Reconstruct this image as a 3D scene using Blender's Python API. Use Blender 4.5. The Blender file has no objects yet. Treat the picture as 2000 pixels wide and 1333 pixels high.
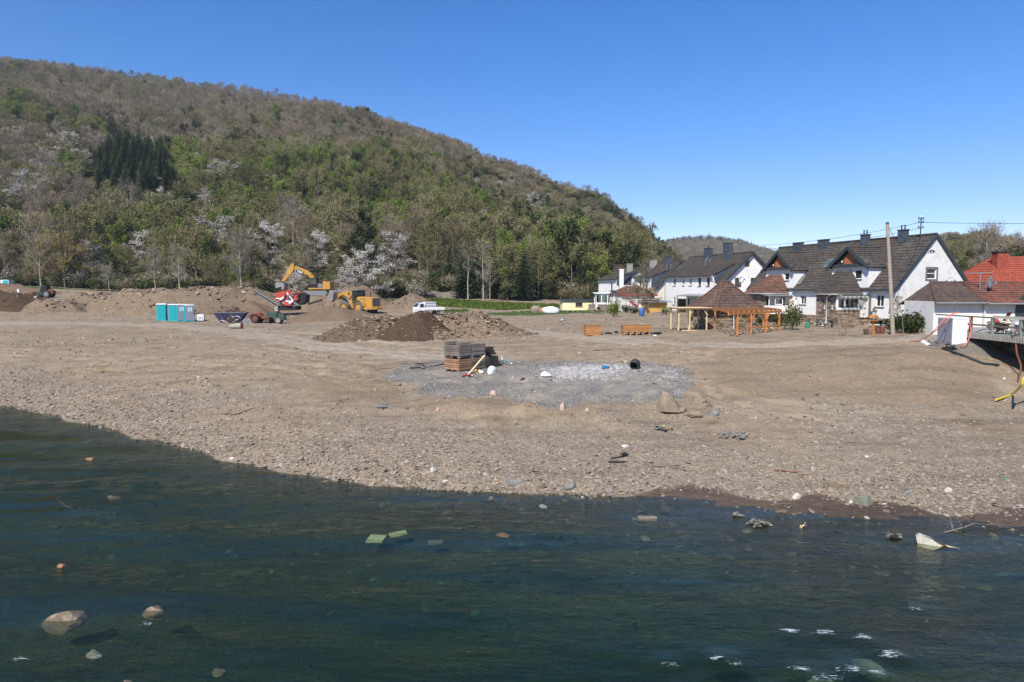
import bpy, bmesh, math, random
import numpy as np
from mathutils import Vector, Matrix, Euler
rnd = random.Random(7)
rs = np.random.RandomState(11)
R = math.radians
scene = bpy.context.scene
COL = scene.collection
# ---------------------------------------------------------------- camera
CAM_Z = 6.5
FPX = 1333.0
PITCH = math.atan(101.5 / FPX)
cd = bpy.data.cameras.new('camera'); cam = bpy.data.objects.new('camera', cd); COL.objects.link(cam)
cam.location = (0, 0, CAM_Z); cam.rotation_euler = (math.pi / 2 - PITCH, 0, 0)
cd.sensor_width = 36.0; cd.lens = 36.0 * FPX / 2000.0; cd.clip_start = 0.1; cd.clip_end = 9000
scene.camera = cam
# ---------------------------------------------------------------- light
SUN_AZ = math.atan2(-0.42, -0.91)      # from +Y, clockwise
SUN_EL = R(45)
w = bpy.data.worlds.new('World'); scene.world = w; w.use_nodes = True
nt = w.node_tree; nt.nodes.clear()
sky = nt.nodes.new('ShaderNodeTexSky'); sky.sky_type = 'NISHITA'; sky.sun_disc = False
sky.sun_elevation = SUN_EL; sky.sun_rotation = SUN_AZ
sky.altitude = 300; sky.air_density = 1.0; sky.dust_density = 0.1; sky.ozone_density = 3.5
hs = nt.nodes.new('ShaderNodeHueSaturation'); hs.inputs['Saturation'].default_value = 1.36
bg = nt.nodes.new('ShaderNodeBackground'); bg.inputs['Strength'].default_value = 0.12
wo = nt.nodes.new('ShaderNodeOutputWorld')
tint = nt.nodes.new('ShaderNodeMix'); tint.data_type = 'RGBA'; tint.blend_type = 'MULTIPLY'; tint.inputs[0].default_value = 1.0; tint.inputs[7].default_value = (0.95, 0.86, 1.03, 1)
nt.links.new(sky.outputs[0], hs.inputs['Color']); nt.links.new(hs.outputs[0], tint.inputs[6]); nt.links.new(tint.outputs[2], bg.inputs[0]); nt.links.new(bg.outputs[0], wo.inputs[0])
sd = bpy.data.lights.new('sun', 'SUN'); sd.energy = 5.0; sd.angle = R(0.5); sd.color = (1.0, 0.935, 0.83)
sun = bpy.data.objects.new('sun', sd); COL.objects.link(sun)
sdir = Vector((math.sin(SUN_AZ) * math.cos(SUN_EL), math.cos(SUN_AZ) * math.cos(SUN_EL), math.sin(SUN_EL)))
sun.rotation_euler = sdir.to_track_quat('Z', 'Y').to_euler(); sun.location = (-40, -40, 80)
vs = scene.view_settings
scene.display_settings.display_device = 'sRGB'
vs.view_transform = 'Standard'; vs.look = 'None'; vs.exposure = 0.42; vs.gamma = 1.0; vs.use_curve_mapping = False
cy = scene.cycles
cy.max_bounces = 6; cy.diffuse_bounces = 2; cy.glossy_bounces = 2; cy.transmission_bounces = 3; cy.transparent_max_bounces = 12
cy.volume_bounces = 0; cy.caustics_reflective = False; cy.caustics_refractive = False
cy.use_denoising = True
cy.sample_clamp_indirect = 4

# ---------------------------------------------------------------- geometry helpers
def ray(px, py):
    a = px - 1000.0; b = 666.5 - py
    c, s = math.cos(PITCH), math.sin(PITCH)
    return np.array([a, c * FPX + s * b, -s * FPX + c * b])
def at_z(px, py, z):
    d = ray(px, py); t = (z - CAM_Z) / d[2]; return d * t + np.array([0, 0, CAM_Z])
def at_d(px, py, D):
    d = ray(px, py); return d * (D / d[1]) + np.array([0, 0, CAM_Z])

class MB:
    def __init__(s): s.v = []; s.f = []; s.m = []; s.M = Matrix.Identity(4); s.sm = []
    def add(s, vs, fs, m=0, smooth=False):
        b = len(s.v)
        M = s.M
        s.v.extend([tuple(M @ Vector(p)) for p in vs])
        for f in fs: s.f.append(tuple(b + i for i in f)); s.m.append(m); s.sm.append(smooth)
        return s
    def box(s, x0, x1, y0, y1, z0, z1, m=0):
        vs = [(x, y, z) for z in (z0, z1) for x, y in ((x0, y0), (x1, y0), (x1, y1), (x0, y1))]
        return s.add(vs, [(3, 2, 1, 0), (4, 5, 6, 7), (0, 1, 5, 4), (1, 2, 6, 5), (2, 3, 7, 6), (3, 0, 4, 7)], m)
    def bar(s, a, b, w, h, m=0, up=(0, 0, 1)):
        a = Vector(a); b = Vector(b); d = (b - a); L = d.length
        if L < 1e-6: return s
        d.normalize(); U = Vector(up)
        if abs(d.dot(U)) > 0.98: U = Vector((1, 0, 0))
        sx = d.cross(U).normalized(); uz = sx.cross(d).normalized()
        vs = []
        for p in (a, b):
            for i, j in ((-1, -1), (1, -1), (1, 1), (-1, 1)): vs.append(p + sx * (w / 2 * i) + uz * (h / 2 * j))
        return s.add(vs, [(0, 1, 2, 3), (7, 6, 5, 4), (0, 4, 5, 1), (1, 5, 6, 2), (2, 6, 7, 3), (3, 7, 4, 0)], m)
    def tube(s, pts, rad, n=6, m=0, cap=True, smooth=True):
        pts = [Vector(p) for p in pts]
        if not hasattr(rad, '__len__'): rad = [rad] * len(pts)
        vs = []; ref = Vector((0.31, 0.11, 0.94))
        for i, p in enumerate(pts):
            d = (pts[min(i + 1, len(pts) - 1)] - pts[max(i - 1, 0)]).normalized()
            if abs(d.dot(ref)) > 0.95: ref = Vector((1, 0, 0))
            a = d.cross(ref).normalized(); b = d.cross(a)
            for k in range(n):
                t = 2 * math.pi * k / n; vs.append(p + (a * math.cos(t) + b * math.sin(t)) * rad[i])
        fs = []
        for i in range(len(pts) - 1):
            for k in range(n):
                k2 = (k + 1) % n; fs.append((i * n + k, i * n + k2, (i + 1) * n + k2, (i + 1) * n + k))
        s.add(vs, fs, m, smooth)
        if cap:
            s.add([vs[k] for k in range(n)], [tuple(range(n))], m)
            s.add([vs[-n + k] for k in range(n)], [tuple(reversed(range(n)))], m)
        return s
    def cyl(s, c, r, h, n=12, m=0, axis='z', r2=None):
        c = Vector(c); r2 = r if r2 is None else r2
        a = {'x': Vector((1, 0, 0)), 'y': Vector((0, 1, 0)), 'z': Vector((0, 0, 1))}[axis]
        return s.tube([c - a * h / 2, c + a * h / 2], [r, r2], n, m, True, n > 8)
    def prism(s, poly, y0, y1, m=0):          # poly in local x,z ; extruded along y
        n = len(poly)
        vs = [(x, y0, z) for x, z in poly] + [(x, y1, z) for x, z in poly]
        fs = [tuple(range(n)), tuple(reversed(range(n, 2 * n)))] + [(i, i + n, (i + 1) % n + n, (i + 1) % n) for i in range(n)]
        return s.add(vs, fs, m)
    def quad(s, a, b, c, d, m=0): return s.add([a, b, c, d], [(0, 1, 2, 3)], m)
    def slab(s, pts, t, m=0):                 # polygon thickened along its normal, downward
        P = [Vector(p) for p in pts]; nrm = (P[1] - P[0]).cross(P[2] - P[0]).normalized()
        if nrm.z < 0: nrm = -nrm
        n = len(P); vs = P + [p - nrm * t for p in P]
        return s.add(vs, [tuple(range(n)), tuple(reversed(range(n, 2 * n)))] + [(i, i + n, (i + 1) % n + n, (i + 1) % n) for i in range(n)], m)
    def mesh(s, name, mats):
        me = bpy.data.meshes.new(name); me.from_pydata(s.v, [], s.f)
        for mt in (mats if isinstance(mats, (list, tuple)) else [mats]): me.materials.append(mt)
        me.polygons.foreach_set('material_index', s.m); me.polygons.foreach_set('use_smooth', s.sm)
        bm = bmesh.new(); bm.from_mesh(me); bmesh.ops.recalc_face_normals(bm, faces=bm.faces); bm.to_mesh(me); bm.free()
        me.update(); return me
    def build(s, name, mats, parent=None, label=None, cat=None, group=None, kind=None):
        return obj(name, s.mesh(name, mats), parent, label, cat, group, kind)
def obj(name, me, parent=None, label=None, cat=None, group=None, kind=None, loc=None, rot=None, scl=None):
    o = bpy.data.objects.new(name, me); COL.objects.link(o)
    if parent is not None: o.parent = parent
    if label: o['label'] = label
    if cat: o['category'] = cat
    if group: o['group'] = group
    if kind: o['kind'] = kind
    if loc is not None: o.location = loc
    if rot is not None: o.rotation_euler = rot
    if scl is not None: o.scale = scl
    return o
def thing(name, label, cat, loc=(0, 0, 0), rz=0.0, group=None):
    return obj(name, None, None, label, cat, group, None, loc, (0, 0, rz))
def grid_mesh(name, P, ni, nj, mats, attrs=None, smooth=True):
    """P (ni*nj,3) row-major"""
    me = bpy.data.meshes.new(name)
    i = np.arange(ni - 1)[:, None] * nj + np.arange(nj - 1)[None, :]
    q = np.stack([i, i + 1, i + nj + 1, i + nj], -1).reshape(-1, 4)
    me.vertices.add(ni * nj); me.vertices.foreach_set('co', P.astype(np.float32).ravel())
    me.loops.add(q.size); me.loops.foreach_set('vertex_index', q.astype(np.int32).ravel())
    me.polygons.add(len(q)); me.polygons.foreach_set('loop_start', np.arange(0, q.size, 4, dtype=np.int32))
    me.polygons.foreach_set('use_smooth', np.full(len(q), smooth))
    for m in mats: me.materials.append(m)
    for k, a in (attrs or {}).items():
        at = me.attributes.new(k, 'FLOAT_COLOR', 'POINT'); c = np.ones((ni * nj, 4), np.float32); c[:, :a.shape[1]] = a
        at.data.foreach_set('color', c.ravel())
    me.update(calc_edges=True); me.validate(); return me
# numpy noise
_perm = np.random.RandomState(3).rand(256, 256).astype(np.float64)
def vnoise(x, y):
    xi = np.floor(x).astype(int); yi = np.floor(y).astype(int); fx = x - xi; fy = y - yi
    fx = fx * fx * (3 - 2 * fx); fy = fy * fy * (3 - 2 * fy)
    a = _perm[xi & 255, yi & 255]; b = _perm[(xi + 1) & 255, yi & 255]; c = _perm[xi & 255, (yi + 1) & 255]; d = _perm[(xi + 1) & 255, (yi + 1) & 255]
    return (a + (b - a) * fx) * (1 - fy) + (c + (d - c) * fx) * fy - 0.5
def fbm(x, y, s=1.0, o=4, g=0.5):
    r = 0; a = 1.0; x = np.asarray(x, float) / s; y = np.asarray(y, float) / s
    for k in range(o):
        r = r + a * vnoise(x + 17.3 * k, y + 9.1 * k); a *= g; x = x * 2.03; y = y * 2.03
    return r
def sstep(a, b, x): t = np.clip((x - a) / (b - a), 0, 1); return t * t * (3 - 2 * t)

# ---------------------------------------------------------------- materials
def newmat(name):
    m = bpy.data.materials.new(name); m.use_nodes = True; n = m.node_tree; n.nodes.clear()
    return m, n
class NG:
    """tiny node-graph helper"""
    def __init__(s, name): s.mat, s.t = newmat(name); s.out = s.n('ShaderNodeOutputMaterial')
    def n(s, typ, **k):
        nd = s.t.nodes.new(typ)
        for a, b in k.items(): setattr(nd, a, b)
        return nd
    def l(s, a, b): s.t.links.new(a, b)
    def coord(s, kind='Object'): return s.n('ShaderNodeTexCoord').outputs[kind]
    def noise(s, scale, vec=None, detail=4, rough=0.55, out='Fac'):
        nd = s.n('ShaderNodeTexNoise'); nd.inputs['Scale'].default_value = scale; nd.inputs['Detail'].default_value = detail; nd.inputs['Roughness'].default_value = rough
        if vec is not None: s.l(vec, nd.inputs['Vector'])
        return nd.outputs[out]
    def vor(s, scale, vec=None, feat='F1', out='Color', rnd_=1.0):
        nd = s.n('ShaderNodeTexVoronoi', feature=feat); nd.inputs['Scale'].default_value = scale; nd.inputs['Randomness'].default_value = rnd_
        if vec is not None: s.l(vec, nd.inputs['Vector'])
        return nd.outputs[out]
    def ramp(s, fac, stops, interp='LINEAR'):
        nd = s.n('ShaderNodeValToRGB'); cr = nd.color_ramp; cr.interpolation = interp
        while len(cr.elements) < len(stops): cr.elements.new(0.5)
        for e, (p, c) in zip(cr.elements, stops): e.position = p; e.color = (c[0], c[1], c[2], 1) if hasattr(c, '__len__') else (c, c, c, 1)
        s.l(fac, nd.inputs[0]); return nd.outputs[0]
    def mix(s, fac, a, b, mode='MIX'):
        nd = s.n('ShaderNodeMix', data_type='RGBA', blend_type=mode)
        for sock, v in ((nd.inputs[0], fac), (nd.inputs[6], a), (nd.inputs[7], b)):
            if isinstance(v, (int, float)): sock.default_value = v
            elif isinstance(v, tuple): sock.default_value = (*v[:3], 1)
            else: s.l(v, sock)
        return nd.outputs[2]
    def math(s, op, a, b=0.0, c=None, clamp=False):
        nd = s.n('ShaderNodeMath', operation=op, use_clamp=clamp)
        for sock, v in zip(nd.inputs, (a, b) if c is None else (a, b, c)):
            if isinstance(v, (int, float)): sock.default_value = v
            else: s.l(v, sock)
        return nd.outputs[0]
    def bump(s, h, strength=0.5, dist=0.05, nrm=None):
        nd = s.n('ShaderNodeBump'); nd.inputs['Strength'].default_value = strength; nd.inputs['Distance'].default_value = dist
        s.l(h, nd.inputs['Height'])
        if nrm is not None: s.l(nrm, nd.inputs['Normal'])
        return nd.outputs[0]
    def bsdf(s, col, rough=0.8, normal=None, spec=0.3, metal=0.0, **k):
        nd = s.n('ShaderNodeBsdfPrincipled')
        if isinstance(col, tuple): nd.inputs['Base Color'].default_value = (*col[:3], 1)
        else: s.l(col, nd.inputs['Base Color'])
        if isinstance(rough, (int, float)): nd.inputs['Roughness'].default_value = rough
        else: s.l(rough, nd.inputs['Roughness'])
        nd.inputs['Specular IOR Level'].default_value = spec; nd.inputs['Metallic'].default_value = metal
        if normal is not None: s.l(normal, nd.inputs['Normal'])
        for kk, vv in k.items(): nd.inputs[kk].default_value = vv
        return nd.outputs[0]
    def done(s, sh): s.l(sh, s.out.inputs[0]); return s.mat
_mc = {}
def paint(name, col, rough=0.6, var=0.15, scale=3.0, metal=0.0, spec=0.3, bump=0.0, grime=0.0, rv_=0.0):
    """plain surface with grain and blotchy wear"""
    if name in _mc: return _mc[name]
    g = NG(name); co = g.coord()
    n1 = g.noise(scale, co, 6, 0.6); n2 = g.noise(scale * 9, co, 3, 0.6)
    f = g.math('MULTIPLY_ADD', n1, 0.7, g.math('MULTIPLY', n2, 0.3))
    dk = tuple(c * (1 - var) for c in col); lt = tuple(min(1, c * (1 + var)) for c in col)
    c = g.ramp(f, [(0.32, dk), (0.68, lt)])
    if grime > 0:
        gf = g.ramp(g.noise(scale * 2.3, co, 8, 0.7), [(0.45, 0.0), (0.75, grime)])
        c = g.mix(gf, c, (0.12, 0.095, 0.07))
    if rv_: c = g.mix(1.0, c, g.ramp(g.n('ShaderNodeObjectInfo').outputs['Random'], [(0, 1 - rv_), (1, 1.0)]), 'MULTIPLY')
    nb = g.bump(n2, bump, 0.02) if bump else None
    _mc[name] = g.done(g.bsdf(c, rough, nb, spec, metal)); return _mc[name]
# ================================================================ terrain
# control points: (px, py, z) read off the photograph; only used to lay the ground out in metres
def P_(px, py, z): q = at_z(px, py, z); return (q[0], q[1], z)
SHORE = [(-420, 722), (-200, 757), (0, 790), (100, 808), (200, 832), (300, 857), (400, 882), (500, 906), (600, 926), (700, 940), (800, 950), (900, 955), (1000, 958), (1100, 962), (1180, 972), (1230, 966), (1300, 970), (1400, 984), (1500, 993), (1600, 1000), (1700, 1009), (1800, 1017), (1900, 1024), (2000, 1032), (2200, 1046), (2500, 1066)]
ctl = [P_(x, y, 0.0) for x, y in SHORE]
for x, y in SHORE:                       # river bed just off the shore and farther out
    fac = 1.0 if x < 1200 else 0.45
    q = at_z(x, y, 0.0); n = math.hypot(q[0], q[1])
    for back, dz in ((0.8, -0.13 * fac), (2.5, -0.32 * fac), (5.5, -0.75 if x < 1700 else -0.35)):
        k = (n - back) / n; ctl.append((q[0] * k, q[1] * k, dz))
for x, y, z in [(-300, 1333, -0.9), (200, 1200, -0.55), (500, 1300, -1.0), (900, 1200, -1.5), (1200, 1300, -1.5), (1100, 1100, -1.1), (1600, 1290, -0.55), (1700, 1180, -0.16), (1560, 1130, -0.2), (1850, 1225, -0.15), (1950, 1270, -0.18), (1900, 1130, -0.5), (2300, 1333, -0.6),
                (200, 1000, -0.5), (500, 1080, -0.9)]: ctl.append(P_(x, y, z))
for x, y, z in [(0, 5, -1.4), (-8, 4, -1.0), (8, 4, -1.2), (-25, 8, -0.8), (25, 8, -0.8), (-40, 15, -.5), (0, -12, -1.2), (40, 10, -.3), (30, -12, -1), (-30, -12, -1)]: ctl.append((x, y, z))
LAND = [(-300, 730, .5), (-300, 690, 1.4), (-300, 640, 2.1), (0, 778, .38), (0, 755, .7), (0, 720, 1.2), (0, 685, 1.7), (0, 650, 2.0), (0, 628, 2.3),
 (150, 806, .35), (150, 770, .8), (150, 700, 1.6), (150, 660, 2.0), (150, 632, 2.25),
 (300, 838, .4), (300, 800, .75), (300, 750, 1.15), (300, 700, 1.7), (300, 668, 2.0), (300, 645, 2.15), (310, 628, 2.3),
 (450, 872, .4), (450, 800, .95), (450, 740, 1.5), (450, 690, 1.95), (450, 650, 2.1),
 (600, 902, .35), (600, 860, .62), (600, 805, 1.0), (600, 755, 1.4), (600, 715, 1.85), (600, 680, 2.05), (600, 650, 2.12), (600, 630, 2.2),
 (750, 925, .3), (750, 870, .6), (750, 810, .95), (750, 775, 1.2), (750, 745, 1.75), (750, 700, 2.05), (750, 670, 2.15),
 (900, 938, .28), (900, 880, .55), (900, 820, .95), (900, 788, 1.3), (900, 770, 1.8), (900, 727, 2.08), (900, 700, 2.12), (900, 680, 2.2),
 (1030, 940, .26), (1030, 880, .52), (1030, 825, .9), (1030, 798, 1.15), (1030, 782, 1.72), (1030, 730, 2.05),
 (1150, 942, .24), (1150, 880, .5), (1150, 830, .85), (1150, 803, 1.1), (1150, 788, 1.68), (1150, 722, 2.05), (1150, 700, 2.15), (1150, 680, 2.35), (1150, 650, 2.5), (1150, 622, 2.7),
 (1280, 950, .14), (1280, 930, .22), (1280, 870, .55), (1280, 825, .9), (1280, 800, 1.1), (1280, 782, 1.6), (1280, 730, 2.05), (1280, 700, 2.3), (1280, 680, 2.65), (1280, 655, 2.9),
 (1400, 966, .07), (1400, 935, .22), (1400, 880, .58), (1400, 830, .92), (1400, 790, 1.25), (1400, 745, 1.8), (1400, 705, 2.45), (1400, 682, 2.9), (1400, 662, 3.05), (1400, 645, 3.15),
 (1520, 972, .08), (1520, 940, .24), (1520, 880, .58), (1520, 820, 1.0), (1520, 780, 1.35), (1520, 720, 2.25), (1520, 680, 2.95), (1520, 650, 3.2),
 (1650, 978, .1), (1650, 950, .25), (1650, 900, .52), (1650, 850, .85), (1650, 805, 1.12), (1650, 783, 1.35), (1650, 730, 2.15), (1650, 688, 2.9), (1650, 672, 3.1), (1650, 655, 3.2),
 (1820, 985, .13), (1820, 940, .35), (1820, 880, .62), (1820, 830, .92), (1820, 792, 1.2), (1820, 770, 1.55), (1800, 700, 2.75), (1790, 672, 3.1), (1750, 655, 3.25),
 (1990, 1005, .12), (1990, 960, .3), (1990, 900, .6), (1990, 850, .85), (1990, 805, 1.05), (1950, 783, 1.25), (1925, 735, 1.95), (1880, 700, 2.7), (1840, 680, 3.0), (1980, 770, 1.3), (2100, 800, 1.0), (2100, 770, 1.1), (2200, 900, .6), (2400, 950, .5)]
ctl += [P_(*q) for q in LAND]
for x, y, z in [(60, 45, 2.6), (50, 60, 3.3), (45, 80, 3.3), (80, 80, 3.4), (60, 120, 3.5), (33, 62, 3.3), (33, 80, 3.35), (25, 100, 3.4), (20, 120, 3.4), (15, 90, 3.1), (5, 100, 2.8), (26, 52, 3.2), (24, 60, 3.1)]: ctl.append((x, y, z))
for px, py, D in [(0, 612, 98), (150, 612, 100), (0, 584, 125), (150, 584, 125), (0, 566, 145), (0, 556, 155), (150, 561, 155), (-300, 566, 150), (-300, 612, 98), (300, 600, 125), (300, 575, 150), (450, 600, 125), (450, 580, 150), (560, 612, 104), (650, 616, 104), (760, 612, 106), (650, 595, 130), (770, 600, 122),
                 (780, 588, 135), (800, 583, 142), (900, 606, 120), (1000, 609, 117), (1000, 590, 140), (900, 588, 140), (1100, 610, 117), (1100, 590, 142), (1150, 597, 140), (900, 640, 80), (1000, 640, 72), (780, 640, 75), (1060, 625, 90), (1200, 607, 120), (1250, 605, 120)]:
    q = at_d(px, py, D); ctl.append((q[0], q[1], q[2]))
for x, y, z in [(-200, 150, 9), (-150, 100, 3), (200, 150, 4), (120, 200, 5), (0, 240, 6), (60, 260, 5), (-200, 260, 9), (200, 300, 8), (200, 60, 3.4), (-90, 60, 2.0), (90, 30, 1.0)]: ctl.append((x, y, z))
ctl = np.array(ctl)
def warp(x, y):                          # even out the point density: bearing and log distance seen from the river
    yy = y + 14.0
    return np.stack([np.arctan2(x, yy) * 3.2, np.log(np.hypot(x, yy)) * 4.0], -1)
cw = warp(ctl[:, 0], ctl[:, 1])
def _A(a, b): d = np.sqrt(((a[:, None, :] - b[None, :, :]) ** 2).sum(-1)); return d
_K = _A(cw, cw); _n = len(ctl)
_K[np.arange(_n), np.arange(_n)] -= 0.012
_Q = np.concatenate([cw, np.ones((_n, 1))], 1)
_S = np.block([[_K, _Q], [_Q.T, np.zeros((3, 3))]])
_W = np.linalg.solve(_S, np.concatenate([ctl[:, 2], np.zeros(3)]))
def base_h(x, y):
    x = np.atleast_1d(np.asarray(x, float)); y = np.maximum(np.atleast_1d(np.asarray(y, float)), -13)
    out = np.empty(x.shape); xf = x.ravel(); yf = y.ravel(); of = out.ravel()
    for k in range(0, len(xf), 20000):
        wv = warp(xf[k:k + 20000], yf[k:k + 20000])
        of[k:k + 20000] = _A(wv, cw) @ _W[:_n] + wv @ _W[_n:_n + 2] + _W[_n + 2]
    return of.reshape(x.shape)
# ---- hills: bearing measured from the river bank, crest line and toe line in metres
SKY = [(-700, 95), (-300, 85), (0, 107), (200, 130), (400, 158), (500, 170), (560, 178), (650, 195), (740, 224), (850, 260), (960, 298), (1000, 308), (1040, 326), (1090, 350), (1160, 368), (1190, 385), (1230, 418), (1260, 446), (1300, 478), (1330, 506), (1365, 535), (1410, 562), (1500, 572), (1700, 580)]
CR_D = [(-700, 620), (0, 620), (500, 590), (1000, 480), (1230, 400), (1340, 330), (1500, 300), (1700, 300)]
TOE = [(-700, 165), (0, 160), (300, 152), (600, 150), (760, 150), (850, 146), (1000, 150), (1150, 150), (1250, 165), (1340, 190), (1500, 240), (1700, 260)]
def _ip(tab, px): a = np.array(tab, float); return np.interp(px, a[:, 0], a[:, 1])
def hill_h(x, y):
    x = np.asarray(x, float); y = np.asarray(y, float)
    px = 1000 + FPX * x / np.maximum(y, 1.0)
    sky_ = _ip(SKY, px); D1 = _ip(CR_D, px); D0 = _ip(TOE, px)
    c, s = math.cos(PITCH), math.sin(PITCH); b = 666.5 - sky_
    zc = CAM_Z + D1 * (-s * FPX + c * b) / (c * FPX + s * b) - _ip([(-700, 8), (900, 7), (1150, 5), (1300, 3), (1700, 3)], px)
    t = (y - D0) / (D1 - D0)
    zt = 4.2
    e = 0.97
    t = np.maximum(t, -0.12); zc = np.maximum(zc, 6.0)
    prof = np.where(t < 0, t * 0.8, np.where(t < 1, np.abs(t) ** e, 1 - (t - 1) * 0.25))
    n = fbm(x, y, 90, 4) * 16 + fbm(x * 1.0, y * 0.6, 24, 3) * 3.0
    env = sstep(0, 0.15, t) * (1 - sstep(0.75, 1.0, t) * 0.9)
    z = zt + (zc - zt) * prof + n * env * np.clip((zc - zt) / 120, 0.15, 1)
    gully = sstep(0.5, 0, np.abs(fbm(x, y, 120, 2)) * 6) * 3 * env
    return z - gully
def soft_max(a, b, k=1.2): h = np.clip(0.5 + 0.5 * (a - b) / k, 0, 1); return b * (1 - h) + a * h + k * h * (1 - h) * 0.5
# ---- local relief on the flat
def seg_d(x, y, pts):
    d = np.full(np.shape(x), 1e9)
    for (ax, ay), (bx, by) in zip(pts[:-1], pts[1:]):
        vx, vy = bx - ax, by - ay; L = vx * vx + vy * vy
        t = np.clip(((x - ax) * vx + (y - ay) * vy) / L, 0, 1); d = np.minimum(d, np.hypot(x - ax - t * vx, y - ay - t * vy))
    return d
def poly_sd(x, y, pts):                  # negative inside
    d = seg_d(x, y, pts + [pts[0]]); ins = np.zeros(np.shape(x), bool)
    n = len(pts)
    for i in range(n):
        ax, ay = pts[i]; bx, by = pts[(i + 1) % n]
        if by == ay: continue
        c = ((ay > y) != (by > y)) & (x < (bx - ax) * (y - ay) / (by - ay) + ax); ins ^= c
    return np.where(ins, -d, d)
RUTS = []
def ground_h(x, y, detail=True):
    x = np.asarray(x, float); y = np.asarray(y, float); sh = np.broadcast(x, y).shape
    z = base_h(x, y).reshape(np.shape(np.atleast_1d(x)))
    far = sstep(25, 90, y)
    up = sstep(0.05, 0.9, z)
    n = fbm(x, y, 6, 4) * 0.14 * up + fbm(x, y, 1.3, 3) * 0.10 * (0.35 + up) * (1 - 0.3 * far)
    n = n + fbm(x, y, 22, 3) * 0.5 * far * up * sstep(130, 90, np.abs(y)) * (1 - sstep(-10, 10, x - 12))
    for pl_, dep in (RUTS if np.size(x) > 5000 else []):
        for o_ in (-.85, .85):
            q_ = [(a + o_ * .35, b + o_) for a, b in pl_]; n = n - dep * np.exp(-(seg_d(x + fbm(x, y, 4, 2) * .3, y, q_) / .24) ** 2) + dep * .5 * np.exp(-((seg_d(x + fbm(x, y, 4, 2) * .3, y, q_) - .45) / .2) ** 2)
    if detail: n = n + fbm(x, y, 0.35, 2) * 0.05
    shore = np.exp(-(z / 0.05) ** 2)
    z = z + n + fbm(x, y, 2.2, 2) * 0.07 * shore
    return z.reshape(sh) if sh else float(z[0])
def H1(x, y): return float(np.atleast_1d(ground_h(np.array([x]), np.array([y])))[0])
def hit(px, py, dmin=8, dmax=700, fn=None):
    """first point of the land seen at that pixel"""
    d = ray(px, py); D = np.geomspace(dmin, dmax, 1400); X = d[0] / d[1] * D; Z = CAM_Z + d[2] / d[1] * D
    hh = ground_h(X, D)
    if fn is not None: hh = np.maximum(hh, np.where(D > 120, fn(X, D), -1e3))
    k = np.argmax(hh >= Z)
    if hh[k] < Z[k]: k = len(D) - 1
    return X[k], D[k], hh[k]
def wxy(px, py): q = hit(px, py, 9, 200); return (q[0], q[1])
# ---- colour zones
Z_PAD = [wxy(*q) for q in [(745, 738), (800, 712), (880, 702), (985, 706), (1120, 706), (1260, 708), (1340, 718), (1368, 742), (1330, 768), (1300, 786), (1230, 788), (1150, 790), (1090, 796), (1030, 786), (985, 772), (930, 775), (880, 778), (840, 770), (800, 755)]]
Z_WHITE = [[wxy(*q) for q in [(1070, 712), (1200, 708), (1280, 716), (1270, 730), (1180, 745), (1090, 748), (1050, 738), (1030, 722)]], [wxy(*q) for q in [(1290, 722), (1335, 722), (1338, 738), (1290, 748), (1250, 745)]]]
Z_TRACK = [[wxy(*q) for q in pts] for pts in ([(-60, 634), (150, 632), (300, 634), (430, 646), (560, 664), (700, 685), (820, 698), (960, 702)], [(430, 640), (620, 652), (800, 672)], [(930, 622), (950, 640), (1050, 652), (1150, 660), (1250, 668)], [(1250, 668), (1450, 676), (1650, 672), (1790, 662), (1830, 656)])]
TRW = [2.0, 1.2, 2.0, 1.1]
Z_MUD = [wxy(*q) for q in [(1195, 968), (1260, 952), (1350, 950), (1400, 960), (1500, 974), (1600, 965), (1680, 988), (1760, 985), (1830, 998), (1990, 1000), (2200, 1010), (2500, 1040)]] + [wxy(*q) for q in [(2500, 1100), (2000, 1050), (1700, 1025), (1400, 1000), (1195, 985)]]
Z_GRASS = [[wxy(*q) for q in [(755, 590), (800, 582), (950, 590), (1150, 598), (1150, 602), (980, 606), (870, 600), (790, 592)]],
           [wxy(*q) for q in [(945, 612), (1050, 608), (1190, 606), (1190, 611), (1060, 616), (960, 617)]], [wxy(*q) for q in [(862, 607), (910, 606), (912, 614), (868, 613)]]]
Z_SILT = [wxy(*q) for q in [(1400, 690), (1500, 680), (1700, 676), (1830, 690), (1930, 730), (1960, 780), (1850, 795), (1700, 790), (1560, 780), (1420, 770), (1380, 730)]]
Z_SILT2 = [wxy(*q) for q in [(760, 752), (880, 782), (1000, 778), (1080, 800), (1280, 800), (1290, 812), (1080, 815), (950, 806), (820, 800), (740, 780), (560, 760), (560, 745)]]
Z_YARD = [(14, 62), (30, 50), (42, 50), (40, 70), (30, 110), (10, 118), (4, 100), (8, 80)]
RUTS = [(pl_, .09) for pl_ in Z_TRACK] + [([wxy(*q) for q in pts], .08) for pts in ([(-50, 660), (200, 655), (420, 668), (560, 690), (720, 715)], [(20, 690), (250, 700), (430, 690), (600, 672)], [(120, 725), (330, 705), (520, 712), (700, 735)], [(540, 648), (700, 672), (900, 690), (1180, 692), (1330, 700)], [(940, 630), (1010, 655), (1180, 672), (1400, 690)], [(1380, 760), (1500, 800), (1620, 812), (1800, 815)])]
g = NG('ground_mixed')
co = g.coord('Object')
a1 = g.n('ShaderNodeAttribute', attribute_name='za'); s1 = g.n('ShaderNodeSeparateColor'); g.l(a1.outputs['Color'], s1.inputs[0])
a2 = g.n('ShaderNodeAttribute', attribute_name='zb'); s2 = g.n('ShaderNodeSeparateColor'); g.l(a2.outputs['Color'], s2.inputs[0])
nA = g.noise(0.9, co, 8, 0.65); nB = g.noise(5.0, co, 6, 0.7); nC = g.noise(0.13, co, 5, 0.6); nD = g.noise(26.0, co, 3, 0.7)
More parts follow.
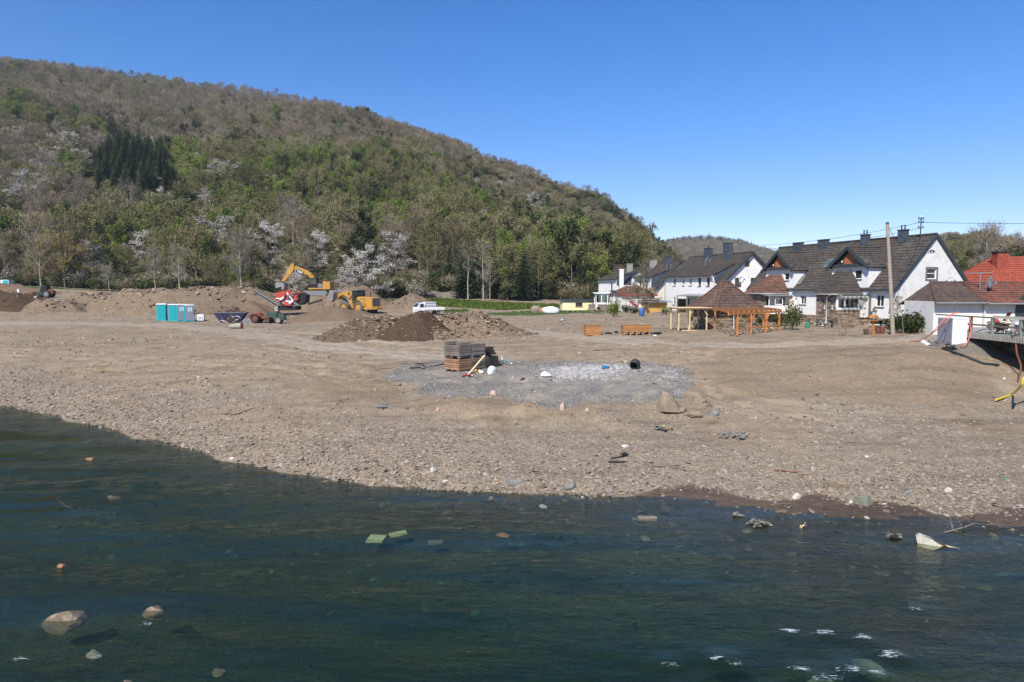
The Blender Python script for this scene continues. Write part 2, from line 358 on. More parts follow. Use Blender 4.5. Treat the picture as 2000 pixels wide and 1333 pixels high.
def zone(sock, amt=0.55, lo=0.42, hi=0.62, nz=None):
    f = g.math('MULTIPLY_ADD', g.math('SUBTRACT', nz or nB, 0.5), amt, sock)
    return g.ramp(f, [(lo, 0.0), (hi, 1.0)])
soil = g.ramp(g.math('MULTIPLY_ADD', nA, 0.55, g.math('MULTIPLY', nB, 0.45)), [(0.36, (0.155, 0.112, 0.068)), (0.5, (0.285, 0.215, 0.138)), (0.64, (0.41, 0.32, 0.215))])
soil = g.mix(g.ramp(nC, [(0.35, 0.0), (0.65, 0.55)]), soil, (0.34, 0.27, 0.195))
# pebbles: voronoi cells with their own greys
v1 = g.vor(9.0, co, out='Color'); sv = g.n('ShaderNodeSeparateColor'); g.l(v1, sv.inputs[0])
peb = g.ramp(sv.outputs[0], [(0.0, (0.11, 0.09, 0.066)), (0.35, (0.235, 0.193, 0.142)), (0.7, (0.34, 0.275, 0.20)), (0.93, (0.36, 0.30, 0.23)), (1.0, (0.5, 0.45, 0.38))])
v2 = g.vor(22.0, co, out='Color'); sv2 = g.n('ShaderNodeSeparateColor'); g.l(v2, sv2.inputs[0])
peb2 = g.ramp(sv2.outputs[1], [(0.0, (0.13, 0.10, 0.07)), (0.5, (0.27, 0.215, 0.153)), (0.92, (0.38, 0.31, 0.23)), (1.0, (0.5, 0.46, 0.4))])
peb = g.mix(0.55, peb, peb2)
grav = zone(s2.outputs[2], 0.9, 0.35, 0.75, nA)
col = g.mix(g.math('MULTIPLY', grav, 0.8), soil, peb)
silt = g.ramp(nB, [(0.3, (0.20, 0.145, 0.09)), (0.7, (0.31, 0.235, 0.155))])
col = g.mix(g.math('MULTIPLY', zone(s2.outputs[1], 0.5), 0.75), col, silt)
trk = g.ramp(g.math('MULTIPLY_ADD', nB, 0.5, g.math('MULTIPLY', nD, 0.5)), [(0.3, (0.30, 0.245, 0.185)), (0.7, (0.43, 0.36, 0.275))])
col = g.mix(g.math('MULTIPLY', zone(s1.outputs[0], 0.5), 0.8), col, trk)
pad = g.ramp(g.math('MULTIPLY_ADD', nA, 0.6, g.math('MULTIPLY', nD, 0.4)), [(0.34, (0.13, 0.126, 0.12)), (0.45, (0.20, 0.19, 0.175)), (0.52, (0.26, 0.235, 0.20)), (0.62, (0.38, 0.325, 0.25))])
col = g.mix(g.math('MULTIPLY', zone(s1.outputs[1], 1.1, 0.40, 0.60), 0.92), col, pad)
wht = zone(s1.outputs[2], 2.6, 0.5, 0.95)
col = g.mix(g.math('MULTIPLY', wht, 0.85), col, (0.66, 0.62, 0.58))
mud = g.ramp(nB, [(0.3, (0.085, 0.058, 0.036)), (0.7, (0.145, 0.102, 0.066))])
mz = zone(a1.outputs['Alpha'], 0.6, 0.42, 0.6)
col = g.mix(mz, col, mud)
gr = g.ramp(g.math('MULTIPLY_ADD', nB, 0.6, g.math('MULTIPLY', nA, 0.4)), [(0.3, (0.03, 0.05, 0.012)), (0.55, (0.07, 0.115, 0.024)), (0.75, (0.13, 0.15, 0.05))])
gz = zone(s2.outputs[0], 0.7, 0.4, 0.6)
col = g.mix(gz, col, gr)
# river bed: under water level the stones are dark with algae
geo = g.n('ShaderNodeNewGeometry'); sp = g.n('ShaderNodeSeparateXYZ'); g.l(geo.outputs['Position'], sp.inputs[0])
bedf = g.ramp(g.math('MULTIPLY_ADD', nB, 0.10, sp.outputs[2]), [(0.0, 1.0), (0.09, 0.0)])
bed = g.mix(0.6, g.ramp(nA, [(0.3, (0.035, 0.024, 0.012)), (0.7, (0.15, 0.105, 0.055))]), g.mix(0.75, peb, (0.05, 0.042, 0.026)))
col = g.mix(bedf, col, bed)
peb_h = g.vor(9.0, co, out='Distance'); peb_h2 = g.vor(24.0, co, out='Distance')
mps = g.n('ShaderNodeMapping'); g.l(co, mps.inputs[0]); mps.inputs['Scale'].default_value = (0.10, 0.9, 1); mps.inputs['Rotation'].default_value = (0, 0, R(6))
stk = g.noise(1.0, mps.outputs[0], 7, 0.7)
col = g.mix(0.85, col, g.ramp(stk, [(0.36, 0.68), (0.5, 0.95), (0.62, 1.0)]), 'MULTIPLY')
hh = g.math('SUBTRACT', g.math('MULTIPLY', nD, 0.5), g.math('ADD', g.math('MULTIPLY', peb_h, 0.7), g.math('MULTIPLY', peb_h2, 0.35)))
b1 = g.bump(hh, 0.9, 0.06); b2 = g.bump(nB, 0.5, 0.12, b1)
rough = g.math('SUBTRACT', 0.95, g.math('MULTIPLY', g.math('MAXIMUM', mz, bedf), 0.4))
M_GROUND = g.done(g.bsdf(col, rough, b2, 0.25))

def zone_attrs(X, Y, Zg):
    f = lambda sd, wdt: np.clip(0.5 - sd / (2 * wdt), 0, 1)
    jx = X + fbm(X, Y, 2.5, 3) * 1.0; jy = Y + fbm(X + 50, Y, 2.5, 3) * 1.0
    za = np.zeros((X.size, 4)); zb = np.zeros((X.size, 4))
    t = np.zeros(X.size)
    for pts, wd in zip(Z_TRACK, TRW): t = np.maximum(t, f(seg_d(jx, jy, pts) - wd, 0.9))
    za[:, 0] = t
    za[:, 1] = f(poly_sd(jx, jy, Z_PAD), 0.5)
    wv = np.zeros(X.size)
    for pl in Z_WHITE: wv = np.maximum(wv, f(poly_sd(X, Y, pl), 1.6))
    za[:, 2] = wv * 0.85
    za[:, 3] = np.clip(f(poly_sd(jx, jy, Z_MUD), 0.5) * (Zg < 0.6), 0, 1)
    gv = np.zeros(X.size)
    for pl in Z_GRASS: gv = np.maximum(gv, f(poly_sd(jx, jy, pl), 1.5))
    gv = np.maximum(gv, sstep(146, 152, Y) * 0.75)
    gv = np.maximum(gv, f(np.hypot(X + 118, Y - 163) - 17, 3) * (Y > 152))
    zb[:, 0] = gv
    zb[:, 1] = np.maximum(f(poly_sd(jx, jy, Z_SILT), 1.2), f(poly_sd(jx, jy, Z_SILT2), 0.6))
    zb[:, 2] = np.clip(1.15 - Zg / 1.7 + fbm(X, Y, 5, 3) * .7, 0.08, 1) * (Y < 75) + 0.25 * (Y >= 75)
    return za, zb
NJ = 620
pxs = np.linspace(-620, 2620, NJ); 
Ds = np.concatenate([np.linspace(-12, 6, 10)[:-1], np.geomspace(6, 17, 40)[:-1], np.geomspace(17, 60, 270)[:-1], np.geomspace(60, 190, 110)[:-1], np.geomspace(190, 420, 14)])
NI = len(Ds)
DD = np.repeat(Ds, NJ); PX = np.tile(pxs, NI)
GX = (PX - 1000) / FPX * np.maximum(DD, 9.0) * np.where(DD < 14, 1.0 + (14 - DD) * 0.08, 1.0); GY = DD
GZ = ground_h(GX, GY)
za, zb = zone_attrs(GX, GY, GZ)
me = grid_mesh('ground', np.stack([GX, GY, GZ], -1), NI, NJ, [M_GROUND], {'za': za, 'zb': zb})
obj('ground', me, kind='structure')

# ---- hillsides
g = NG('hill_floor'); co = g.coord()
n1 = g.noise(0.05, co, 8, 0.65); n2 = g.noise(0.5, co, 8, 0.7); n3 = g.noise(0.018, co, 4, 0.5)
lit = g.ramp(n2, [(0.3, (0.045, 0.032, 0.02)), (0.5, (0.115, 0.085, 0.056)), (0.7, (0.20, 0.16, 0.115))])
grn = g.ramp(n2, [(0.3, (0.022, 0.035, 0.010)), (0.55, (0.055, 0.075, 0.022)), (0.75, (0.10, 0.12, 0.04))])
c = g.mix(g.ramp(g.math('MULTIPLY_ADD', n1, 0.5, g.math('MULTIPLY', n2, 0.5)), [(0.42, 0.0), (0.58, 1.0)]), lit, grn)
at = g.n('ShaderNodeAttribute', attribute_name='zh'); sc = g.n('ShaderNodeSeparateColor'); g.l(at.outputs['Color'], sc.inputs[0])
rock = g.ramp(g.noise(1.4, co, 8, 0.75), [(0.3, (0.09, 0.078, 0.062)), (0.55, (0.21, 0.185, 0.15)), (0.75, (0.33, 0.30, 0.26))])
rf = g.ramp(g.math('MULTIPLY_ADD', g.math('SUBTRACT', g.noise(0.16, co, 6, 0.7), 0.5), 1.6, sc.outputs[0]), [(0.45, 0.0), (0.6, 1.0)])
c = g.mix(rf, c, rock)
M_HILL = g.done(g.bsdf(c, 0.95, g.bump(n2, 0.8, 0.8), 0.1))
def hill_mesh(name, fn, px0, px1, nj, Da, ni, rockfn):
    pxs = np.linspace(px0, px1, nj); Ds = np.geomspace(Da[0], Da[1], ni)
    D = np.repeat(Ds, nj); P = np.tile(pxs, ni); X = (P - 1000) / FPX * D
    Z = fn(X, D); zh = np.zeros((X.size, 4)); zh[:, 0] = rockfn(X, D, P, Z)
    Z = Z + fbm(X, D, 5, 3) * 2.2 * zh[:, 0]
    return obj(name, grid_mesh(name, np.stack([X, D, Z], -1), ni, nj, [M_HILL], {'zh': zh}), kind='structure')
def rock_main(X, D, P, Z):
    r = 0.35 * sstep(780, 1080, P) * sstep(8, 25, Z)
    r = r + 0.25 * sstep(1180, 1320, P)
    r = np.maximum(r, 0.9 * sstep(9.0, 4.0, np.hypot(X + 14.5, (D - 153) * 0.6)))
    return r
hill_mesh('hillside', hill_h, -700, 1480, 560, (146, 760), 240, rock_main)
FARSKY = [(1000, 500), (1150, 490), (1250, 482), (1300, 474), (1340, 467), (1380, 465), (1440, 473), (1500, 492), (1560, 508), (1700, 520), (1800, 520), (2000, 535)]
def far_h(x, y):
    px = 1000 + FPX * x / y; s_ = _ip(FARSKY, px); D1 = 1300.0
    c_, s2_ = math.cos(PITCH), math.sin(PITCH); b = 666.5 - s_
    zc = CAM_Z + D1 * (-s2_ * FPX + c_ * b) / (c_ * FPX + s2_ * b) - 8
    t = (y - 700) / 600
    return np.where(t < 1, 5 + (zc - 5) * np.clip(t, -0.2, 1) ** 1.0, zc - (t - 1) * 60) + fbm(x, y, 150, 3) * 12 * sstep(0, .3, t) * (1 - sstep(.8, 1, t))
hill_mesh('far_hill', far_h, 900, 2100, 160, (650, 1800), 60, lambda X, D, P, Z: 0 * X)
RSKY = [(1560, 560), (1700, 520), (1780, 478), (1815, 462), (1835, 452), (1850, 450), (1870, 456), (1890, 455), (1915, 470), (1940, 480), (1980, 490), (2050, 495), (2200, 480), (2600, 470)]
def right_h(x, y):
    px = 1000 + FPX * x / y; s_ = _ip(RSKY, px); D1 = _ip([(1600, 420), (1900, 380), (2000, 330), (2600, 300)], px)
    c_, s2_ = math.cos(PITCH), math.sin(PITCH); b = 666.5 - s_
    zc = CAM_Z + D1 * (-s2_ * FPX + c_ * b) / (c_ * FPX + s2_ * b) - _ip([(1600, 4), (1780, 1), (1900, 1), (1990, 8)], px)
    t = (y - 190) / (D1 - 190)
    return np.where(t < 1, 3 + (zc - 3) * np.clip(t, -0.3, 1) ** 1.0, zc - (t - 1) * 20) + fbm(x, y, 40, 4) * 4 * sstep(0, .3, t) * (1 - sstep(.8, 1, t) * .8)
hill_mesh('right_hillside', right_h, 1540, 2700, 170, (180, 620), 90, lambda X, D, P, Z: 0.75 * sstep(1960, 1880, P) * sstep(18, 28, Z))
# wide valley sheet to the horizon
mb = MB(); mb.quad((-1190, -480, -3.0), (1740, -480, -3.0), (1740, 2040, -3.0), (-1190, 2040, -3.0))
mb.build('valley_floor', M_HILL, kind='structure')

# ---------------------------------------------------------------- water
g = NG('river_water'); co = g.coord()
mp = g.n('ShaderNodeMapping'); g.l(co, mp.inputs[0]); mp.inputs['Rotation'].default_value = (0, 0, R(22)); mp.inputs['Scale'].default_value = (0.55, 1.6, 1)
wa = g.noise(1.6, mp.outputs[0], 6, 0.62); wb = g.noise(7.0, mp.outputs[0], 4, 0.6); wc = g.noise(22.0, mp.outputs[0], 2, 0.6)
mpc = g.n('ShaderNodeMapping'); g.l(co, mpc.inputs[0]); mpc.inputs['Rotation'].default_value = (0, 0, R(26)); mpc.inputs['Scale'].default_value = (0.09, 0.5, 1)
cr = g.ramp(g.noise(1.0, mpc.outputs[0], 5, 0.6), [(0.40, 0.15), (0.60, 1.0)])
hgt = g.math('MULTIPLY_ADD', wb, 0.28, g.math('MULTIPLY_ADD', wc, 0.07, wa))
bn = g.n('ShaderNodeBump'); bn.inputs['Distance'].default_value = 0.11; g.l(hgt, bn.inputs['Height']); g.l(g.math('MULTIPLY', cr, 0.72), bn.inputs['Strength'])
fr = g.n('ShaderNodeFresnel'); fr.inputs['IOR'].default_value = 1.333; g.l(bn.outputs[0], fr.inputs['Normal'])
gl = g.n('ShaderNodeBsdfGlossy'); gl.inputs['Roughness'].default_value = 0.06; g.l(bn.outputs[0], gl.inputs['Normal']); gl.inputs['Color'].default_value = (0.80, 0.80, 0.69, 1)
tr = g.n('ShaderNodeBsdfTransparent'); tr.inputs['Color'].default_value = (0.93, 0.96, 0.95, 1)
df = g.n('ShaderNodeBsdfDiffuse'); df.inputs['Color'].default_value = (0.024, 0.044, 0.024, 1)
body = g.n('ShaderNodeMixShader'); body.inputs[0].default_value = 0.21; g.l(tr.outputs[0], body.inputs[1]); g.l(df.outputs[0], body.inputs[2])
mx = g.n('ShaderNodeMixShader'); g.l(fr.outputs[0], mx.inputs[0]); g.l(body.outputs[0], mx.inputs[1]); g.l(gl.outputs[0], mx.inputs[2])
# broken white water where the flow runs over boulders
fa = g.n('ShaderNodeAttribute', attribute_name='zw'); fsp = g.n('ShaderNodeSeparateColor'); g.l(fa.outputs['Color'], fsp.inputs[0])
ff = g.ramp(g.math('MULTIPLY_ADD', g.math('SUBTRACT', g.noise(11.0, mp.outputs[0], 8, 0.85), 0.5), 3.4, fsp.outputs[0]), [(0.86, 0.0), (1.22, 0.75)])
fd = g.n('ShaderNodeBsdfDiffuse'); fd.inputs['Color'].default_value = (0.62, 0.68, 0.72, 1)
mf = g.n('ShaderNodeMixShader'); g.l(ff, mf.inputs[0]); g.l(mx.outputs[0], mf.inputs[1]); g.l(fd.outputs[0], mf.inputs[2])
va = g.n('ShaderNodeVolumeAbsorption'); va.inputs['Color'].default_value = (0.42, 0.74, 0.58, 1); va.inputs['Density'].default_value = 0.75
g.l(va.outputs[0], g.out.inputs['Volume'])
M_WATER = g.done(mf.outputs[0])
FOAM = [(1690, 1248, .28), (1738, 1280, .3), (1610, 1238, .3), (1545, 1236, .25), (1560, 1310, .25), (1662, 1312, .3), (1615, 1328, .35), (1712, 1320, .25), (1400, 1292, .22), (1430, 1302, .2), (1735, 1287, .25), (1305, 1300, .2), (192, 937, .16), (875, 1012, .16), (40, 1290, .2), (285, 1220, .2), (1790, 1190, .2)]
FOAM = [(*at_z(a, b, 0)[:2], r_) for a, b, r_ in FOAM]
def wave(x, y):
    r_ = fbm(x * 0.9 + y * 0.25, y * 1.5 - x * 0.3, 0.9, 3) * 0.05 + fbm(x, y * 1.3, 4.5, 2) * 0.05
    for fx, fy, fr_ in FOAM:
        if fy < 17: r_ = r_ + 0.07 * np.exp(-((x - fx) ** 2 + (y - fy) ** 2) / (0.35 ** 2))
    return r_ * sstep(60, 45, np.hypot(x, y)) * 0.55
nwj, nwi = 420, 330
pw = np.linspace(-560, 2560, nwj); dw = np.concatenate([np.linspace(-11, 8, 12)[:-1], np.geomspace(8, 46, nwi - 11)]); nwi = len(dw)
D = np.repeat(dw, nwj); P = np.tile(pw, nwi); WX = (P - 1000) / FPX * np.maximum(D, 10); WY = D
WZ = wave(WX, WY); zw = np.zeros((WX.size, 4))
for fx, fy, fr_ in FOAM: zw[:, 0] = np.maximum(zw[:, 0], 0.9 * np.exp(-(((WX - fx) * 0.8) ** 2 + ((WY - fy) * 1.5) ** 2) / (fr_ ** 2)))
me = grid_mesh('river', np.stack([WX, WY, WZ], -1), nwi, nwj, [M_WATER], {'zw': zw})
bm = bmesh.new(); bm.from_mesh(me)
be = [e for e in bm.edges if len(e.link_faces) == 1]
r_ = bmesh.ops.extrude_edge_only(bm, edges=be); nv = [v for v in r_['geom'] if isinstance(v, bmesh.types.BMVert)]
for v in nv: v.co.z = -2.6
ne = [e for e in r_['geom'] if isinstance(e, bmesh.types.BMEdge) and all(v.co.z < -2.5 for v in e.verts)]
bmesh.ops.contextual_create(bm, geom=ne)
bmesh.ops.recalc_face_normals(bm, faces=bm.faces)
bm.to_mesh(me); bm.free()
obj('river', me, kind='structure')
# ================================================================ vegetation
def plant_mat(name, stops, transl=0.25, rough=0.8, spec=0.1):
    g = NG(name); oi = g.n('ShaderNodeObjectInfo'); co = g.coord()
    ln = g.noise(0.9, co, 3, 0.6)
    f = g.math('MULTIPLY_ADD', oi.outputs['Random'], 0.65, g.math('MULTIPLY', ln, 0.35))
    c = g.ramp(f, stops)
    d = g.bsdf(c, rough, None, spec)
    if transl > 0:
        t = g.n('ShaderNodeBsdfTranslucent'); g.l(c, t.inputs[0]); m = g.n('ShaderNodeMixShader'); m.inputs[0].default_value = transl
        g.l(d, m.inputs[1]); g.l(t.outputs[0], m.inputs[2]); d = m.outputs[0]
    return g.done(d)
M_BARK = plant_mat('bark_brown', [(0.1, (0.085, 0.065, 0.05)), (0.5, (0.15, 0.125, 0.10)), (0.9, (0.24, 0.21, 0.18))], 0)
M_BARKP = plant_mat('bark_pale', [(0.1, (0.28, 0.24, 0.20)), (0.9, (0.42, 0.38, 0.33))], 0)
M_TWIG = plant_mat('twigs_brown', [(0.15, (0.16, 0.125, 0.078)), (0.4, (0.235, 0.188, 0.122)), (0.62, (0.295, 0.235, 0.155)), (0.85, (0.35, 0.295, 0.205))], 0.1)
M_TWIGG = plant_mat('twigs_grey', [(0.1, (0.17, 0.145, 0.105)), (0.5, (0.25, 0.215, 0.16)), (0.9, (0.34, 0.30, 0.23))], 0.1)
M_OLIVE = plant_mat('buds_olive', [(0.15, (0.14, 0.13, 0.052)), (0.4, (0.195, 0.195, 0.07)), (0.65, (0.25, 0.225, 0.10)), (0.9, (0.25, 0.27, 0.095))], 0.3)
M_FRESH = plant_mat('leaves_fresh', [(0.15, (0.11, 0.16, 0.028)), (0.5, (0.18, 0.25, 0.040)), (0.9, (0.27, 0.32, 0.07))], 0.4)
M_DARKG = plant_mat('leaves_dark', [(0.15, (0.024, 0.040, 0.012)), (0.5, (0.045, 0.068, 0.018)), (0.9, (0.075, 0.10, 0.03))], 0.2)
M_YELL = plant_mat('leaves_yellow', [(0.15, (0.20, 0.18, 0.035)), (0.9, (0.30, 0.25, 0.055))], 0.3)
M_BLOS = plant_mat('blossom_white', [(0.15, (0.52, 0.47, 0.43)), (0.9, (0.74, 0.70, 0.66))], 0.3)
M_NEED = plant_mat('needles', [(0.1, (0.035, 0.065, 0.026)), (0.5, (0.065, 0.105, 0.042)), (0.9, (0.11, 0.155, 0.065))], 0.1)
M_RUST = plant_mat('needles_rusty', [(0.15, (0.13, 0.08, 0.04)), (0.9, (0.20, 0.13, 0.07))], 0.1)
def rv(r, s=1.0): return Vector((r.uniform(-s, s), r.uniform(-s, s), r.uniform(-s, s)))
def make_tree(seed, h, spread, trunk_h, twigs, twig_len, twig_w, leaves=0, leaf_s=0.3, up=0.35, tr=0.17, lean=0.0, flat=0.0, limbs=11, leafshell=0.0):
    """returns (trunk MB, crown MB: slot 0 twigs, slot 1 leaves)"""
    r = random.Random(seed); T = MB(); C = MB()
    p = Vector((0, 0, -0.4)); pts = [p.copy()]; n = 6
    for i in range(n): p = p + Vector((r.uniform(-.12, .12) + lean * .15, r.uniform(-.12, .12), (h * 0.88 + 0.4) / n)); pts.append(p.copy())
    T.tube(pts, [tr * (1 - 0.85 * i / n) for i in range(n + 1)], 6, 0)
    tips = []
    for k in range(limbs):
        f = trunk_h + (0.97 - trunk_h) * (k + r.random()) / limbs
        q = f * n; i = min(int(q), n - 1); b = pts[i].lerp(pts[i + 1], q - i)
        a = k * 2.4 + r.uniform(-.5, .5)
        L = spread * (0.55 + 0.55 * math.sin(math.pi * min(1, max(0.08, (f - trunk_h) / (1 - trunk_h) * 0.85 + 0.2)))) * r.uniform(.8, 1.1)
        d = Vector((math.cos(a), math.sin(a), up + r.uniform(-.1, .25) + 0.8 * f * (1 - flat))).normalized()
        q1 = b + d * L * .5 + rv(r, .15); q2 = q1 + (d + Vector((0, 0, 0.25 * (1 - 2 * flat))) + rv(r, .25)).normalized() * L * .55
        T.tube([b, q1, q2], [tr * .38 * (1 - f * .5), tr * .24 * (1 - f * .4), tr * .09], 4, 0, False)
        tips += [(b.lerp(q1, .6), d), (q1, d), (q1.lerp(q2, .5), d), (q2, d)]
        for s in range(5):
            st = b.lerp(q1, r.uniform(.4, 1)) if r.random() < .4 else q1.lerp(q2, r.random())
            dd = (d + rv(r, .9) * Vector((1, 1, .6)).length / 1.5 + Vector((0, 0, .25 * (1 - flat)))).normalized()
            e = st + dd * L * r.uniform(.28, .5)
            T.tube([st, st.lerp(e, .5) + rv(r, .08), e], [tr * .13, tr * .09, tr * .04], 3, 0, False)
            tips += [(st.lerp(e, .5), dd), (e, dd), (e, dd)]
    for k in range(twigs):
        b, d = r.choice(tips); b = b + rv(r, .45)
        dd = (d * .7 + rv(r, .9) + Vector((0, 0, .35 * (1 - flat)))).normalized(); L = twig_len * r.uniform(.5, 1.2)
        sd_ = dd.cross(rv(r)).normalized() * twig_w * r.uniform(.6, 1.2); m_ = b + dd * L * .5 + rv(r, .1)
        C.add([b - sd_, b + sd_, m_ + sd_ * .7, b + dd * L, m_ - sd_ * .7], [(0, 1, 2, 3, 4)], 0)
    for k in range(leaves):
        b, d = r.choice(tips); c = b + rv(r, .5 + leafshell) * Vector((1, 1, .6 if flat else 1)).length * .6
        if flat: c.z = b.z + (c.z - b.z) * .45
        a = rv(r).normalized(); bb = a.cross(rv(r)).normalized(); a = a * leaf_s * r.uniform(.5, 1.1); bb = bb * leaf_s * r.uniform(.4, .8)
        C.add([c - a, c - bb * .9, c + a * .8, c + bb], [(0, 1, 2, 3)], 1)
    return T, C
def make_spruce(seed, h, rad, bare=0.12, droop=0.25, dens=1.0):
    r = random.Random(seed); T = MB(); C = MB()
    T.tube([(0, 0, -.4), (0.05, 0, h * .5), (0, 0.03, h)], [.17, .11, .015], 6, 0)
    z = h * bare
    while z < h * .985:
        f = (z - h * bare) / (h * (1 - bare)); rr = rad * (1 - f) ** 0.8 * r.uniform(.8, 1.12) + .12
        nb = max(4, int(9 * (1 - f * .5) * dens)); a0 = r.random() * 6
        for k in range(nb):
            a = a0 + k * 2 * math.pi / nb + r.uniform(-.25, .25); L = rr * r.uniform(.75, 1.15)
            o = Vector((math.cos(a), math.sin(a), 0)); s_ = Vector((-math.sin(a), math.cos(a), 0))
            e = Vector((0, 0, z)) + o * L + Vector((0, 0, -droop * L + .08 * L)); b = Vector((0, 0, z))
            T.tube([b, e], [.025, .008], 3, 0, False)
            for j in range(5):
                t0 = .12 + .18 * j + r.uniform(-.04, .04); c = b.lerp(e, t0); w_ = L * .26 * (1.15 - t0) + .10
                for sg in (-1, 1):
                    tip = c + s_ * sg * w_ + o * w_ * .8 + Vector((0, 0, -.14 * r.random()))
                    q = c + o * w_ * .9 + Vector((0, 0, .05)); C.add([c, tip, q + Vector((0, 0, -.06))], [(0, 1, 2)], 1)
                    C.add([c + Vector((0, 0, .02)), c + s_ * sg * w_ * .6 + Vector((0, 0, -.32 * w_ - .1)), q], [(0, 1, 2)], 1)
            C.add([e - o * .3 - s_ * .08, e + o * .12, e - o * .3 + s_ * .08], [(0, 1, 2)], 1)
        z += h * .036 * r.uniform(.8, 1.2)
    return T, C
def make_shrub(seed, h, rad, twigs, leaves, leaf_s, tw=0.03):
    r = random.Random(seed); T = MB(); C = MB(); tips = []
    for k in range(9):
        a = r.random() * 6.28; e = Vector((math.cos(a) * rad * r.uniform(.2, .9), math.sin(a) * rad * r.uniform(.2, .9), h * r.uniform(.45, .95)))
        m_ = e * .5 + Vector((0, 0, h * .1)); T.tube([(0, 0, -.2), m_, e], [.05, .035, .012], 3, 0, False); tips += [m_, e, m_.lerp(e, .5), m_.lerp(e, .7)]
    for k in range(twigs):
        b = r.choice(tips) + rv(r, rad * .25); d = (rv(r) + Vector((0, 0, .6))).normalized() * rad * r.uniform(.25, .6); s_ = d.cross(rv(r)).normalized() * tw
        C.add([b - s_, b + s_, b + d], [(0, 1, 2)], 0)
    for k in range(leaves):
        c = r.choice(tips) + Vector((r.gauss(0, rad * .28), r.gauss(0, rad * .28), r.gauss(0, h * .14)))
        if c.z < 0: c.z = abs(c.z) * .5
        a = rv(r).normalized(); bb = a.cross(rv(r)).normalized(); a *= leaf_s * r.uniform(.5, 1.1); bb *= leaf_s * r.uniform(.4, .8)
        C.add([c - a, c - bb, c + a, c + bb], [(0, 1, 2, 3)], 1)
    return T, C
KINDS = {}
def kind(name, bark, twig, leaf, makers): 
    L = []
    for T, C in makers:
        L.append((T.mesh('trunk', [bark]), C.mesh('crown', [twig, leaf]), T, C))
    KINDS[name] = (bark, twig, leaf, L)
kind('bare', M_BARK, M_TWIG, M_OLIVE, [make_tree(s, 10, 3.4, .3, 1500, .95, .026, 160, .14, up=.15) for s in (1, 2, 3)])
kind('grey', M_BARKP, M_TWIGG, M_OLIVE, [make_tree(s, 11, 2.7, .38, 1300, .95, .025, 40, .14, up=.55, tr=.14) for s in (4, 5)])
kind('olive', M_BARK, M_TWIG, M_OLIVE, [make_tree(s, 10, 3.5, .24, 500, .9, .025, 1900, .19, up=.15) for s in (6, 7, 8)])
kind('fresh', M_BARK, M_TWIG, M_FRESH, [make_tree(s, 9.5, 3.4, .16, 200, 1.0, .03, 2300, .23, up=.15) for s in (9, 10)])
kind('dark', M_BARK, M_TWIG, M_DARKG, [make_tree(s, 9.5, 3.0, .12, 250, 1.0, .03, 2300, .25) for s in (12, 13)])
kind('yellow', M_BARK, M_TWIG, M_YELL, [make_tree(s, 11, 4.2, .22, 900, 1.1, .035, 1300, .2) for s in (14,)])
kind('blossom', M_BARK, M_TWIGG, M_BLOS, [make_tree(s, 9, 3.5, .2, 600, 1.0, .03, 2600, .125, flat=.55, up=.15) for s in (15, 16, 17)])
kind('spruce', M_BARK, M_TWIG, M_NEED, [make_spruce(s, 13, 3.4) for s in (18, 19)])
kind('thin', M_BARKP, M_TWIGG, M_NEED, [make_tree(21, 11, 1.5, .35, 500, .7, .03, 60, .2, up=0.0, tr=.16, limbs=15), make_tree(22, 12, 1.3, .5, 420, .8, .03, 160, .22, up=0.2, tr=.14, limbs=12)])
kind('shrubg', M_BARK, M_TWIG, M_DARKG, [make_shrub(s, 2.2, 1.8, 90, 520, .2) for s in (24, 25)])
kind('shrubb', M_BARK, M_TWIG, M_OLIVE, [make_shrub(s, 2.2, 1.7, 420, 120, .13, .024) for s in (26, 27)])
kind('shrubf', M_BARK, M_TWIG, M_FRESH, [make_shrub(s, 1.9, 1.5, 90, 420, .18) for s in (28,)])
kind('shrubw', M_BARK, M_TWIGG, M_BLOS, [make_shrub(s, 2.4, 1.7, 200, 300, .12) for s in (29,)])
PROTO = bpy.data.collections.new('plant_prototypes'); PIDX = {}
_i = 0
for kn, (bk, tw, lf, L) in KINDS.items():
    PIDX[kn] = []
    for T, C, Tm, Cm in L:
        B = MB(); B.v = list(Tm.v) + list(Cm.v); nb = len(Tm.v)
        B.f = list(Tm.f) + [tuple(i + nb for i in f) for f in Cm.f]; B.m = [0] * len(Tm.f) + [m + 1 for m in Cm.m]; B.sm = [False] * len(B.f)
        me = bpy.data.meshes.new('plant'); me.from_pydata(B.v, [], B.f)
        for mt in (bk, tw, lf): me.materials.append(mt)
        me.polygons.foreach_set('material_index', B.m); me.update()
        o = bpy.data.objects.new('p%03d' % _i, me); PROTO.objects.link(o); PIDX[kn].append(_i); _i += 1
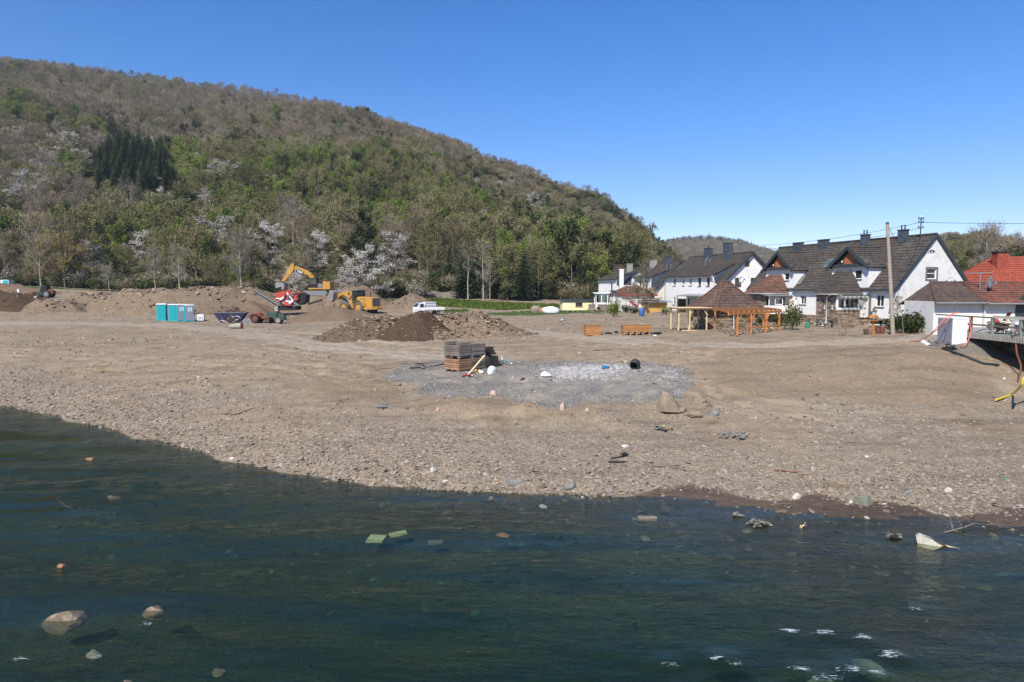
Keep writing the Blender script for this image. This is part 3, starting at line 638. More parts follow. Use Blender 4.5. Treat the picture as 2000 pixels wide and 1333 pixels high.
def scatter(name, coll, pts, rot, scl, idx, kind_='stuff', label=None, cat=None, group=None, mats=()):
    n = len(pts); me = bpy.data.meshes.new(name); me.vertices.add(n); me.vertices.foreach_set('co', np.asarray(pts, np.float32).ravel())
    for m in mats: me.materials.append(m)
    def A(k, t, arr, prop):
        a = me.attributes.new(k, t, 'POINT'); a.data.foreach_set(prop, arr)
    A('rot', 'FLOAT_VECTOR', np.asarray(rot, np.float32).ravel(), 'vector')
    A('scl', 'FLOAT_VECTOR', np.asarray(scl, np.float32).ravel(), 'vector')
    A('idx', 'INT', np.asarray(idx, np.int32), 'value')
    me.update()
    o = obj(name, me, None, label, cat, group, kind_)
    ng = bpy.data.node_groups.new(name, 'GeometryNodeTree')
    ng.interface.new_socket('Geometry', in_out='INPUT', socket_type='NodeSocketGeometry'); ng.interface.new_socket('Geometry', in_out='OUTPUT', socket_type='NodeSocketGeometry')
    N = ng.nodes; gi = N.new('NodeGroupInput'); go = N.new('NodeGroupOutput'); ip = N.new('GeometryNodeInstanceOnPoints'); ci = N.new('GeometryNodeCollectionInfo')
    ci.inputs[0].default_value = coll; ci.inputs['Separate Children'].default_value = True; ci.inputs['Reset Children'].default_value = True
    def att(k, t): a = N.new('GeometryNodeInputNamedAttribute'); a.data_type = t; a.inputs[0].default_value = k; return a.outputs[0]
    L = ng.links.new
    L(gi.outputs[0], ip.inputs['Points']); L(ci.outputs[0], ip.inputs['Instance']); ip.inputs['Pick Instance'].default_value = True
    L(att('idx', 'INT'), ip.inputs['Instance Index']); L(att('rot', 'FLOAT_VECTOR'), ip.inputs['Rotation']); L(att('scl', 'FLOAT_VECTOR'), ip.inputs['Scale'])
    L(ip.outputs[0], go.inputs[0])
    md = o.modifiers.new('scatter', 'NODES'); md.node_group = ng
    return o
def land_h(x, y):
    x = np.asarray(x, float); y = np.asarray(y, float)
    a = ground_h(x, y); b = hill_h(x, y); px = 1000 + FPX * x / np.maximum(y, 1)
    return np.maximum(a, np.where((y > 146) & (px < 1480), b, -99))
CASTLABEL = {
 'bare': ('bare grey-brown tree at the foot of the wooded hill', 'deciduous_tree', 'bare trees along the foot of the hill'),
 'grey': ('slender pale-barked bare tree at the foot of the wooded hill', 'deciduous_tree', 'pale-barked trees along the foot of the hill'),
 'olive': ('olive-budded spring tree at the foot of the wooded hill', 'deciduous_tree', 'budding trees along the foot of the hill'),
 'fresh': ('fresh green leafy tree at the foot of the wooded hill', 'deciduous_tree', 'fresh green trees along the foot of the hill'),
 'dark': ('dark green bushy tree at the foot of the wooded hill', 'deciduous_tree', 'dark green trees along the foot of the hill'),
 'spruce': ('dark green conical spruce on the lower slope of the hill', 'spruce_tree', 'spruces in the wood on the hill'),
 'blossom': ('tree in white blossom on the wooded hillside', 'cherry_tree', 'white blossom trees on the hillside')}
def plant(kn, x, y, s=1.0, label=None, group=None, name=None, z=None, cat='tree', sxy=None, v=None, rz=None):
    bk, tw, lf, L = KINDS[kn]; v = rnd.randrange(len(L)) if v is None else v; T, C = L[v][0], L[v][1]
    if z is None: z = float(land_h([x], [y])[0])
    lb = CASTLABEL.get(kn)
    r_ = thing(name or (lb[1] if lb else 'tree'), label or lb[0], cat, (x, y, z - .05), rnd.uniform(0, 6.28) if rz is None else rz, group if (label or group) else lb[2])
    r_.scale = ((sxy or s) , (sxy or s), s)
    obj('trunk', T, r_); obj('crown', C, r_); return r_
# ---- the wood on the main hill
sp = 5.0
gx, gy = np.meshgrid(np.arange(-560, 190, sp), np.arange(148, 660, sp)); gx = gx.ravel() + rs.uniform(-2.2, 2.2, gx.size); gy = gy.ravel() + rs.uniform(-2.2, 2.2, gy.size)
px = 1000 + FPX * gx / gy
D1 = _ip(CR_D, px); D0 = _ip(TOE, px); t = (gy - D0) / (D1 - D0)
ok = (px > -330) & (px < 1420) & (t > -0.01) & (t < 1.04)
CHERRY = [(528, 165, 1.45), (622, 166, 1.2), (770, 163, 1.3), (180, 166, 1.1), (285, 170, 1.1), (348, 150, .6), (712, 138, .8), (948, 172, .7)]
LMK = [(60, 'above the far left tractor'), (150, 'near the yellow-green tree'), (300, 'behind the long mound'), (400, 'above the toilet cabins'), (500, 'behind the stacking conveyor'), (600, 'behind the excavator arm'), (700, 'behind the excavator cab'), (800, 'behind the wheel loader'), (900, 'above the rock outcrop'), (1000, 'behind the dead trunks'), (1100, 'behind the spruce pair'), (1200, 'above the yellow bungalow'), (1500, 'behind the back row of houses')]
# keep the rocky outcrop free
ok &= ~((np.hypot(gx + 14.5, (gy - 152) * .6) < 7))
for cpx, cD, cs in CHERRY: ok &= ~((np.abs(px - cpx) < 30 * cs) & (gy < cD + 6))
gx, gy, px, t = gx[ok], gy[ok], px[ok], t[ok]; D0_ = D0[ok]
gz = land_h(gx, gy)
py = 565 - (gz - CAM_Z) * FPX / gy
n1 = fbm(gx, gy, 60, 3) ; n2 = fbm(gx + 300, gy, 25, 3); u = rs.rand(gx.size)
low = sstep(0.32, 0.0, t); mid = sstep(0.08, 0.2, t) * sstep(0.5, 0.3, t)
right = sstep(800, 980, px) * sstep(0.12, 0.3, t) + sstep(1180, 1300, px)
right = np.clip(right, 0, 1)
clump = (np.hypot((px - 280 + n2 * 30) / 96, (py - 376 - (px - 280) * .22 + n1 * 20) / 86) < 1) & (t > .1)
kindsel = np.empty(gx.size, object); scl = np.ones(gx.size)
for i in range(gx.size):
    r_ = u[i]; g_ = n1[i] * 1.3 + n2[i] * .9
    if clump[i]: k = 'spruce'; s = rnd.uniform(.5, .98)
    elif right[i] > .5 * rnd.random() + .35:
        q = r_ + g_ * .8
        k = 'shrubb' if q < .34 else 'bare' if q < .50 else 'olive' if q < .6 else 'shrubg' if q < .9 else 'shrubf' if q < 1.02 else 'dark'
        if r_ > .985: k = 'shrubw'
        s = rnd.uniform(.7, 1.5) if k.startswith('shrub') else rnd.uniform(.40, .62)
        if k == 'dark': s *= .8
    else:
        wg = .20 + .56 * mid[i] * sstep(120, 380, px[i]) + .36 * low[i] + g_ * .6
        wb = .03 * low[i] + .03 * mid[i] + (.10 if px[i] < 420 and .12 < t[i] < .42 else 0)
        if r_ < wb: k = 'blossom'
        elif r_ < wb + wg * .42: k = 'fresh'
        elif r_ < wb + wg * .8: k = 'olive'
        elif r_ < wb + wg + .22 + .1 * low[i]: k = 'olive' if rnd.random() < .6 else 'dark'
        elif r_ > .97 and t[i] < .5: k = 'spruce'
        elif r_ > .86: k = 'grey'
        else: k = 'bare'
        if t[i] > .5 and k == 'fresh' and rnd.random() < .6: k = 'olive' if rnd.random() < .5 else 'bare'
        if t[i] > .55 and k == 'dark' and rnd.random() < .6: k = 'olive'
        s = rnd.choice([rnd.uniform(.55, .9), rnd.uniform(.85, 1.28)]) * (1.0 - .28 * sstep(.3, .9, t[i])) * (1 + .38 * low[i])
        if k == 'spruce': s *= .5
    kindsel[i] = k; scl[i] = s
order = np.argsort(-(scl / gy) * np.array([0 if k.startswith('shrub') else 1 for k in kindsel]))
ind = set(order[:300].tolist())
pts, rot, sc_, idx = [], [], [], []; sp_, sr_, ss_, si_ = [], [], [], []
def addp(lst, x, y, z, k, s):
    lst[0].append((x, y, z - .1)); lst[1].append((rnd.uniform(-.06, .06), rnd.uniform(-.06, .06), rnd.uniform(0, 6.28))); lst[2].append((s * rnd.uniform(.85, 1.2), s * rnd.uniform(.85, 1.2), s)); lst[3].append(rnd.choice(PIDX[k]))
A_ = (pts, rot, sc_, idx); B_ = (sp_, sr_, ss_, si_)
for i in range(gx.size):
    k = kindsel[i]
    if i in ind:
        lm = next((w_ for e_, w_ in LMK if px[i] < e_), LMK[-1][1]) if px[i] > -5 else 'just beyond the left edge'; row = 'in the front row' if gy[i] - D0_[i] < 8 else 'in the second row' if gy[i] - D0_[i] < 18 else 'higher up'
        plant(k, gx[i], gy[i], scl[i], z=gz[i], label='%s %s %s' % (CASTLABEL[k][0].split(' at the foot')[0].split(' on the')[0], row, lm), group=CASTLABEL[k][2], name=CASTLABEL[k][1])
    elif k.startswith('shrub'): addp(B_, gx[i], gy[i], gz[i], k, scl[i])
    else: addp(A_, gx[i], gy[i], gz[i], k, scl[i])
# undergrowth and extra scrub
gx, gy = np.meshgrid(np.arange(-560, 190, 3.6), np.arange(147, 660, 3.6)); gx = gx.ravel() + rs.uniform(-1.7, 1.7, gx.size); gy = gy.ravel() + rs.uniform(-1.7, 1.7, gy.size)
px = 1000 + FPX * gx / gy; D1 = _ip(CR_D, px); D0 = _ip(TOE, px); t = (gy - D0) / (D1 - D0)
n3 = fbm(gx, gy, 30, 3); n4 = fbm(gx + 90, gy, 14, 2)
pr = np.where(px > 850, .62 + .5 * n3, .16 + .3 * n3) + .5 * sstep(0.05, 0.0, t) * (px > 850) * 0
ok = (px > -330) & (px < 1460) & (t > -.012) & (t < 1.02) & (rs.rand(gx.size) < pr) & ~((np.hypot(gx + 14.5, (gy - 152) * .6) < 5.5))
gx, gy, px, n4, t = gx[ok], gy[ok], px[ok], n4[ok], t[ok]; gz = land_h(gx, gy)
for i in range(gx.size):
    q = rnd.random() + n4[i] * .9
    k = 'shrubb' if q < .42 else 'shrubg' if q < .85 else 'shrubf'
    if q > .8 and t[i] > .5: k = 'shrubg'
    addp(B_, gx[i], gy[i], gz[i], k, rnd.uniform(.35, .95) * (1.2 if px[i] < 850 else 1.0))
for k_ in range(900):                  # brush at the wood's edge
    P = rnd.uniform(-320, 1250); D = float(_ip(TOE, P)) + rnd.uniform(-4, 6)
    if 820 < P < 905 : D += 8
    if 890 < P < 1100: D += 4
    X = (P - 1000) / FPX * D; addp(B_, X, D, float(land_h([X], [D])[0]), rnd.choice(['shrubb', 'shrubg', 'shrubg', 'shrubb', 'shrubf', 'shrubw'] if rnd.random() < .4 else ['shrubb', 'shrubg']), rnd.uniform(.7, 1.7))
scatter('wooded_hillside', PROTO, *A_, label='dense spring wood covering the hillside above the valley', cat='wood')
scatter('hillside_scrub', PROTO, *B_, label='low scrub and bushes among the rocks of the hillside', cat='scrub')
# ---- cherry trees in white blossom seen one by one on the slope
def on_hill(px, py): return hit(px, py, 125, 700, hill_h)
WB = [(28, 305, 1.0, 'high at the left edge of the wood'), (98, 333, 1.3, 'left of the dark spruce stand'), (62, 378, 1.1, 'below the left blossom on the slope'), (180, 182, .9, 'alone near the hilltop'), (230, 200, .7, 'small, near the hilltop'),
      (168, 398, 1.1, 'below the spruce stand on its left'), (322, 405, 1.1, 'just below the spruce stand on its right'), (282, 440, .9, 'in the middle of the lower slope left'), (458, 328, .9, 'small, halfway up the slope'),
      (622, 480, .9, 'higher behind the excavator'), (785, 500, 1.1, 'tall, rightmost of the pair above the loader'),
      (948, 458, 1.15, 'leftmost of three on the right slope'), (990, 460, .85, 'middle of three on the right slope'), (1024, 480, .85, 'rightmost of three on the right slope'), (1038, 402, 1.05, 'alone on the scrubby spur'), (705, 300, .4, 'tiny, high on the slope'), (40, 395, 1.0, 'at the left edge, lower down')]
for a, b, s, tx in WB:
    q = on_hill(a, b + 20); plant('blossom', q[0], q[1], s, label='white blossoming cherry tree ' + tx, group='white blossom trees on the hillside', z=q[2], name='cherry_tree')
for (cpx, cD, cs), tx in zip(CHERRY[:6], ['big, left of the excavator boom in front of the wood', 'right above the excavator cab', 'tall, upper right of the wheel loader', 'pinkish, beside the yellow-green tree', 'in the lower wood above the long mound', 'small, behind the long mound']):
    X = (cpx - 1000) / FPX * cD; plant('blossom', X, cD, cs, label='white blossoming cherry tree ' + tx, group='white blossom trees on the hillside', z=float(land_h([X], [cD])[0]), name='cherry_tree', sxy=cs * 1.1)
q = at_d(712, 590, 138); plant('blossom', q[0], 138, 1.2, label='white cherry tree in full bloom right behind the wheel loader', name='cherry_tree', sxy=1.35)
q = at_d(700, 592, 136); plant('blossom', q[0], 136, .85, label='lower white cherry tree in bloom behind the loader cab', name='cherry_tree', sxy=1.15)
q = at_d(575, 590, 140); plant('blossom', q[0], 140, .8, label='half-hidden white blossom tree between excavator arm and cab', name='cherry_tree')
q = at_d(105, 575, 146); plant('yellow', q[0], 150, 1.1, label='broad round tree in yellow-green spring colour at the left', name='maple_tree', sxy=1.25)
q = at_d(62, 575, 146); plant('grey', q[0], 149, 1.1, label='bare many-stemmed tree left of the round yellow-green tree', name='deciduous_tree', sxy=1.5)
q = at_d(214, 565, 132); plant('grey', q[0], 132, .62, label='small pale tree on the left end of the long spoil mound', name='young_tree')
q = at_d(348, 562, 140); plant('grey', q[0], 141, 1.0, label='pale bare tree standing just behind the spoil mound', name='deciduous_tree', sxy=1.1)
q = at_d(295, 562, 140); plant('grey', q[0], 142, .95, label='slim pale tree behind the spoil mound, left of the bushy pale one', name='deciduous_tree')
q = at_d(470, 565, 138); plant('grey', q[0], 139, 1.25, label='tall bare pale-barked tree behind the conveyor', name='deciduous_tree')
q = at_d(914, 600, 127)
for a, b, D, s, k, v, lb, nm in [(914, 595, 143, 1.12, 'thin', 1, 'tall bare white trunk left of the pair at the meadow edge', 'dead_spruce'), (944, 598, 138, 1.22, 'thin', 0, 'white dead spruce with bare side branches at the meadow edge', 'dead_spruce'), (957, 595, 146, .8, 'thin', 0, 'short dead spruce with grey horizontal branches', 'dead_spruce')]:
    q = at_d(a, b, D); plant(k, q[0], D, s, label=lb, name=nm, v=v)
for a, D, s, lb in [(905, 150, .72, 'narrow dark spruce just left of the tall white trunk'), (925, 155, .85, 'dark spruce between the two white trunks'), (965, 152, .78, 'dark spruce behind the dead white spruce'), (1000, 150, .72, 'left spruce of the pair at the meadow edge'), (1022, 147, .80, 'right spruce of the pair at the meadow edge'), (880, 158, .66, 'spruce above the rock outcrop'), (1120, 160, .55, 'small spruce behind the yellow bungalow')]:
    q = at_d(a, 590, D); plant('spruce', q[0], D - 3, s * 1.2, label=lb, name='spruce_tree')
for a, b, s, lb in [(1015, 520, .95, 'dark round pine on the lower slope, left one'), (1068, 510, 1.0, 'dark round pine on the lower slope, middle one'), (1090, 525, .8, 'dark round pine on the lower slope, right one'), (855, 430, .8, 'small pine alone on the middle slope'), (340, 440, .9, 'dark ivy-clad tree below the spruce stand'), (1170, 555, .9, 'dark bushy tree behind the white chimney, left'), (1195, 560, .8, 'dark bushy tree just left of the white chimney')]:
    q = on_hill(a, b + 8); plant('dark', q[0], q[1], s, label=lb, name='pine_tree', z=q[2], sxy=s * .9)
for a, b, s, lb in [(1248, 438, .75, 'lone bushy tree on the skyline of the spur'), (1258, 450, .6, 'thin bare tree on the skyline right of the bushy one')]:
    q = on_hill(a, b + 14); plant('bare' if s < .7 else 'olive', q[0], q[1], s, label=lb, name='skyline_tree', z=q[2])
# ---- far hill and right-hand hill
C_ = ([], [], [], [])
for k_ in range(5200):
    P = rnd.uniform(1180, 1900); D = math.sqrt(rnd.uniform(760 ** 2, 1400 ** 2)); X = (P - 1000) / FPX * D
    Z = float(far_h(np.array([X]), np.array([float(D)]))[0])
    addp(C_, X, D, Z, rnd.choice(['bare'] * 14 + ['olive'] + ['grey'] * 2 if D < 1240 else ['bare', 'dark', 'spruce', 'bare']), rnd.uniform(1.1, 1.5) * (.62 if D > 1240 and rnd.random() < .0 else 1))
scatter('far_wood', PROTO, *C_, label='bare brown wood on the distant hill behind the houses', cat='wood')
E_ = ([], [], [], []); cand = []
for k_ in range(3400):
    P = rnd.uniform(1640, 2500); D = math.sqrt(rnd.uniform(125 ** 2, 380 ** 2)); X = (P - 1000) / FPX * D
    if D < 185 and (P < 1890 or rnd.random() < .45): continue
    if P < 1900 and D < 230 and rnd.random() < .7: continue
    Z = max(float(right_h(np.array([X]), np.array([D]))[0]) if D > 180 else -9, float(ground_h([X], [D])[0]))
    rocky = (1800 < P < 1950) and D > 300
    k = rnd.choice(['shrubb', 'shrubg', 'shrubg', 'shrubb', 'shrubb']) if rocky else rnd.choice(['bare'] + ['olive'] * 5 + ['grey', 'dark', 'dark', 'fresh', 'fresh', 'shrubg'])
    s = rnd.uniform(.5, .9) if rocky else (rnd.uniform(.75, 1.1) if P < 1880 else rnd.uniform(1.0, 1.3))
    if not rocky and P < 1900 and D > 250: s *= .55
    cand.append((P, D, X, Z, k, s))
cand.sort(key=lambda c: -c[5] / c[1]); nn = 0
for P, D, X, Z, k, s in cand:
    if nn < 34 and P < 2040 and not k.startswith('shrub') and P > 1880:
        lb = CASTLABEL[k][0].split(' at ')[0].split(' on ')[0]
        plant(k, X, D, s, label=lb + ' behind the brown-tiled outbuildings at the right', group='%s trees behind the outbuildings' % k, z=Z, name=CASTLABEL[k][1]); nn += 1
    else: addp(E_, X, D, Z, k, s)
q = at_d(1924, 560, 118); plant('grey', q[0], 118, 1.25, label='tall bare pale tree behind the outbuildings, left of the red roof', name='deciduous_tree', z=4.0)
scatter('right_wood', PROTO, *E_, label='mixed spring wood on the slope at the right edge', cat='wood')
# ================================================================ buildings
def tile_mat(name, cols, moss=0.0, mosscol=(0.42, 0.42, 0.36), red=0.0):
    g = NG(name); co = g.coord()
    mp = g.n('ShaderNodeMapping'); g.l(co, mp.inputs[0]); mp.inputs['Scale'].default_value = (1, 1, 1.3)
    v = g.vor(3.6, mp.outputs[0], out='Color'); s = g.n('ShaderNodeSeparateColor'); g.l(v, s.inputs[0])
    n = g.noise(0.5, co, 5, .6); n2 = g.noise(7, co, 5, .7)
    f = g.math('MULTIPLY_ADD', s.outputs[0], .32, g.math('MULTIPLY_ADD', n2, .4, .13))
    c = g.ramp(f, [(.2, cols[0]), (.5, cols[1]), (.8, cols[2])])
    if red: c = g.mix(g.ramp(g.math('MULTIPLY_ADD', n, .8, g.math('MULTIPLY', s.outputs[1], .35)), [(.5, 0.0), (.68, red)]), c, (.20, .068, .042))
    if moss: c = g.mix(g.ramp(g.math('MULTIPLY_ADD', n, .35, g.math('MULTIPLY', n2, .65)), [(.53, 0.0), (.66, moss)]), c, mosscol)
    return g.done(g.bsdf(c, .85, g.bump(n2, .4, .02), .2))
M_TILE = tile_mat('tiles_dark_grey', [(.040, .033, .029), (.062, .052, .045), (.09, .077, .068)], .15)
M_TILEM = tile_mat('tiles_lichen', [(.040, .034, .03), (.065, .055, .048), (.10, .088, .078)], .32)
M_TILEB = tile_mat('tiles_brown', [(.055, .035, .027), (.10, .062, .046), (.16, .115, .09)], .3, red=.6)
M_TILER = tile_mat('tiles_red_brown', [(.075, .038, .028), (.13, .065, .048), (.19, .11, .085)], .3, red=.9)
M_TILEG = tile_mat('tiles_grey_brown', [(.055, .043, .036), (.085, .066, .054), (.125, .10, .085)], .3, red=.2)
M_TILEP = tile_mat('tiles_weathered_red', [(.05, .038, .032), (.09, .064, .052), (.14, .105, .085)], .3, red=.28)
M_TILEO = tile_mat('tiles_orange_red', [(.22, .05, .03), (.30, .07, .042), (.36, .10, .065)], .05)
M_SLATE = tile_mat('slate_blue', [(.035, .045, .06), (.06, .075, .095), (.10, .115, .14)], .0)
M_WALL = paint('render_white', (.73, .71, .67), .9, .07, .6, bump=.15, grime=.3)
M_WALLC = paint('render_cream', (.72, .66, .56), .9, .06, .6, bump=.1, grime=.15)
M_WALLW = paint('render_bright_white', (.77, .76, .74), .9, .05, .8, grime=.16)
M_FRAME = paint('frame_white', (.78, .78, .77), .5, .04, 2)
M_FRAMEB = paint('frame_brown', (.22, .10, .055), .6, .1, 3)
M_SURR = paint('window_surround_grey', (.16, .15, .145), .8, .1, 3)
M_TRIM = paint('fascia_slate', (.04, .05, .058), .6, .15, 2)
M_TRIMR = paint('fascia_red', (.28, .05, .045), .6, .1, 2)
M_GUT = paint('gutter_zinc', (.30, .31, .31), .45, .15, 2, metal=.4)
M_ORNG = paint('boarding_orange', (.36, .135, .055), .8, .12, 2.5)
M_YELD = paint('door_ochre', (.58, .36, .11), .7, .08, 2)
M_STEEL = paint('dark_steel', (.06, .065, .07), .5, .2, 4, metal=.5)
M_CONC = paint('concrete', (.34, .32, .285), .92, .18, 1.6, bump=.4, grime=.35)
M_MORT = paint('mortar', (.17, .14, .11), .95, .2, 3)
M_OAK = paint('wood_weathered', (.24, .20, .155), .85, .2, 5, rv_=.35)
M_PINE = paint('wood_fresh_pine', (.66, .49, .27), .8, .1, 4)
M_LARCH = paint('wood_orange_larch', (.42, .175, .055), .75, .16, 4)
M_PLAST = paint('plastic_white', (.78, .79, .80), .45, .04, 3)
g = NG('stone_slate_blocks'); oc = g.coord(); mpp = g.n('ShaderNodeMapping'); g.l(oc, mpp.inputs[0]); mpp.inputs['Scale'].default_value = (.55, .55, 1.5); vv = g.vor(5.0, mpp.outputs[0], out='Color'); ss = g.n('ShaderNodeSeparateColor'); g.l(vv, ss.inputs[0]); nn_ = g.noise(9, oc, 5, .7)
c = g.ramp(g.math('MULTIPLY_ADD', ss.outputs[0], .75, g.math('MULTIPLY', nn_, .3)), [(.15, (.10, .078, .062)), (.4, (.20, .155, .115)), (.6, (.30, .23, .165)), (.8, (.38, .27, .18)), (.95, (.30, .29, .27))])
M_STONE = g.done(g.bsdf(c, .9, g.bump(nn_, .6, .03), .2))
g = NG('window_glass'); oc = g.coord(); nn_ = g.noise(.9, oc, 3, .5)
M_GLASS = g.done(g.bsdf(g.ramp(nn_, [(.35, (.010, .013, .015)), (.65, (.045, .05, .05))]), .06, None, .6))
g = NG('conservatory_glass'); t_ = g.n('ShaderNodeBsdfTransparent'); t_.inputs[0].default_value = (.75, .82, .80, 1); gl = g.n('ShaderNodeBsdfGlossy'); gl.inputs['Roughness'].default_value = .03
fr = g.n('ShaderNodeFresnel'); fr.inputs[0].default_value = 1.5; mx = g.n('ShaderNodeMixShader'); g.l(g.math('ADD', fr.outputs[0], .08), mx.inputs[0]); g.l(t_.outputs[0], mx.inputs[1]); g.l(gl.outputs[0], mx.inputs[2]); M_CGLASS = g.done(mx.outputs[0])

def house(name, label, cat, O, z0, rz=R(16.26), group=None):
    t = thing(name, label, cat, (O[0], O[1], z0), rz, group); return t
def TB(z0):
    m = MB(); m.M = Matrix.Translation((0, 0, -z0)); return m
def wall(mb, axis, c, bps, z0, holes=(), th=.14, m=0):
    """axis 'x': plane x=c facing -x, runs along y.  axis 'y': plane y=c facing -y, runs along x. bps [(a, ztop)]"""
    def V(a, z, d=0): return (c + d, a, z) if axis == 'x' else (a, c + d, z)
    A = sorted(set([round(a, 4) for a, _ in bps] + [round(h[k], 4) for h in holes for k in (0, 1)]))
    A = [a for a in A if bps[0][0] - 1e-6 <= a <= bps[-1][0] + 1e-6]
    top = lambda a: float(np.interp(a, [b[0] for b in bps], [b[1] for b in bps]))
    for a, b in zip(A[:-1], A[1:]):
        mid = (a + b) / 2; hs_ = sorted([h for h in holes if h[0] < mid < h[1]], key=lambda h: h[2]); z = z0
        for h in hs_:
            if h[2] > z: mb.quad(V(a, z), V(b, z), V(b, h[2]), V(a, h[2]), m)
            z = h[3]
        mb.quad(V(a, z), V(b, z), V(b, top(b)), V(a, top(a)), m)
    for a, b, u, v in [h[:4] for h in holes]:
        for p, q in (((a, u), (b, u)), ((b, u), (b, v)), ((b, v), (a, v)), ((a, v), (a, u))): mb.quad(V(*p), V(*q), V(*q, th), V(*p, th), m)
def window(par, z0b, axis, c, a0, a1, z0, z1, frame=M_FRAME, sill=M_SURR, mull=1, th=.14, cross=False, surround=None, name='window'):
    fb = TB(z0b); fw = .06
    def bx(mb, A0, A1, Z0, Z1, d0, d1):
        if axis == 'x': mb.box(c + d0, c + d1, A0, A1, Z0, Z1)
        else: mb.box(A0, A1, c + d0, c + d1, Z0, Z1)
    d0, d1 = th - .06, th - .002
    bx(fb, a0, a1, z0, z0 + fw, d0, d1); bx(fb, a0, a1, z1 - fw, z1, d0, d1); bx(fb, a0, a0 + fw, z0 + fw, z1 - fw, d0, d1); bx(fb, a1 - fw, a1, z0 + fw, z1 - fw, d0, d1)
    for k in range(mull): a = a0 + (a1 - a0) * (k + 1) / (mull + 1); bx(fb, a - .035, a + .035, z0 + fw, z1 - fw, d0, d1)
    if cross: zc = z0 + (z1 - z0) * .55; bx(fb, a0 + fw, a1 - fw, zc - .03, zc + .03, d0 + .003, d1)
    w_ = fb.build(name, frame, par)
    p = TB(z0b); bx(p, a0 + .01, a1 - .01, z0 + .01, z1 - .01, th - .03, th - .01); p.build('pane', M_GLASS, w_)
    if sill: s = TB(z0b); bx(s, a0 - .08, a1 + .08, z0 - .07, z0 - .002, -.09, .05); s.build('sill', sill, w_)
    if surround:
        s = TB(z0b)
        for q in ((a0 - .16, a0 - .003, z0 - .16, z1 + .16), (a1 + .003, a1 + .16, z0 - .16, z1 + .16), (a0 - .003, a1 + .003, z0 - .16, z0 - .003), (a0 - .003, a1 + .003, z1 + .003, z1 + .16)): bx(s, q[0], q[1], q[2], q[3], -.03, .02)
        s.build('surround', surround, w_)
    return w_
def courses(mb, e0, e1, r1, r0, step=.34, m=0, th=.05, lift=.035, endcap=True):
    """tile courses between the eave e0-e1 and the ridge r0-r1, each lapping the one below"""
    e0, e1, r0, r1 = map(Vector, (e0, e1, r0, r1)); n = max(2, int(((r0 + r1) / 2 - (e0 + e1) / 2).length / step))
    nr = (e1 - e0).cross(r0 - e0).normalized()
    if nr.z < 0: nr = -nr
    for i in range(n):
        a, b = i / n, (i + 1) / n
        p0, p1 = e0.lerp(r0, a), e1.lerp(r1, a); q0, q1 = e0.lerp(r0, b), e1.lerp(r1, b)
        v = [p0 - nr * th, p1 - nr * th, q1 - nr * th, q0 - nr * th, p0 + nr * lift, p1 + nr * lift, q1, q0]
        mb.add(v, [(0, 3, 2, 1), (4, 5, 6, 7), (0, 1, 5, 4), (1, 2, 6, 5), (2, 3, 7, 6), (3, 0, 4, 7)], m)
        if (q1 - q0).length > .6:   # low raised ribs between neighbouring tiles
            L = (p1 - p0).length; k = int(L / .30)
            for j in range(1, k):
                t = j / k; s0 = p0.lerp(p1, t) + nr * (lift + .001); s1 = q0.lerp(q1, t) + nr * .001; w_ = (p1 - p0).normalized() * .04
                mb.add([s0 - w_, s0 + nr * .028, s0 + w_, s1 - w_, s1 + nr * .028, s1 + w_], [(0, 1, 4, 3), (1, 2, 5, 4), (0, 2, 1)], m)
def stones(mb, axis, c, a0, a1, z0, z1, holes=(), face=-1, hgt=.13, m=0, seed=1):
    """rough coursed rubble: every stone a small block standing a little proud of the mortar"""
    r = random.Random(seed); z = z0
    while z < z1 - .03:
        h = min(hgt * r.uniform(.6, 1.4), z1 - z); a = a0 - r.random() * .2
        while a < a1:
            L = r.uniform(.16, .55); x0, x1 = max(a, a0), min(a + L, a1); a += L
            if x1 - x0 < .05: continue
            if any(x1 > q[0] - .02 and x0 < q[1] + .02 and z + h > q[2] and z < q[3] for q in holes): continue
            d = r.uniform(.015, .07); g_ = .012
            if axis == 'x': mb.box(c - d if face < 0 else c - .1, c + .1 if face < 0 else c + d, x0 + g_, x1 - g_, z + g_, z + h - g_, m)
            else: mb.box(x0 + g_, x1 - g_, c - d if face < 0 else c - .1, c + .1 if face < 0 else c + d, z + g_, z + h - g_, m)
        z += h
def chimney(par, zb, x, y, z0, z1, sx=.55, sy=1.1, mat=M_SLATE, pots=0):
    m = TB(zb); m.box(x - sx / 2, x + sx / 2, y - sy / 2, y + sy / 2, z0, z1); m.box(x - sx / 2 - .05, x + sx / 2 + .05, y - sy / 2 - .05, y + sy / 2 + .05, z1 + .002, z1 + .09)
    c_ = m.build('chimney', mat, par)
    for k in range(pots):
        q = TB(zb); yy = y + (k - (pots - 1) / 2) * .35; q.cyl((x, yy, z1 + .25), .06, .34, 8); q.cyl((x, yy, z1 + .45), .10, .05, 8); q.build('chimney_pot', M_STEEL, c_)
    return c_
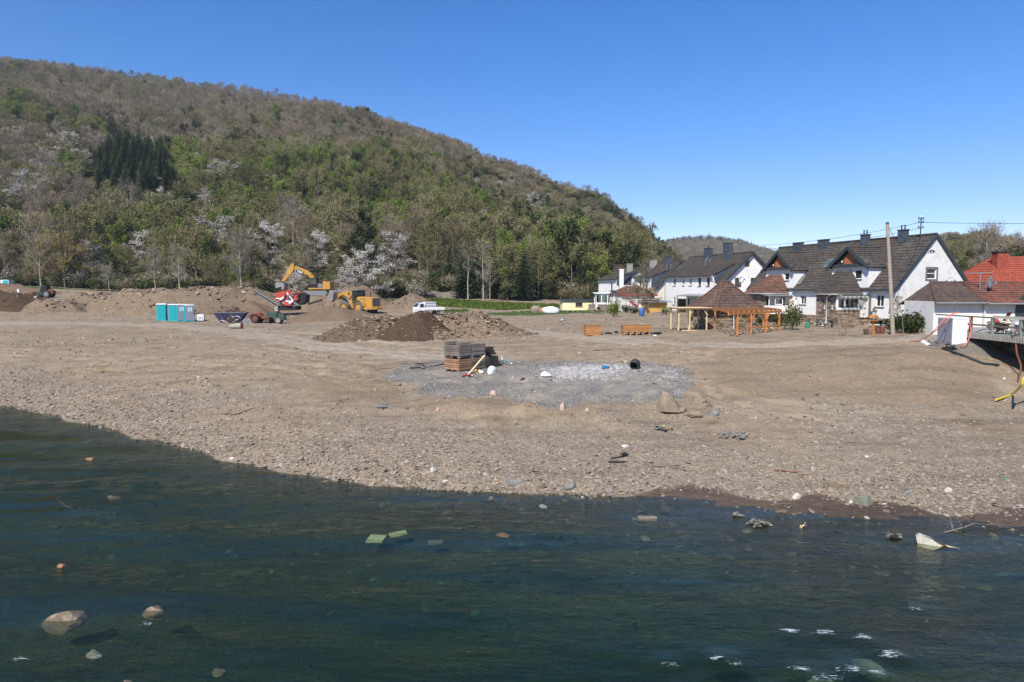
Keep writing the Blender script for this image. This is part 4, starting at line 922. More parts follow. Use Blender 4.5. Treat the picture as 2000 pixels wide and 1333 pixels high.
def dish(label, loc, rz, r=.42, pole=.7, mat=None):
    t = thing('satellite_dish', label, 'satellite dish', loc, rz, 'satellite dishes on the roofs')
    m = MB(); m.tube([(0, 0, 0), (0, 0, pole)], .03, 6); m.bar((0, 0, pole * .8), (0, -.15, pole), .04, .04); m.build('pole', M_GUT, t)
    m = MB(); vs = [(0, -.13, pole)]; n = 14
    for q, d in ((.5, -.16), (1, -.27)):
        for k in range(n): a = 2 * math.pi * k / n; vs.append((r * q * math.cos(a), d, pole + r * q * 1.1 * math.sin(a)))
    fs = [(0, 1 + k, 1 + (k + 1) % n) for k in range(n)] + [(1 + k, 1 + n + k, 1 + n + (k + 1) % n, 1 + (k + 1) % n) for k in range(n)]
    m.add(vs, fs, 0, True); o = m.build('reflector', mat or M_GUT, t); sm = o.modifiers.new('thickness', 'SOLIDIFY'); sm.thickness = .02
    m = MB(); m.bar((0, -.18, pole - r), (0, -.62, pole - .05), .025, .025); m.box(-.04, .04, -.68, -.58, pole - .1, pole + .02); m.build('feed_arm', M_GUT, t)
    return t

# ---------------- the long white row house with two cross gables
Z0 = 3.05; rh = house('row_house', 'long white row house with dark tiled roof, two orange gables and stone porches', 'house', (35.7, 58), Z0)
ms = 1.11
def main_z(v): return 11.1 - abs(v) * ms
m = TB(Z0)
hA = [(1.25, 2.1, 5.0, 6.0), (10.8, 11.6, 5.0, 5.85), (7.5, 8.4, 4.6, 5.85)]
wall(m, 'x', -3.9, [(0, 6.75), (20, 6.75)], 4.0, hA); m.quad((3.9, 0, 3), (3.9, 20, 3), (3.9, 20, 6.75), (3.9, 0, 6.75)); m.quad((-3.9, 20, 3), (3.9, 20, 3), (3.9, 20, 6.75), (-3.9, 20, 6.75)); m.add([(-3.9, 20, 6.75), (3.9, 20, 6.75), (0, 20, 11.05)], [(0, 1, 2)])
m.build('front_wall', M_WALLW, rh)
m = TB(Z0); hG = [(-.75, .25, 7.35, 8.2), (-.72, .05, 9.4, 9.78)]
wall(m, 'y', 0.0, [(-3.9, 6.75), (0, 11.05), (3.9, 6.75)], 3.6, hG); m.build('gable_wall', M_WALL, rh)
window(rh, Z0, 'y', 0, *hG[0], mull=0, cross=True, surround=M_SURR, sill=None)
window(rh, Z0, 'y', 0, *hG[1], mull=2, sill=None)
m = TB(Z0)                               # arched top of the attic lunette
c0 = (-.335, 9.60); n = 10
for k in range(n):
    a0, a1 = math.pi * k / n, math.pi * (k + 1) / n
    for (ra, rb) in ((.42, .50),): m.add([(c0[0] + ra * math.cos(a0), -.02, 9.42 + ra * .95 * math.sin(a0)), (c0[0] + rb * math.cos(a0), -.02, 9.42 + rb * .95 * math.sin(a0)), (c0[0] + rb * math.cos(a1), -.02, 9.42 + rb * .95 * math.sin(a1)), (c0[0] + ra * math.cos(a1), -.02, 9.42 + ra * .95 * math.sin(a1))], [(0, 1, 2, 3)])
m.build('arch_moulding', M_WALLW, rh)
for q in hA: window(rh, Z0, 'x', -3.9, *q, mull=1)
m = TB(Z0); m.box(-3.93, -3.8, 0, 20, 2.6, 4.0); m.box(-3.93, 3.9, -.03, .1, 2.6, 3.62, 0); m.build('plinth', M_MORT, rh)
m = TB(Z0); stones(m, 'x', -3.93, 0, 20, 2.9, 4.0, seed=2); stones(m, 'y', -.03, -3.93, 3.9, 2.9, 3.62, seed=3); m.build('plinth_stones', M_STONE, rh, kind='stuff')
m = TB(Z0); courses(m, (-4.2, -.12, main_z(4.2)), (-4.2, 20.15, main_z(4.2)), (0, 20.15, 11.1), (0, -.12, 11.1)); courses(m, (4.2, -.12, main_z(4.2)), (4.2, 20.15, main_z(4.2)), (0, 20.15, 11.1), (0, -.12, 11.1), .8)
m.tube([(0, -.12, 11.12), (0, 20.15, 11.12)], .13, 8); rf = m.build('roof', M_TILEM, rh)
m = TB(Z0)
for s in (-1, 1): m = TB(Z0); m.bar((s * 4.28, -.14, main_z(4.28) - .06), (0, -.14, 11.02), .05, .26, up=(0, 0, 1)); m.build('bargeboard', M_TRIM, rh)
for a, b in ((-.1, 2.7), (7.4, 12.4)): m = TB(Z0); m.tube([(-4.3, a, 6.44), (-4.3, b, 6.44)], .07, 6); m.build('gutter', M_TRIM, rh)
for y, h, p in [(16.6, .30, 0), (12.8, .36, 0), (7.3, .45, 2), (3.0, .55, 2)]: chimney(rh, Z0, -.35, y, 10.1, 11.1 + h, .42, 1.25 if y > 8 else .8, M_SLATE, p)
for (y0, y1, v0, v1) in [(9.7, 10.5, -2.25, -1.55), (12.0, 12.8, -3.75, -3.0)]:
    m = TB(Z0); m.slab([(v0, y0, main_z(v0) + .09), (v1, y0, main_z(v1) + .09), (v1, y1, main_z(v1) + .09), (v0, y1, main_z(v0) + .09)], .12); sk = m.build('skylight', M_GUT, rh)
    m = TB(Z0); m.slab([(v0 + .08, y0 + .08, main_z(v0 + .08) + .11), (v1 - .08, y0 + .08, main_z(v1 - .08) + .11), (v1 - .08, y1 - .08, main_z(v1 - .08) + .11), (v0 + .08, y1 - .08, main_z(v0 + .08) + .11)], .015); m.build('pane', M_CGLASS, sk)
def cross_gable(u0, u1, apex, tm, wins):
    um = (u0 + u1) / 2; ze = 8.62; vf = -4.05
    m = TB(Z0); wall(m, 'x', vf, [(u0, ze), (u1, ze)], 4.0, wins)
    for u in (u0, u1): m.add([(vf, u, 4.0), (-3.9, u, 4.0), (-3.9, u, 6.75), (-1.6, u, 9.25), (-2.3, u, ze), (vf, u, ze)], [(0, 1, 2, 3, 4, 5)])
    cg = m.build('cross_gable', M_WALLW, rh)
    m = TB(Z0); m.prism([(u0 + .45, ze + .12), (u1 - .45, ze + .12), (um, apex - .35)], 0, .1)
    for i, v in enumerate(m.v): m.v[i] = (v[1] + vf - .03, v[0], v[2])
    m.build('gable_boarding', M_ORNG, cg)
    m = TB(Z0); vr = -(11.1 - apex) / ms; k = (apex - ze) / (um - u0)
    for s, ue in ((-1, u0 - .28), (1, u1 + .28)):
        zee = apex - abs(ue - um) * k
        ve = -(11.1 - zee) / ms
        courses(m, (vf - .4, ue, zee), (ve, ue, zee), (vr, um, apex), (vf - .4, um, apex))
    m.tube([(vf - .4, um, apex + .03), (vr, um, apex + .03)], .1, 6); m.build('roof', tm, cg)
    m = TB(Z0)
    for ue in (u0 - .3, u1 + .3): m.bar((vf - .42, ue, apex - abs(ue - um) * k - .1), (vf - .42, um, apex - .06), .3, .07, up=(1, 0, 0))
    m.box(vf - .32, vf + .0, u0 - .1, u1 + .1, ze - .12, ze + .12); m.build('fascia', M_TRIM, cg)
    for w_ in wins: window(rh, Z0, 'x', vf, *w_, mull=0)
    for uu, ww in ((um - .95, 0), (um + .95, 0)):
        m = TB(Z0); m.cyl((vf - .05, uu, ze + .36), .24, .08, 12, axis='x'); o = m.build('round_vent_window', M_STEEL, cg)
        m = TB(Z0); m.box(vf - .12, vf - .095, uu - .14, uu + .02, ze + .28, ze + .46); m.build('vent_frame', M_FRAME, cg)
cross_gable(2.8, 7.25, 10.25, M_TILEM, [(3.65, 4.5, 7.4, 8.2)])
cross_gable(12.5, 16.9, 10.3, M_TILEM, [(13.2, 13.95, 7.4, 8.15)])
# stone porch towards the river, with its hipped roof
def porch(u0, u1, vf, T1, T2, tm, holes_side, holes_front, seed):
    m = TB(Z0); wall(m, 'x', vf, [(u0, 6.1), (u1, 6.1)], 2.6, holes_front); wall(m, 'y', u0, [(vf, 6.1), (-4.06, 6.1)], 2.6, holes_side); m.quad((vf, u1, 2.6), (-4.06, u1, 2.6), (-4.06, u1, 6.1), (vf, u1, 6.1))
    pc = m.build('stone_porch', M_MORT, rh)
    m = TB(Z0); stones(m, 'x', vf, u0, u1, 2.8, 6.05, holes_front, seed=seed); stones(m, 'y', u0, vf, -4.06, 2.8, 6.05, holes_side, seed=seed + 1); m.build('porch_stones', M_STONE, pc, kind='stuff')
    m = TB(Z0); a = (vf - .35, u0 - .3, 6.08); b = (vf - .35, u1 + .25, 6.08); c_ = (-4.02, u0 - .3, 6.08)
    courses(m, a, b, (T2[0], T2[1] + .5, T2[2]), T2); courses(m, c_, a, T2, T1); m.quad(b, (-4.02, u1 + .25, 6.08), (-4.02, T2[1] + .5, T2[2]), (T2[0], T2[1] + .5, T2[2]))
    m.quad(T1, T2, (T2[0], T2[1] + .5, T2[2]), (-4.02, T2[1] + .5, T2[2])); m.build('hip_roof', tm, pc)
    m = TB(Z0); m.tube([(c_[0], c_[1] - .06, 6.03), (a[0] - .05, a[1] - .06, 6.03), (b[0] - .05, b[1], 6.03)], .07, 6); m.build('gutter', M_GUT, pc)
    return pc
fr1 = [(4.0, 4.3, 4.7, 5.5), (4.95, 5.25, 4.7, 5.5), (3.95, 4.5, 3.0, 3.75), (5.35, 5.9, 3.0, 3.75)]
pA = porch(3.7, 6.1, -6.65, (-4.02, 4.85, 8.2), (-4.7, 5.3, 8.2), M_TILE, [(-6.5, -4.25, 4.75, 5.9)], fr1, 11)
for q in fr1: window(rh, Z0, 'x', -6.65, *q, mull=0, th=.2)
# white bay window wrapped round the near side of the porch
m = TB(Z0); m.box(-6.6, -4.15, 3.62, 3.72, 4.68, 4.88); m.box(-6.6, -4.15, 3.62, 3.72, 5.62, 5.95)
for v in (-6.55, -5.75, -4.25): m.box(v - .09, v + .09, 3.60, 3.72, 4.88, 5.62)
bw = m.build('bay_window', M_FRAME, rh)
for v0, v1 in ((-6.46, -5.84), (-5.66, -4.34)): m = TB(Z0); m.box(v0, v1, 3.66, 3.68, 4.88, 5.62); m.build('pane', M_CGLASS, bw)
m = TB(Z0); m.box(-6.5, -4.2, 4.6, 4.65, 3.0, 6.0); m.build('room_back_wall', M_WALLC, bw)
m = TB(Z0)
for k in range(7): m.bar((-6.5 + k * .45, 3.55, 6.0), (-6.5 + k * .45, 2.65, 5.82), .09, .14)
m.bar((-6.85, 2.85, 5.93), (-3.65, 2.85, 5.93), .06, .06); m.box(-6.8, -3.7, 3.3, 3.36, 5.99, 6.04); m.build('awning_frame', M_FRAME, rh)
m = TB(Z0); m.slab([(-6.85, 3.55, 6.12), (-3.7, 3.55, 6.12), (-3.7, 2.6, 5.93), (-6.85, 2.6, 5.93)], .02); m.build('awning_glass', M_CGLASS, rh)
m = TB(Z0); m.box(-4.04, -3.95, 2.55, 2.75, 4.0, 5.95); m.box(-4.0, -3.94, 2.9, 3.6, 4.0, 5.9); m.build('side_door', M_SURR, rh)
# stone stairs to the side door
for k in range(5): m = TB(Z0); m.box(-5.2 - k * .28, -4.0, 2.3, 3.3, 2.7 + (4 - k) * .22, 2.92 + (4 - k) * .22 - .003); m.build('stone_step', M_STONE, rh)
pB = porch(13.5, 16.6, -6.5, (-4.02, 14.3, 8.0), (-4.7, 14.9, 8.0), M_TILEB, [(-6.4, -4.3, 4.1, 5.8)], [(14.0, 14.25, 4.9, 5.5), (15.0, 15.25, 4.9, 5.5)], 21)
for q in [(14.0, 14.25, 4.9, 5.5), (15.0, 15.25, 4.9, 5.5)]: window(rh, Z0, 'x', -6.5, *q, mull=0, th=.2, sill=None)
m = TB(Z0); m.box(-6.7, -4.1, 12.75, 12.80, 4.0, 4.85); m.box(-6.7, -6.65, 12.8, 13.5, 4.0, 4.85)
cs = m.build('conservatory', M_FRAME, rh)
m = TB(Z0)
for v in (-6.66, -5.95, -5.1, -4.2): m.box(v - .04, v + .04, 12.74, 12.81, 4.86, 5.75)
m.box(-5.85, -5.2, 12.73, 12.82, 4.9, 5.0); m.box(-5.85, -5.2, 12.73, 12.82, 5.5, 5.6); m.build('conservatory_post', M_FRAME, cs)
m = TB(Z0); m.box(-6.6, -4.25, 12.77, 12.785, 4.86, 5.72); m.build('pane', M_CGLASS, cs)
m = TB(Z0); m.slab([(-6.95, 12.5, 5.86), (-3.95, 12.5, 5.86), (-3.95, 13.6, 6.02), (-6.95, 13.6, 6.02)], .09); m.build('flat_roof', M_GUT, cs)
m = TB(Z0); m.box(-4.14, -4.08, 12.66, 13.4, 3.95, 5.85); dr = m.build('door', M_YELD, rh); m = TB(Z0); m.box(-4.2, -4.15, 12.75, 12.78, 4.85, 5.0); m.build('handle', M_STEEL, dr)
def pipe(par, zb, pts, name='downpipe', mat=M_GUT, r=.05): m = TB(zb); m.tube(pts, r, 6); return m.build(name, mat, par)
pipe(rh, Z0, [(-4.3, 7.6, 6.4), (-4.0, 7.6, 6.1), (-4.0, 7.6, 3.4)], mat=M_GUT); pipe(rh, Z0, [(-7.05, 3.9, 6.0), (-6.78, 4.65, 5.8), (-6.78, 4.65, 3.2)], mat=M_FRAME); pipe(rh, Z0, [(-6.9, 16.5, 6.0), (-6.62, 15.8, 5.8), (-6.62, 15.8, 4.0)], mat=M_FRAME)
m = TB(Z0); m.box(-1.35, -.6, -.35, -.05, 3.85, 4.4); ac = m.build('air_conditioner', M_PLAST, rh); m = TB(Z0); m.cyl((-.97, -.36, 4.12), .19, .02, 14, axis='y'); m.build('fan_grille', M_GUT, ac)
m = TB(Z0); m.box(-3.95, -3.9, .35, .5, 4.6, 4.95); m.cyl((-4.05, .42, 4.85), .1, .18, 8, r2=.05); m.build('wall_lamp', M_STEEL, rh)
m = TB(Z0); m.box(-2.75, -2.65, -.16, -.01, 4.55, 4.9); m.cyl((-2.7, -.15, 4.8), .1, .18, 8, r2=.05); m.build('wall_lamp', M_STEEL, rh)

# ---------------- two-storey white houses farther back (front block under a shed roof, steep main roof behind)
def back_house(O, zb, label, ulen, ub0, ub1, vf, ze, shed_v, shed_z, ridge_v, ridge_z, eave_v, eave_z, fwin, gwin, frame, tile=M_TILE, chims=(), name='white_house', wallm=M_WALLW, gablem=M_WALLW):
    h = house(name, label, 'house', O, zb)
    m = TB(zb); wall(m, 'x', vf, [(ub0, ze), (ub1, ze)], zb - .3, fwin); m.quad((vf, ub1, zb), (shed_v, ub1, zb), (shed_v, ub1, shed_z), (vf, ub1, ze)); m.quad((vf, ub0, zb), (shed_v, ub0, zb), (shed_v, ub0, eave_z + .8), (vf, ub0, eave_z + .3)); m.build('front_wall', wallm, h)
    sl = (ridge_z - eave_z) / (ridge_v - eave_v)
    m = TB(zb); m.add([(vf - .005, ub0 - .01, eave_z), (vf - .005, ub0 - .01, ze), (shed_v, ub0 - .01, shed_z), (shed_v, ub0 - .01, eave_z)], [(0, 1, 2, 3)]); m.build('slate_cladding', M_SLATE, h)
    ev2 = 2 * ridge_v - eave_v
    m = TB(zb); wall(m, 'y', .25, [(eave_v + .25, eave_z), (ridge_v, ridge_z - .15), (ev2 - .25, eave_z)], zb - .3, gwin); m.build('gable_wall', gablem, h)
    for q in gwin: window(h, zb, 'y', .25, *q, frame=frame, mull=0, sill=None)
    for q in fwin: window(h, zb, 'x', vf, *q, frame=M_FRAME if q[0] > 6 or frame is M_FRAME else frame, mull=0, th=.16)
    m = TB(zb); courses(m, (vf - .4, ub0 - .1, ze - .02), (vf - .4, ub1 + .2, ze - .02), (shed_v, ub1 + .2, shed_z), (shed_v, ub0 - .1, shed_z), .36)
    courses(m, (eave_v, -.1, eave_z), (eave_v, ub0, eave_z), (ridge_v, ub0, ridge_z), (ridge_v, -.1, ridge_z), .36)
    courses(m, (shed_v - .02, ub0, ridge_z - (ridge_v - shed_v) * sl), (shed_v - .02, ulen, ridge_z - (ridge_v - shed_v) * sl), (ridge_v, ulen, ridge_z), (ridge_v, ub0, ridge_z), .36)
    courses(m, (ev2, -.1, eave_z), (ev2, ulen, eave_z), (ridge_v, ulen, ridge_z), (ridge_v, -.1, ridge_z), .9)
    m.tube([(ridge_v, -.1, ridge_z + .03), (ridge_v, ulen, ridge_z + .03)], .12, 6); m.build('roof', tile, h)
    for e in (eave_v, ev2): m = TB(zb); m.bar((e, -.13, eave_z - .05), (ridge_v, -.13, ridge_z - .08), .05, .3); m.build('bargeboard', M_TRIM, h)
    m = TB(zb); m.tube([(vf - .46, ub0 - .1, ze - .06), (vf - .46, ub1 + .2, ze - .06)], .07, 6); m.build('gutter', M_TRIM, h)
    for c_ in chims: chimney(h, zb, *c_)
    return h
hB = back_house((26.2, 87), 3.2, 'white two-storey house with slate-clad side and dark roof behind the stone hut', 15.5, 1.4, 14.0, .28, 8.3, 3.5, 9.95, 5.0, 11.25, .6, 7.25,
  [(11.1, 11.8, 7.0, 7.95), (8.75, 9.25, 7.0, 7.95), (6.85, 7.4, 7.0, 7.95), (4.5, 5.2, 6.9, 8.0), (2.4, 3.1, 6.9, 8.0), (11.1, 11.7, 4.3, 5.35), (7.3, 8.0, 3.6, 5.3)],
  [(2.6, 3.6, 6.7, 7.95), (4.95, 5.9, 6.8, 7.95), (4.0, 4.75, 9.35, 10.2)], M_FRAMEB, chims=[(4.3, 9.3, 9.8, 12.2, .7, 1.2, M_SLATE, 1), (4.3, 4.5, 9.8, 12.6, .7, 1.3, M_SLATE, 0)])
pipe(hB, 3.2, [(.15, 13.9, 8.2), (.15, 13.9, 3.4)]); pipe(hB, 3.2, [(-.15, 1.3, 8.2), (.1, 1.1, 7.6), (.2, 1.2, 6.0)], mat=M_FRAME)
m = TB(3.2); m.slab([(-1.5, 2.0, 5.6), (-1.5, 7.8, 5.6), (.25, 7.8, 5.85), (.25, 2.0, 5.85)], .08)
for y in (2.2, 5.1, 7.6): m.box(-1.48, -1.38, y - .06, y + .06, 3.1, 5.5)
m.build('terrace_roof', M_GUT, hB)
m = TB(3.2); m.box(-1.45, -1.40, 5.3, 7.5, 3.3, 5.2); m.build('glass_screen', M_CGLASS, hB)
dish('dish on the left part of the slate-sided house roof', (21.9, 97.2, 9.25), R(62), .36); dish('dish on the middle of the slate-sided house roof', (25.9, 92.0, 9.7), R(70), .4)
hC = back_house((24.5, 113), 3.3, 'white house with balcony, second from the left in the back row', 13, .9, 7.2, -1.2, 8.45, 2.0, 9.75, 3.75, 11.1, -.9, 6.5,
  [(2.2, 3.2, 5.9, 8.0), (4.5, 5.4, 5.9, 8.0)], [], M_FRAME, chims=[(3.2, 3.2, 9.7, 11.9, .8, 1.3, M_SLATE, 0), (3.2, 8.6, 9.8, 11.6, .8, 1.3, M_CONC, 1)], gablem=M_WALLC)
m = TB(3.3); m.box(-2.6, -1.2, 1.0, 7.6, 5.6, 5.75); m.build('balcony_floor', M_CONC, hC)
m = TB(3.3)
for k in range(34): m.box(-2.58, -2.55, 1.05 + k * .2, 1.08 + k * .2, 5.75, 6.65)
m.box(-2.6, -2.54, 1.0, 7.7, 6.65, 6.7); m.box(-2.66, -2.5, 1.0, 1.12, 3.2, 8.3); m.build('balcony_railing', M_GUT, hC)
hD = back_house((20.4, 127), 3.3, 'leftmost white house of the back row with low dark roof', 10, .2, 8.5, -1.0, 8.4, 2.0, 9.6, 3.4, 10.4, -.8, 7.2, [(2, 3, 6.2, 7.6)], [], M_FRAME, tile=M_TILE, chims=[(2.6, 2.2, 9.5, 11.2, .8, 1.0, M_CONC, 0), (2.2, 6.0, 9.5, 11.0, .7, .9, M_TILEB, 0), (3.0, 8.8, 9.5, 11.2, .8, 1.0, M_SLATE, 0)])
# red-brown lean-to and white annexe in front of the back row
q0 = at_d(1240, 600, 108); an = thing('garden_annexe', 'low white annexe with red-brown hipped roof below the balcony', 'annexe', (q0[0], 108, 3.3), R(16))
m = MB(); m.box(-2.2, 3.4, 0, 5, -.3, 2.3); m.build('wall', M_WALL, an)
m = MB(); courses(m, (-2.5, -.3, 2.3), (3.7, -.3, 2.3), (1.8, 2.6, 3.7), (-.4, 2.6, 3.7)); courses(m, (-2.5, 5.3, 2.3), (-2.5, -.3, 2.3), (-.4, 2.6, 3.7), (-.4, 2.6, 3.7)); m.build('hip_roof', M_TILEB, an)
m = MB(); m.box(-2.6, 3.8, -.36, -.28, 2.1, 2.36); m.build('fascia', M_TRIMR, an)
q0 = at_d(1213, 600, 112); ch = thing('chimney_stack', 'tall white free-standing chimney at the left end of the houses', 'chimney', (q0[0], 112, 3.3), 0)
m = MB(); m.box(-.32, .32, -.3, .3, 0, 6.3); m.build('shaft', M_WALLW, ch); m = MB(); m.box(-.38, .38, -.36, .36, 6.302, 6.45); m.build('cap', M_PLAST, ch)
q0 = at_d(1218, 600, 110); wb = thing('white_lean_to', 'small white lean-to with shutters beside the tall white chimney', 'shed', (q0[0], 110, 3.3), 0)
m = MB(); m.box(-1.6, 1.6, 0, 3, -.3, 2.7); m.build('wall', M_WALLW, wb)
m = MB(); m.slab([(-1.8, -.2, 2.75), (1.8, -.2, 2.75), (1.8, 3.2, 3.0), (-1.8, 3.2, 3.0)], .1); m.build('roof', M_TRIM, wb)
for z in (.7, 1.15, 1.6, 2.05): m = MB(); m.box(-.9, 1.1, -.06, -.003, z, z + .36); m.build('shutter_slat', M_PLAST, wb)
q0 = at_d(1183, 598, 112); cv = thing('white_conservatory', 'white framed glass conservatory beside the grey board fence', 'conservatory', (q0[0], 112, 3.3), 0)
m = MB()
for x in (-1.6, -.7, .3, 1.4):
    for y in (0, 2.2): m.box(x - .06, x + .06, y - .06, y + .06, 0, 2.3)
for y in (0, 2.2): m.box(-1.7, 1.5, y - .08, y + .08, 2.3, 2.45); m.box(-1.66, 1.46, y - .04, y + .04, .9, 1.0)
m.build('frame', M_FRAME, cv); m = MB(); m.box(-1.55, 1.35, -.01, .01, 1.0, 2.3); m.box(-1.55, 1.35, 2.19, 2.21, 1.0, 2.3); m.build('pane', M_CGLASS, cv)
m = MB(); m.slab([(-1.9, -.3, 2.5), (1.7, -.3, 2.5), (1.7, 2.5, 2.65), (-1.9, 2.5, 2.65)], .06); m.build('roof', M_PLAST, cv)
m = MB(); m.box(-1.6, 1.4, -.05, .05, 0, .9); m.build('base_panel', M_FRAME, cv)
# yellow flat-roofed bungalow and board fence
q0 = at_d(1098, 609, 116); q1 = at_d(1156, 609, 116); zb = q0[2] + .0
M_CREAM = paint('render_pale_yellow', (.74, .68, .40), .9, .05, .8)
yb = thing('bungalow', 'pale yellow flat-roofed bungalow at the edge of the meadow', 'bungalow', (q0[0], 116, zb), 0); W_ = q1[0] - q0[0]
m = MB(); wall(m, 'y', 0, [(0, 1.85), (W_, 1.85)], -.2, [(W_ * .45, W_ * .68, .85, 1.5)]); m.quad((0, 0, -.2), (0, 5, -.2), (0, 5, 1.85), (0, 0, 1.85)); m.quad((W_, 0, -.2), (W_, 5, -.2), (W_, 5, 1.85), (W_, 0, 1.85)); m.quad((0, 5, -.2), (W_, 5, -.2), (W_, 5, 1.85), (0, 5, 1.85)); m.build('wall', M_CREAM, yb)
m = MB(); m.box(-.3, W_ + .5, -.35, 5.3, 1.86, 2.08); m.build('flat_roof', M_TRIM, yb); m = MB(); m.box(0, W_, -.04, -.003, -.2, .25); m.build('plinth', M_CONC, yb)
window(yb, 0, 'y', 0, W_ * .45, W_ * .68, .85, 1.5, mull=1, frame=M_FRAMEB)
q0 = at_d(1149, 611, 113); q1 = at_d(1201, 611, 110); fe = thing('board_fence', 'grey weathered vertical board fence between bungalow and conservatory', 'fence', (q0[0], q0[1], q0[2]), math.atan2(q1[1] - q0[1], q1[0] - q0[0])); Lf = math.hypot(q1[0] - q0[0], q1[1] - q0[1])
bm_ = MB(); bm_.box(0, .135, 0, .03, 0, 1.42); bme = bm_.mesh('board', M_OAK)
for k in range(int(Lf / .145)): obj('board', bme, fe, loc=(k * .145, 0, rnd.uniform(-.04, .02)))
m = MB(); m.box(0, Lf, .035, .08, .3, .38); m.box(0, Lf, .035, .08, 1.1, 1.18); m.build('rail', M_OAK, fe)
# ochre timber shed with flat metal roof
q0 = at_d(1284, 617, 96); sh = thing('timber_shed', 'ochre timber shed with a flat grey metal roof in the garden', 'shed', (q0[0], 96, q0[2]), R(16)); hz = 1.85
bm_ = MB(); bm_.box(0, .30, 0, .04, 0, hz); bme = bm_.mesh('board', M_YELD)
for k in range(9): obj('board', bme, sh, loc=(-1.3 + k * .31, 0, 0))
for k in range(7): obj('board', bme, sh, loc=(-1.34, .05 + k * .31, 0), rot=(0, 0, R(90)))
m = MB(); m.slab([(-1.8, -.6, hz + .1), (2.2, -.6, hz + .1), (2.2, 2.8, hz + .35), (-1.8, 2.8, hz + .35)], .08); m.build('roof', M_GUT, sh)

# ---------------- stone hut with the pyramid roof
q0 = at_d(1414, 640, 60); hu = thing('stone_hut', 'rubble stone hut with steep red-brown tiled pyramid roof', 'hut', (q0[0] + .35, 61.0, 3.0), R(18))
hw = 1.95; m = MB(); m.box(-hw, hw, -hw, hw, -.4, 1.85); m.build('wall_core', M_MORT, hu)
m = MB(); stones(m, 'y', -hw, -hw, hw, -.1, 1.85, seed=31, hgt=.14); stones(m, 'x', -hw, -hw, hw, -.1, 1.85, seed=32, hgt=.14); m.build('wall_stones', M_STONE, hu, kind='stuff')
e = hw + .42; tz = 4.1; r_ = .42; ze = 1.8
m = MB(); cs_ = [(-e, -e), (e, -e), (e, e), (-e, e)]; tp = [(-r_, 0), (r_, 0), (r_, 0), (-r_, 0)]
for i in range(4):
    a, b = cs_[i], cs_[(i + 1) % 4]; ta, tb_ = tp[i], tp[(i + 1) % 4]
    mid = lambda c, t: ((c[0] * .55 + t[0] * .45), (c[1] * .55 + t[1] * .45))
    ma, mb_ = mid(a, ta), mid(b, tb_); zm = ze + (tz - ze) * .40
    courses(m, (*a, ze), (*b, ze), (*mb_, zm), (*ma, zm), .3); courses(m, (*ma, zm), (*mb_, zm), (*tb_, tz), (*ta, tz), .3)
m.build('pyramid_roof', M_TILEP, hu)
m = MB()
for i in range(4):
    a, ta = cs_[i], tp[i]; ma = mid(a, ta); m.tube([(*a, ze + .05), (*ma, zm + .06), (*ta, tz + .06)], .07, 6)
m.tube([(-r_, 0, tz + .06), (r_, 0, tz + .06)], .08, 6); m.build('hip_tiles', M_TILEB, hu)
m = MB(); m.tube([(-e - .05, e, ze - .06), (-e - .05, -e - .05, ze - .06), (e, -e - .05, ze - .06)], .07, 6); m.build('gutter', M_STEEL, hu)
m = MB(); m.tube([(-.6, -e, ze - .05), (-.55, -hw - .12, ze - .35), (-.5, -hw - .12, -.1)], .045, 6); m.build('downpipe', M_FRAME, hu)
dish('white dish above the pyramid roof of the stone hut', (q0[0] + 1.9, 62, 6.9), R(30), .33, .5, M_PLAST)
# ---------------- brown-tiled outbuildings and red roof at the right
def outb(name, label, x0, x1, y0, y1, zb, ze, zr, yr, tile, wallm=M_WALL, rz=0.0, hipl=0.0):
    t = thing(name, label, 'outbuilding', (x0, y0, zb), rz); L = x1 - x0; W = y1 - y0
    m = MB(); m.box(0, L, 0, W, -.5, ze - zb); m.build('wall', wallm, t)
    m = MB(); courses(m, (-.2, -.5, ze - zb - .1), (L + .1, -.5, ze - zb - .1), (L + .1, yr - y0, zr - zb), (hipl, yr - y0, zr - zb)); courses(m, (-.2, W + .4, ze - zb - .3), (L, W + .4, ze - zb - .3), (L, yr - y0, zr - zb), (hipl, yr - y0, zr - zb), .9)
    m.tube([(hipl, yr - y0, zr - zb + .03), (L + .1, yr - y0, zr - zb + .03)], .09, 6); m.add([(0, 0, ze - zb), (hipl, yr - y0, zr - zb - .05), (0, W, ze - zb)], [(0, 1, 2)]); m.build('roof', tile, t)
    m = MB(); m.tube([(-.2, -.58, ze - zb - .12), (L + .1, -.58, ze - zb - .12)], .07, 6); m.build('gutter', M_GUT, t); return t
ga = outb('outbuilding', 'low white outbuilding with dark brown tiled roof beside the white gable', 31.0, 34.6, 50.2, 54, 3.1, 5.6, 7.0, 52.8, M_TILEG, hipl=1.2)
gb = outb('outbuilding', 'low white outbuilding with red-brown tiled roof behind the bridge railing', 34.65, 48, 50.0, 54, 3.1, 5.55, 7.0, 52.7, M_TILER)
m = MB(); m.box(2.2, 4.6, -.06, -.003, .4, 1.95); m.cyl((3.4, -.03, 1.95), 1.2, .055, 20, axis='y'); m.build('arched_opening', M_STEEL, gb)
q0 = at_d(1946, 552, 62); rd = thing('red_roof_house', 'house with bright orange-red tiled hipped roof at the right edge', 'house', (q0[0], 62, 3.2), 0)
m = MB(); m.box(0, 12, 0, 8, 0, 3.6); m.build('wall', M_WALLC, rd)
m = MB(); courses(m, (-.8, -.5, 3.4), (12, -.5, 3.4), (12, 3.4, 6.4), (2.0, 3.4, 6.4)); courses(m, (-.8, 8, 3.4), (-.8, -.5, 3.4), (2.0, 3.4, 6.4), (2.0, 3.4, 6.4)); m.build('roof', M_TILEO, rd)
